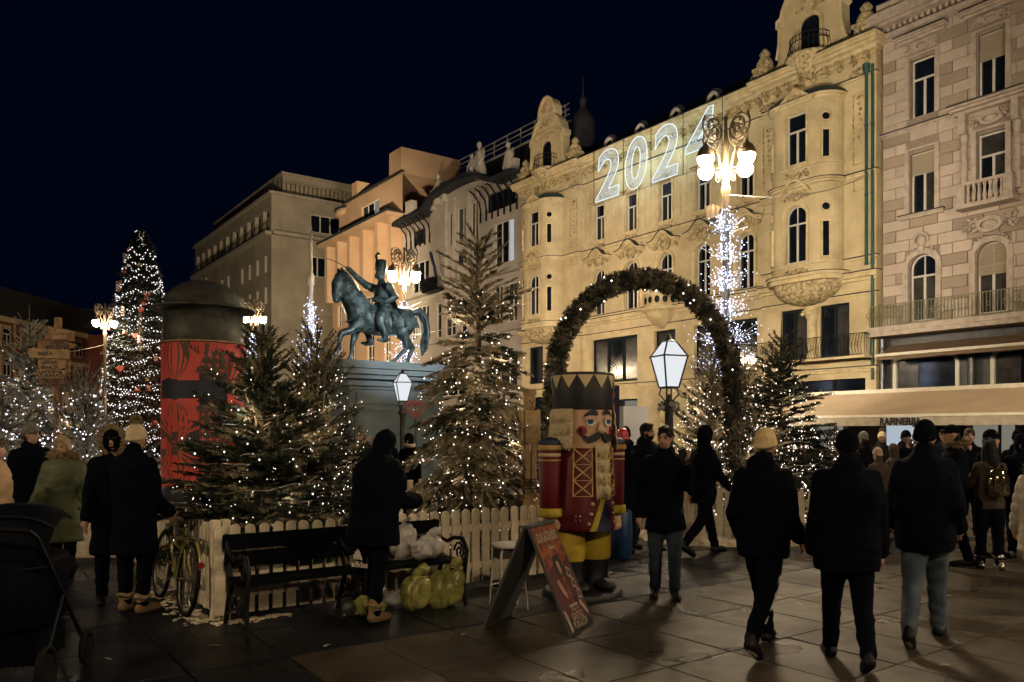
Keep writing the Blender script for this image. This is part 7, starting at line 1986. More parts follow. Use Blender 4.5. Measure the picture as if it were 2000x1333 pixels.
for k in range(4):
    t = MB(); t.ell((-17.5 + k * 2.7, 2.0, 2.35), (.1, .1, .1), 10, 8); t.cyl((-17.5 + k * 2.7, 2, 2.4), (-17.5 + k * 2.7, 2, 2.75), .01, n=5); t.build("pendant_lamp", "cafe_lamp", CF)
def hang_sign(u, v, z, w, h, lines, label):
    o = empty("red_sign", sq(u, v), ROT); tag(o, label, "sign", "red signs at the cafe terrace")
    t = MB(); t.prism([(-w / 2 + .05, z - h / 2), (w / 2 - .05, z - h / 2), (w / 2, z - h / 2 + .05), (w / 2, z + h / 2 - .05), (w / 2 - .05, z + h / 2), (-w / 2 + .05, z + h / 2), (-w / 2, z + h / 2 - .05), (-w / 2, z - h / 2 + .05)], -.02, .02); b = t.build("panel", "sign_red", o)
    for k, s_ in enumerate(lines): text_mesh(s_, h / (len(lines) + 1.2) * .95, "ab_pink", b, Matrix.Translation((0, -.023, z + h * .5 - h * (k + .8) / (len(lines) + .6))) @ Matrix.Rotation(pi / 2, 4, 'X'), .001, bold=.001)
    t = MB(); t.tube([(0, .03, 0), (0, .03, z - h / 2)], .02, 6); t.build("stand", "lamp_grey", o)
hang_sign(-17.35, 23.5, 1.42, .62, .52, ("KUHANO", "VINO I", "TOPLI", "ČAJ OD", "JABUKE"), "red sign with pale lettering left of the dark-capped man")
hang_sign(-17.55, 21.9, 1.02, .34, .62, ("HOT", "WINE", ""), "small red sign low beside the right firs")
for k, (u, v, h) in enumerate(((-15.6, 22.9, 1.55), (-14.6, 23.1, 1.75), (-13.9, 22.8, 1.6), (-11.9, 22.9, 1.5))):
    fir("fir_tree", ("little dark fir with lights under the awning, leftmost of four", "little dark fir with lights under the awning, second from the left", "little dark fir with lights under the awning, third from the left", "little dark fir with lights under the awning, rightmost of four")[k], sq(u, v), h, .42, "needle_dark", "bark", 70 + k, bare=.1, per=7, droop=.05, lights=70, lr=.022, dens=.35, base=.5, up=.2, nl=.07, lightz=(.3, .98))
# ------------------------------------------------------------------ people
def cloth(name, col, rough=.85, bump=.35, bscale=90, var=.2, scale=12):
    if name not in _M: mat(name, col, rough, var=var, scale=scale, bump=bump, bscale=bscale, spec=.25 if max(col) > .02 else .05)
    return name
cloth("cloth_black", (.0022, .0032, .0068)); cloth("cloth_navy", (.0030, .0045, .010)); cloth("cloth_char", (.0050, .0060, .0095)); cloth("denim", (.085, .115, .155), var=.45, scale=7); cloth("denim_dark", (.03, .045, .07), var=.45, scale=7)
cloth("coat_green", (.085, .10, .052), .55); cloth("coat_tan", (.46, .31, .18), .6); cloth("coat_cream", (.50, .44, .35), .6); cloth("coat_brown", (.05, .037, .027)); cloth("coat_olive", (.012, .016, .015))
cloth("knit_cream", (.60, .49, .31), .95, .8, 45); cloth("knit_yellow", (.62, .47, .25), .95, .8, 45); cloth("knit_grey", (.16, .155, .145), .95, .8, 45); cloth("knit_pink", (.46, .30, .24), .95, .8, 45); cloth("knit_dark", (.0032, .0042, .0075), .95, .8, 45)
cloth("fur_tan", (.34, .25, .14), 1.0, 1.0, 30, .5, 20); cloth("suede_tan", (.22, .14, .07), .9)
mat("skin_light", (.46, .27, .19), .5, var=.12, scale=5); mat("skin_mid", (.34, .19, .12), .5, var=.12, scale=5); mat("hair_black", (.005, .0045, .005), .6, spec=.2, scale=30, bump=.6, bscale=60); mat("hair_blond", (.34, .24, .12), .6, scale=30, bump=.6, bscale=60); mat("hair_brown", (.05, .03, .02), .55, scale=30, bump=.6, bscale=60); mat("sole_white", (.55, .50, .42), .6); mat("eye_dark", (.012, .010, .010), .2); mat("lip", (.26, .10, .08), .5); mat("shoe_black", (.004, .0045, .006), .5, spec=.2)

def person(label, x, y, rz, H, coat="cloth_black", top="jacket", trousers="cloth_black", hat=None, hat_m="knit_dark", hair="hair_black", hair_len="short", skin="skin_light",
           legs=((4, 2), (-4, 4)), arms=((4, 9, 12), (-4, 9, 12)), lean=0, yaw=0, nod=0, bulk=1.0, vox=.019, shoes="shoe_black", sole=None, boots=False, fur=None, beard=None, puff=0.0, scarf=None, hem=None, group="people in the square", seed=0, face=True, stance=1.0, glasses=False):
    o_loc = Vector((x, y, 0)); rn = random.Random(seed + int(abs(x) * 97 + y * 31))
    W = {}
    # legs
    A, K, HP = [], [], []
    for s, (sw, kb) in zip((-1, 1), legs):
        hp = Vector((s * .052 * H * stance, 0, .50 * H)); a = radians(sw); b = radians(sw - kb)
        k = hp + Vector((s * .004 * H, sin(a), -cos(a))) * 1 * .245 * H; k.x = hp.x + s * .004 * H
        an = k + Vector((0, sin(b), -cos(b))) * .232 * H
        HP.append(hp); K.append(k); A.append(an)
    dz = .042 * H - min(a.z for a in A)
    for L_ in (HP, K, A):
        for v in L_: v.z += dz
    ctr = Vector((0, 0, .50 * H + dz)); RL = Matrix.Rotation(radians(-lean), 3, 'X')
    U = lambda px, py, pz: ctr + RL @ Vector((px * H, py * H, (pz - .50) * H))      # upper body point
    # arms
    SH, EL, WR, HD = [], [], [], []
    for s, (sw, ab, eb) in zip((-1, 1), arms):
        sh = U(s * .088, -.006, .788); a = radians(sw); d = Vector((s * sin(radians(ab)), sin(a) * cos(radians(ab)), -cos(a) * cos(radians(ab)))).normalized()
        el = sh + d * .172 * H; ax = Vector((1, 0, 0)); ax = (ax - d * ax.dot(d)).normalized()
        f = (Matrix.Rotation(radians(eb), 3, ax) @ d).normalized(); wr = el + f * .150 * H
        SH.append(sh); EL.append(el); WR.append(wr); HD.append(f)
    hc = U(0, .016, .925); RH = RL @ Matrix.Rotation(radians(yaw), 3, 'Z') @ Matrix.Rotation(radians(-nod), 3, 'X')
    P = lambda a, b, c: hc + RH @ Vector((a * H, b * H, c * H))
    # ---- body
    m = MB()
    m.ell(P(0, -.004, .012), (.043 * H, .053 * H, .054 * H), 14, 10, 0, RH); m.ell(P(0, .014, -.026), (.034 * H, .036 * H, .040 * H), 12, 8, 0, RH)
    m.caps([P(0, .044, .004), P(0, .058, -.016)], [.007 * H, .010 * H], 8)
    for s in (-1, 1): m.ell(P(s * .044, -.004, -.004), (.006 * H, .012 * H, .018 * H), 8, 6, 0, RH)
    m.caps([hc - Vector((0, .006 * H, .02 * H)), U(0, -.006, .84)], [.030 * H, .034 * H], 10)
    m.caps([U(0, 0, .53), U(0, 0, .68), U(0, 0, .80)], [.075 * H, .07 * H, .06 * H], 12)
    for i, s in enumerate((-1, 1)):
        m.caps([SH[i], EL[i], WR[i]], [.030 * H, .024 * H, .016 * H], 8); m.caps([HP[i], K[i], A[i]], [.045 * H, .033 * H, .022 * H], 8)
        f = HD[i]; q = f.cross(Vector((0, 1, 0))); q = q.normalized() if q.length > .1 else Vector((1, 0, 0)); n2 = f.cross(q)
        m.caps([WR[i], WR[i] + f * .045 * H], [.018 * H, .023 * H], 8)
        W[i] = (WR[i] + f * .05 * H, f, n2 if abs(n2.y) > abs(q.y) else q, q if abs(n2.y) > abs(q.y) else n2)
    body = remesh(m, "person", skin, None, vox * (1.0 if face else 1.3), 2)
    # fingers, unequal and slightly curled, grown from the palm
    g = MB()
    for i, s in enumerate((-1, 1)):
        c, f, fw, sd = W[i]
        for k in range(4):
            b = c + fw * (.016 - .0105 * k) * H; L = (.036, .042, .040, .031)[k] * H
            g.caps([b, b + f * L * .55 - sd * s * .004 * H, b + f * L * .95 - sd * s * .018 * H], [.0062 * H, .0058 * H, .0048 * H], 6)
        g.caps([c - f * .03 * H + fw * .018 * H, c - f * .012 * H + fw * .032 * H, c + f * .008 * H + fw * .030 * H], [.0075 * H, .0066 * H, .0052 * H], 6)
    gm = g.mesh(); bm = bmesh.new(); bm.from_mesh(body.data); bm.from_mesh(gm); bm.to_mesh(body.data); bm.free(); bpy.data.meshes.remove(gm)
    for p_ in body.data.polygons: p_.use_smooth = True
    body.location = o_loc; body.rotation_euler = (0, 0, rz)
    tag(body, label, "person", group)
    # ---- trousers
    if trousers:
        m = MB(); m.ell(ctr + Vector((0, 0, .01 * H)), (.092 * H * bulk ** .5, .068 * H, .075 * H))
        for i in range(2):
            lo = A[i] + (K[i] - A[i]).normalized() * .01 * H
            m.caps([HP[i], HP[i].lerp(K[i], .5), K[i], K[i].lerp(lo, .55), lo], [.062 * H, .056 * H, .043 * H, .038 * H, .034 * H], 12)
        ph = rn.random() * 9
        def td(co): return .005 * vn(co, (14, 14, 36), ph) + .006 * np.sin(co[:, 2] * 60 + 4 * vn(co, 12)) * np.clip(.6 - np.abs(co[:, 2] - .15) * .9, 0, 1)
        remesh(m, "trousers", trousers, body, vox, 2, td)
    # ---- shoes
    for i, s in enumerate((-1, 1)):
        m = MB(); a = A[i]; b = radians(legs[i][0] - legs[i][1]); toe = Vector((s * .02, cos(b * .5), sin(b * .5) - (.12 if a.z < .06 * H else .25))).normalized()
        if a.z < .05 * H: toe = Vector((s * .1, 1, -.05)).normalized()
        m.caps([a + Vector((0, -.018 * H, -.016 * H)), a + toe * .05 * H + Vector((0, 0, -.018 * H)), a + toe * .105 * H + Vector((0, 0, -.022 * H))], [.029 * H, .028 * H, .023 * H], 10)
        m.caps([a + Vector((0, -.006 * H, -.01 * H)), a + Vector((0, -.004 * H, (.06 if boots else .012) * H))], [.027 * H, .031 * H if boots else .026 * H], 10)
        sh = remesh(m, "shoe", shoes, body, .013, 1)
        if boots:
            m = MB(); c = a + (K[i] - a).normalized() * .05 * H; m.tube([c + Vector((.036 * H * cos(q_), .036 * H * sin(q_), .004 * H * sin(q_ * 3))) for q_ in [k * pi / 7 for k in range(14)]], .011 * H, 6, closed=True); c = c - Vector((0, 0, .022 * H)); m.tube([c + Vector((.033 * H * cos(q_), .033 * H * sin(q_), 0)) for q_ in [k * pi / 7 for k in range(14)]], .004 * H, 5, closed=True); m.build("boot_cuff", "fur_tan" if shoes != "chrome" else "shoe_black", sh)
            m = MB(); up = Vector((0, 0, -.036 * H)); m.caps([a + Vector((0, -.022 * H, 0)) + up, a + toe * .06 * H + up, a + toe * .108 * H + up], [.014 * H, .016 * H, .012 * H], 8); m.build("sole", "shoe_black", sh)
        if sole:
            m = MB(); up = Vector((0, 0, -.028 * H)); m.caps([a + Vector((0, -.022 * H, 0)) + up, a + toe * .06 * H + up, a + toe * .108 * H + up], [.018 * H, .020 * H, .015 * H], 10)
            q = remesh(m, "sole", sole, sh, .012, 1)
    # ---- coat
    hemz = hem if hem is not None else {"jacket": .45, "puffer": .43, "coat": .27, "parka": .36}[top]
    m = MB(); bk = bulk
    rings = [(hemz, .100 + (.012 if hemz < .4 else 0), .078), ((hemz + .56) / 2, .101, .080), (.56, .098, .076), (.64, .102, .078), (.72, .106, .082), (.77, .106, .076), (.805, .092, .064), (.83, .064, .052), (.85, .046, .046)]
    vs = []; n = 18
    for z, rx, ry in rings:
        for j in range(n):
            an = 2 * pi * j / n; sx = abs(cos(an)) ** .85 * (1 if cos(an) > 0 else -1); px = rx * (1 + (bk - 1) * .8) * sx; py = ry * bk * sin(an) - .004
            vs.append(U(px, py, z) if z > .50 else ctr + Vector((px * H, py * H, (z - .50) * H)) + Vector((0, (A[0].y + A[1].y) * .12 * (.5 - z), 0)))
    fs = [(i * n + j, i * n + (j + 1) % n, (i + 1) * n + (j + 1) % n, (i + 1) * n + j) for i in range(len(rings) - 1) for j in range(n)] + [tuple(range(n - 1, -1, -1)), tuple(range((len(rings) - 1) * n, len(rings) * n))]
    m.add(vs, fs, 0, True)
    for i in range(2): m.caps([SH[i] + Vector((0, 0, -.004 * H)), SH[i].lerp(EL[i], .5), EL[i], EL[i].lerp(WR[i], .6), WR[i]], [.040 * H * bk, .040 * H * bk, .037 * H * bk, .034 * H * bk, .031 * H * bk], 12)
    m.caps([U(0, -.008, .835), U(0, -.008, .868)], [.052 * H, .046 * H], 12)          # collar
    if hat == "hood": m.ell(hc + Vector((0, -.010 * H, .004 * H)), (.060 * H, .068 * H, .078 * H), 14, 10, 0, RH); m.ell(hc + Vector((0, -.03 * H, -.055 * H)), (.058 * H, .052 * H, .05 * H))
    elif fur == "collar" or top in ("puffer", "parka"): m.ell(U(0, -.046, .845), (.066 * H, .040 * H, .050 * H)); m.ell(U(0, -.040, .80), (.060 * H, .040 * H, .05 * H))
    ph = rn.random() * 20
    def cd(co):
        v = .012 * vn(co, (10, 10, 17), ph) + .008 * (np.abs(vn(co, (24, 24, 38), ph)) ** .6 - .5)
        if puff: v = v + puff * (np.abs(np.sin(co[:, 2] * 30 + 1.2 * vn(co, 5))) ** .6 - .6)
        return v
    ct = remesh(m, "coat", coat, body, vox, 5, cd)
    if fur in ("collar", "hood"):
        f_ = MB(); rf = random.Random(5)
        c0, ra, rb = (P(0, .022, -.004), .060 * H, .078 * H) if fur == "hood" else (U(0, .0, .862), .074 * H, .062 * H)
        for k in range(420):
            a = rf.random() * 2 * pi
            if fur == "hood": b = c0 + RH @ Vector((ra * cos(a), rf.gauss(0, .008) * H, rb * sin(a)))
            else: b = c0 + Vector((ra * cos(a), rb * sin(a) - .01 * H, rf.gauss(0, .012) * H))
            d = (b - c0).normalized() + Vector((rf.gauss(0, .6), rf.gauss(0, .6), rf.gauss(0, .6))); f_.tube([b - d * .012, b + d * .028], [.010, .002], 4, cap=False)
        f_.build("fur_trim", "fur_tan", ct)
    # ---- head wear and hair
    if hat in ("beanie", "pom"):
        m = MB(); m.ell(P(0, -.006, .024), (.048 * H, .059 * H, .062 * H), 14, 10, 0, RH)
        ring = [P(.044 * cos(a), -.006 + .0545 * sin(a), .008 + .016 * sin(a)) for a in [k * pi / 10 for k in range(20)]]; m.tube(ring, .0095 * H, 8, closed=True)
        he = remesh(m, "hat", hat_m, body, .012, 2, lambda co: .0022 * np.sin(np.arctan2(co[:, 1] - hc.y, co[:, 0] - hc.x) * 40))
        # knit stops above the eyes
        bm = bmesh.new(); bm.from_mesh(he.data); bmesh.ops.bisect_plane(bm, geom=bm.verts[:] + bm.edges[:] + bm.faces[:], plane_co=P(0, 0, -.004), plane_no=RH @ Vector((0, -.30, 1)), clear_inner=True); bm.to_mesh(he.data); bm.free()
        if hat == "pom":
            f_ = MB(); c0 = P(0, -.012, .098)
            for k in range(260):
                d = Vector((rn.gauss(0, 1), rn.gauss(0, 1), rn.gauss(0, 1))).normalized(); f_.tube([c0, c0 + d * .030 * H * rn.uniform(.8, 1.25)], [.012, .003], 4, cap=False)
            f_.build("pompom", "fur_tan", he)
    if hat == "band":
        m = MB(); ring = [P(.047 * cos(a), -.006 + .057 * sin(a), .018) for a in [k * pi / 10 for k in range(20)]]; m.tube(ring, .018 * H, 8, closed=True); m.build("headband", hat_m, body)
    if hat == "cap":
        m = MB(); m.ell(P(0, -.004, .03), (.049 * H, .058 * H, .046 * H), 14, 8, 0, RH); m.ell(P(0, .055, .022), (.04 * H, .034 * H, .008 * H), 10, 6, 0, RH); remesh(m, "hat", hat_m, body, .012, 1)
    if hat != "hood" and hair:
        m = MB()
        if hat in (None, "band"): m.ell(P(0, -.010, .022), (.049 * H, .056 * H, .056 * H), 14, 10, 0, RH)
        if hat is None and hair_len == "short": m.ell(P(0, .022, .055), (.036 * H, .03 * H, .018 * H), 10, 6, 0, RH)
        if hair_len == "short": m.ell(P(0, -.030, -.012), (.042 * H, .030 * H, .034 * H), 12, 8, 0, RH)
        if hair_len == "bob":
            for s in (-1, 1): m.ell(P(s * .036, -.012, -.015), (.020 * H, .038 * H, .045 * H), 10, 8, 0, RH)
            m.ell(P(0, -.035, -.02), (.044 * H, .028 * H, .045 * H)); m.ell(P(0.01, .030, .048), (.038 * H, .022 * H, .018 * H), 10, 6, 0, RH)
        if hair_len == "long":
            for s in (-1, 1): m.caps([P(s * .034, -.02, 0), P(s * .04, -.03, -.08), P(s * .035, -.045, -.19)], [.026 * H, .03 * H, .02 * H], 10)
            m.caps([P(0, -.04, 0), P(0, -.055, -.1), P(0, -.06, -.22)], [.04 * H, .045 * H, .025 * H], 10)
        if m.v: remesh(m, "hair", hair, body, .012, 1, lambda co: .003 * vn(co, (90, 90, 27)))
    if face:
        for s in (-1, 1):
            m = MB(); m.ell(P(s * .0185, .0455, .004), (.0075 * H, .0055 * H, .0045 * H), 8, 6, 0, RH); m.build("eye", "eye_dark", body)
            m = MB(); m.caps([P(s * .008, .050, .0155), P(s * .028, .043, .0165)], [.0028 * H, .0022 * H], 6); m.build("eyebrow", hair or "hair_brown", body)
        m = MB(); m.ell(P(0, .0475, -.033), (.012 * H, .005 * H, .0045 * H), 8, 6, 0, RH); m.build("mouth", "lip", body)
        if beard:
            m = MB(); m.ell(P(0, .020, -.043), (.034 * H, .033 * H, .026 * H), 12, 8, 0, RH)
            for s in (-1, 1): m.ell(P(s * .030, .004, -.022), (.012 * H, .016 * H, .028 * H), 8, 6, 0, RH)
            m.caps([P(-.016, .047, -.025), P(0, .0515, -.0235), P(.016, .047, -.025)], [.004 * H, .005 * H, .004 * H], 6); remesh(m, "beard", beard, body, .010, 1)
        if glasses:
            m = MB()
            for s in (-1, 1): m.tube([P(s * .02 + .014 * cos(a), .054, .003 + .011 * sin(a)) for a in [k * pi / 6 for k in range(12)]], .0018 * H, 4, closed=True); m.tube([P(s * .034, .053, .004), P(s * .045, .0, .006)], .0016 * H, 4)
            m.build("glasses", "iron", body)
    if scarf:
        m = MB(); m.tube([U(.058 * cos(a), .004 + .052 * sin(a), .853 + .006 * sin(2 * a)) for a in [k * pi / 9 for k in range(18)]], .022 * H, 8, closed=True); m.build("scarf", scarf, body)
    body["_pts"] = 0
    del body["_pts"]
    return body, dict(hand=[w[0] for w in W.values()], wrist=WR, head=hc, knee=K, ankle=A, hip=HP, U=U, P=P)

# --- three men walking away in the right foreground
b1, i1 = person("man walking away in black jacket and cream beanie, leftmost of the three in front", 1.98, 6.25, radians(-36), 1.77, "cloth_black", "puffer", "cloth_black", "beanie", "knit_yellow", None, legs=((24, 6), (-22, 28)), arms=((-14, 9, 58), (-4, 9, 50)), bulk=1.2, vox=.015, sole="sole_white", face=False, lean=2, stance=.7)
m = MB()
for k in (-1, 0, 1):
    m.tube([i1["hip"][1] + Vector((.090, k * .012, -.08)), i1["hip"][1].lerp(i1["knee"][1], .5) + Vector((.094, k * .012, 0)), i1["knee"][1] + Vector((.072, k * .012, 0)), i1["knee"][1].lerp(i1["ankle"][1], .6) + Vector((.062, k * .012, 0))], .003, 5)
m.build("side_stripe", "sole_white", b1)
person("stocky man in black padded jacket and dark hat, middle of the three in front", 2.50, 5.92, radians(-14), 1.72, "cloth_black", "parka", "cloth_black", "beanie", "knit_dark", "hair_black", legs=((14, 4), (-12, 22)), arms=((-10, 8, 40), (2, 9, 18)), bulk=1.42, vox=.015, face=False, stance=.95, puff=.004, hem=.40)
person("tall man in dark jacket and blue jeans walking away, rightmost of the three in front", 3.38, 6.5, radians(-32), 1.82, "cloth_navy", "jacket", "denim", "beanie", "knit_dark", None, legs=((-16, 26), (20, 4)), arms=((-10, 10, 62), (-12, 10, 62)), bulk=1.3, vox=.015, shoes="shoe_black", sole="sole_white", face=False, hem=.42, stance=.75)
# --- men in front of the arch
bp, ip = person("dark-haired man holding a phone to his mouth, beside the painted nutcracker", 1.60, 8.3, radians(172), 1.76, "cloth_black", "parka", "denim_dark", None, hair="hair_black", skin="skin_mid", legs=((3, 2), (-3, 4)), arms=((28, 14, 118), (2, 10, 14)), yaw=-22, nod=4, bulk=1.12, vox=.015, beard=None, hem=.38)
m = MB(); h = ip["hand"][0]; m.box(h + Vector((.02, .03, .03)), (.075, .012, .15), 0, 0, Matrix.Rotation(.4, 3, 'Y')); m.build("phone", "shoe_black", bp)
person("bearded man in a dark jacket looking right, behind the man with the phone", 1.98, 11.7, radians(205), 1.83, "cloth_char", "parka", "denim_dark", None, hair="hair_black", skin="skin_mid", beard="hair_black", legs=((6, 2), (-8, 6)), yaw=38, bulk=1.1, sole="sole_white")
person("person in black with a pink headpiece half hidden by the painted nutcracker", 1.58, 11.3, radians(10), 1.74, "cloth_black", "parka", "cloth_black", "beanie", "balloon_pink", None, face=False)
person("person in a black hooded coat striding right in front of the right bed", 2.72, 11.2, radians(-62), 1.83, "cloth_black", "parka", "cloth_black", "hood", hair=None, legs=((22, 6), (-20, 26)), arms=((-14, 8, 22), (16, 8, 26)), face=False, hem=.40)
# --- people at the right edge
person("man in dark coat with fur-trimmed hood and white-black trainers by the cafe", 5.62, 10.1, radians(70), 1.80, "cloth_navy", "parka", "cloth_black", "cap", "knit_dark", "hair_black", skin="skin_mid", fur="collar", legs=((10, 2), (-10, 6)), sole="sole_white", bulk=1.12, yaw=10)
bg, ig = person("long-haired girl in a brown jacket with a glittering backpack", 6.02, 10.0, radians(-6), 1.60, "coat_brown", "jacket", "cloth_black", None, hair="hair_black", hair_len="long", arms=((26, 8, 60), (26, 8, 60)), face=False, boots=True, shoes="chrome")
mat("sequin", (.35, .27, .16), .12, metal=.9, scale=38, col2=(.03, .05, .035))
m = MB(); U_ = ig["U"]; c = U_(0, -.13, .665); m.loft([(c.x, c.y, c.z - .17, .10, .06), (c.x, c.y, c.z - .14, .135, .085), (c.x, c.y, c.z + .06, .13, .085), (c.x, c.y, c.z + .15, .09, .06), (c.x, c.y, c.z + .18, .04, .03)], 18)
bp_ = m.build("backpack", "sequin"); bp_.location = bg.location; bp_.rotation_euler = bg.rotation_euler; tag(bp_, "small glittering sequinned backpack worn by the long-haired girl", "backpack")
m = MB()
for s in (-1, 1): m.tube([c + Vector((s * .07, .03, .14)), c + Vector((s * .10, .10, .22)), c + Vector((s * .11, .20, .16)), c + Vector((s * .11, .21, -.02)), c + Vector((s * .1, .06, -.13))], .012, 5)
m.build("strap", "shoe_black", bp_)
person("smiling woman in black beanie and coat facing right by the cafe", 6.62, 11.0, radians(205), 1.72, "cloth_black", "coat", "cloth_black", "beanie", "knit_dark", "hair_brown", hair_len="bob", yaw=46, skin="skin_light")
person("person in a dark hooded jacket at the right edge behind the long-haired girl", 7.0, 10.9, radians(160), 1.68, "cloth_navy", "parka", "cloth_black", "hood", hair=None, yaw=-30, nod=10)
person("person in a cream quilted coat with fur hood cut off by the right edge", 5.02, 7.5, radians(-40), 1.55, "coat_cream", "parka", "coat_cream", None, hair="hair_brown", fur="collar", puff=.010, bulk=1.28, vox=.015, arms=((10, 12, 20), (10, 10, 20)), face=False, hem=.36)
person("child in a pink knitted hat by the cafe counter", 6.0, 13.0, radians(15), 1.44, "coat_brown", "jacket", "cloth_black", "beanie", "knit_pink", "hair_brown", face=False, vox=.02)
person("person in a brown hooded coat next to the child in the pink hat", 6.55, 13.6, radians(20), 1.50, "coat_brown", "parka", "cloth_black", "hood", hair=None, face=False, vox=.02)
for k, (px, Y, rz_, H_, c_, t_, h_, hm) in enumerate(((1222, 13.2, 20, 1.78, "cloth_black", "parka", "beanie", "knit_dark"), (1592, 14.6, -10, 1.74, "cloth_navy", "parka", "hood", "knit_dark"), (1688, 15.4, 25, 1.70, "cloth_char", "jacket", "beanie", "knit_grey"), (1768, 15.0, 190, 1.72, "cloth_black", "parka", "beanie", "knit_dark"), (1893, 13.2, 160, 1.76, "cloth_navy", "jacket", None, None), (1988, 12.4, -30, 1.72, "cloth_black", "parka", "beanie", "knit_dark"), (1722, 17.0, 170, 1.70, "coat_olive", "parka", "pom", "knit_cream"), (1842, 17.5, 175, 1.75, "cloth_char", "jacket", None, None))):
    person(("dark-clad person just right of the painted nutcracker's shoulder", "hooded person beyond the right fence, left of the stocky man's shoulder", "person in a grey knitted hat at the cafe, beyond the stocky man", "person in a black hat under the middle of the awning lettering", "bare-headed man in dark blue by the cafe, right of the fur-hooded man", "person in black at the far right of the cafe crowd", "small figure in a pale bobble hat at the cafe counter", "bare-headed figure behind the cafe counter")[k], pxat(px, Y), Y, radians(rz_), H_, c_, t_, "cloth_black", h_, hm or "knit_dark", "hair_brown", vox=.026, skin="skin_mid" if k % 2 else "skin_light", face=rz_ > 90)
# --- group before the monument
person("person in a dark cap at the left of the group before the monument", -3.25, 15.6, radians(10), 1.66, "cloth_black", "jacket", "cloth_black", "beanie", "knit_dark", "hair_black", face=False, vox=.026)
person("person in a pointed striped knitted hat before the monument", -2.92, 15.4, radians(150), 1.76, "coat_olive", "parka", "cloth_black", "pom", "knit_grey", "hair_brown", yaw=-20, nod=12, vox=.026)
person("person with a cream headband seen from behind before the monument", -2.38, 15.2, radians(-15), 1.72, "cloth_black", "parka", "cloth_black", "band", "knit_cream", "hair_black", face=False, vox=.026)
person("person in a dark hood facing the camera before the monument", -2.02, 15.6, radians(170), 1.68, "cloth_black", "coat", "cloth_black", "hood", hair=None, scarf="knit_cream", nod=10, vox=.026)
person("person with a light hood low in the group before the monument", -3.05, 16.2, radians(20), 1.55, "coat_brown", "parka", "cloth_black", "hood", hair=None, face=False, vox=.026)
# --- person bending at the bench
bd, idd = person("hooded person in long black jacket standing at the bench, bent over the bags", -1.27, 7.28, radians(-28), 1.74, "cloth_black", "parka", "cloth_black", "hood", hair=None, lean=12, nod=26, legs=((4, 3), (-4, 5)), arms=((14, 4, 70), (10, 4, 75)), bulk=1.5, shoes="suede_tan", boots=True, face=False, vox=.015, hem=.38, stance=.8)
Mx = Matrix.Translation(idd["hip"][0] + Vector((.0, -.112, -.385))) @ Matrix.Rotation(radians(90), 4, 'X')
text_mesh("adidas", .075, "sole_white", bd, Mx, .002, bold=.002)
m = MB(); h0 = idd["hip"][0] + Vector((.0, -.114, -.325))
for k in range(3):
    x0 = -.06 + k * .035; hh = .035 + .03 * k
    m.add([h0 + Vector((x0, 0, -.015)), h0 + Vector((x0 + .028, 0, -.015)), h0 + Vector((x0 + .028 - hh * .5, 0, hh)), h0 + Vector((x0 - hh * .5, 0, hh * .8))], [(0, 1, 2, 3)])
m.build("logo_bars", "sole_white", bd)
# --- people at the left
person("woman in long black coat and cream pompom hat seen from behind, by the bicycle", -3.62, 7.62, radians(-12), 1.76, "cloth_black", "coat", "cloth_black", "pom", "knit_cream", None, bulk=1.26, shoes="suede_tan", boots=True, face=False, vox=.015, legs=((2, 2), (-2, 3)), arms=((4, 7, 40), (4, 7, 44)), hem=.30, stance=1.2)
person("person in a fur-edged hood half hidden behind the woman in the pompom hat", -4.02, 8.0, radians(-150), 1.74, "cloth_black", "coat", "cloth_black", "hood", hair=None, fur="hood", skin="skin_mid", arms=((12, 18, 10), (8, 10, 20)), yaw=-18, bulk=1.15, vox=.016)
person("woman with short blond hair in a quilted olive green coat", -5.15, 9.1, radians(192), 1.66, "coat_green", "coat", "cloth_black", None, hair="hair_blond", hair_len="bob", fur="collar", puff=.006, arms=((22, 20, 14), (4, 14, 30)), yaw=-8, nod=8, bulk=1.22, vox=.015, legs=((8, 2), (-8, 6)))
person("man in grey beanie, glasses and black jacket looking right at the left edge", -6.06, 10.0, radians(215), 1.80, "cloth_black", "puffer", "cloth_black", "beanie", "knit_grey", "hair_brown", yaw=52, glasses=True, bulk=1.2)
person("person in a tan quilted jacket cut off by the left edge", -5.55, 8.5, radians(-80), 1.62, "coat_tan", "puffer", "cloth_black", None, hair="hair_brown", puff=.009, bulk=1.28, arms=((6, 6, 22), (4, 6, 26)), face=False, vox=.016)

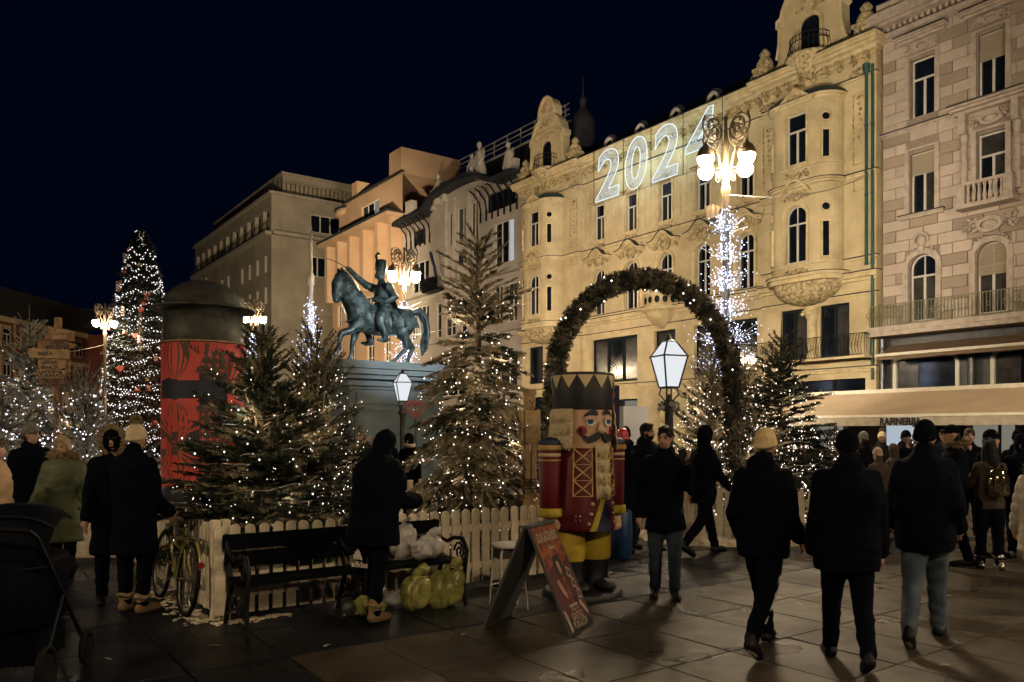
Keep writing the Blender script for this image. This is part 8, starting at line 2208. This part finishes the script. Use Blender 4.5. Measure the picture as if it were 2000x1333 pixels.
# ------------------------------------------------------------------ pushchair in the left foreground
PCH = empty("pushchair", (-3.42, 5.45, 0), radians(10)); tag(PCH, "black pushchair with a ribbed hood in the left foreground", "pushchair")
cloth("pram_cloth", (.0022, .0032, .0068), .6)
m = MB(); n = 10; vs = []
for i in range(n + 1):
    a = radians(-8 + 118 * i / n)
    for j in range(11):
        s = (j / 10 - .5) * 2; r_ = .36 + .012 * (i % 2); w = .30
        vs.append((s * w, -.02 - cos(a) * r_ * sqrt(max(0, 1 - .25 * s * s)) + .1, .86 + sin(a) * r_ * (1 - .28 * abs(s) ** 3)))
m.add(vs, [(i * 11 + j, i * 11 + j + 1, (i + 1) * 11 + j + 1, (i + 1) * 11 + j) for i in range(n) for j in range(10)], 0, True); m.build("hood", "pram_cloth", PCH)
for q, i in enumerate((0, 5, 10)):
    m = MB(); m.tube([Vector(vs[i * 11 + j]) * 1.0 + Vector((0, -.006, .006)) for j in range(11)], .012, 6); m.build("hood_rib", "shoe_black", PCH)
m = MB(); m.loft([(0, .06, .36, .20, .30), (0, .08, .42, .27, .40), (0, .06, .62, .30, .42), (0, .05, .86, .31, .38), (0, .05, .88, .28, .35)], 20); m.ell((0, .4, .72), (.27, .2, .16)); remesh(m, "seat_body", "pram_cloth", PCH, .02, 2)
m = MB(); m.box((0, .02, .27), (.46, .5, .20)); m.build("basket", "pram_cloth", PCH)
m = MB()
for s in (-1, 1):
    m.tube([(s * .30, .38, .22), (s * .31, .0, .6), (s * .30, -.42, 1.05), (s * .28, -.5, 1.10)], .016, 7); m.tube([(s * .31, 0, .6), (s * .30, -.32, .16)], .014, 7)
m.tube([(-.28, -.5, 1.10), (0, -.52, 1.12), (.28, -.5, 1.10)], .020, 8); m.build("frame", "shoe_black", PCH)
for s in (-1, 1):
    for yy, r_ in ((.40, .11), (-.34, .15)):
        m = MB(); m.tube([(s * .33, yy + r_ * cos(a), r_ + .012 + r_ * sin(a)) for a in [k * pi / 12 for k in range(24)]], .02, 7, closed=True); wo = m.build("wheel", "rubber", PCH)
        m = MB(); m.cyl((s * .33 - .015, yy, r_ + .012), (s * .33 + .015, yy, r_ + .012), r_ * .75, n=16); m.build("hub", "shoe_black", wo)
bpy.data.scenes.remove(TS)
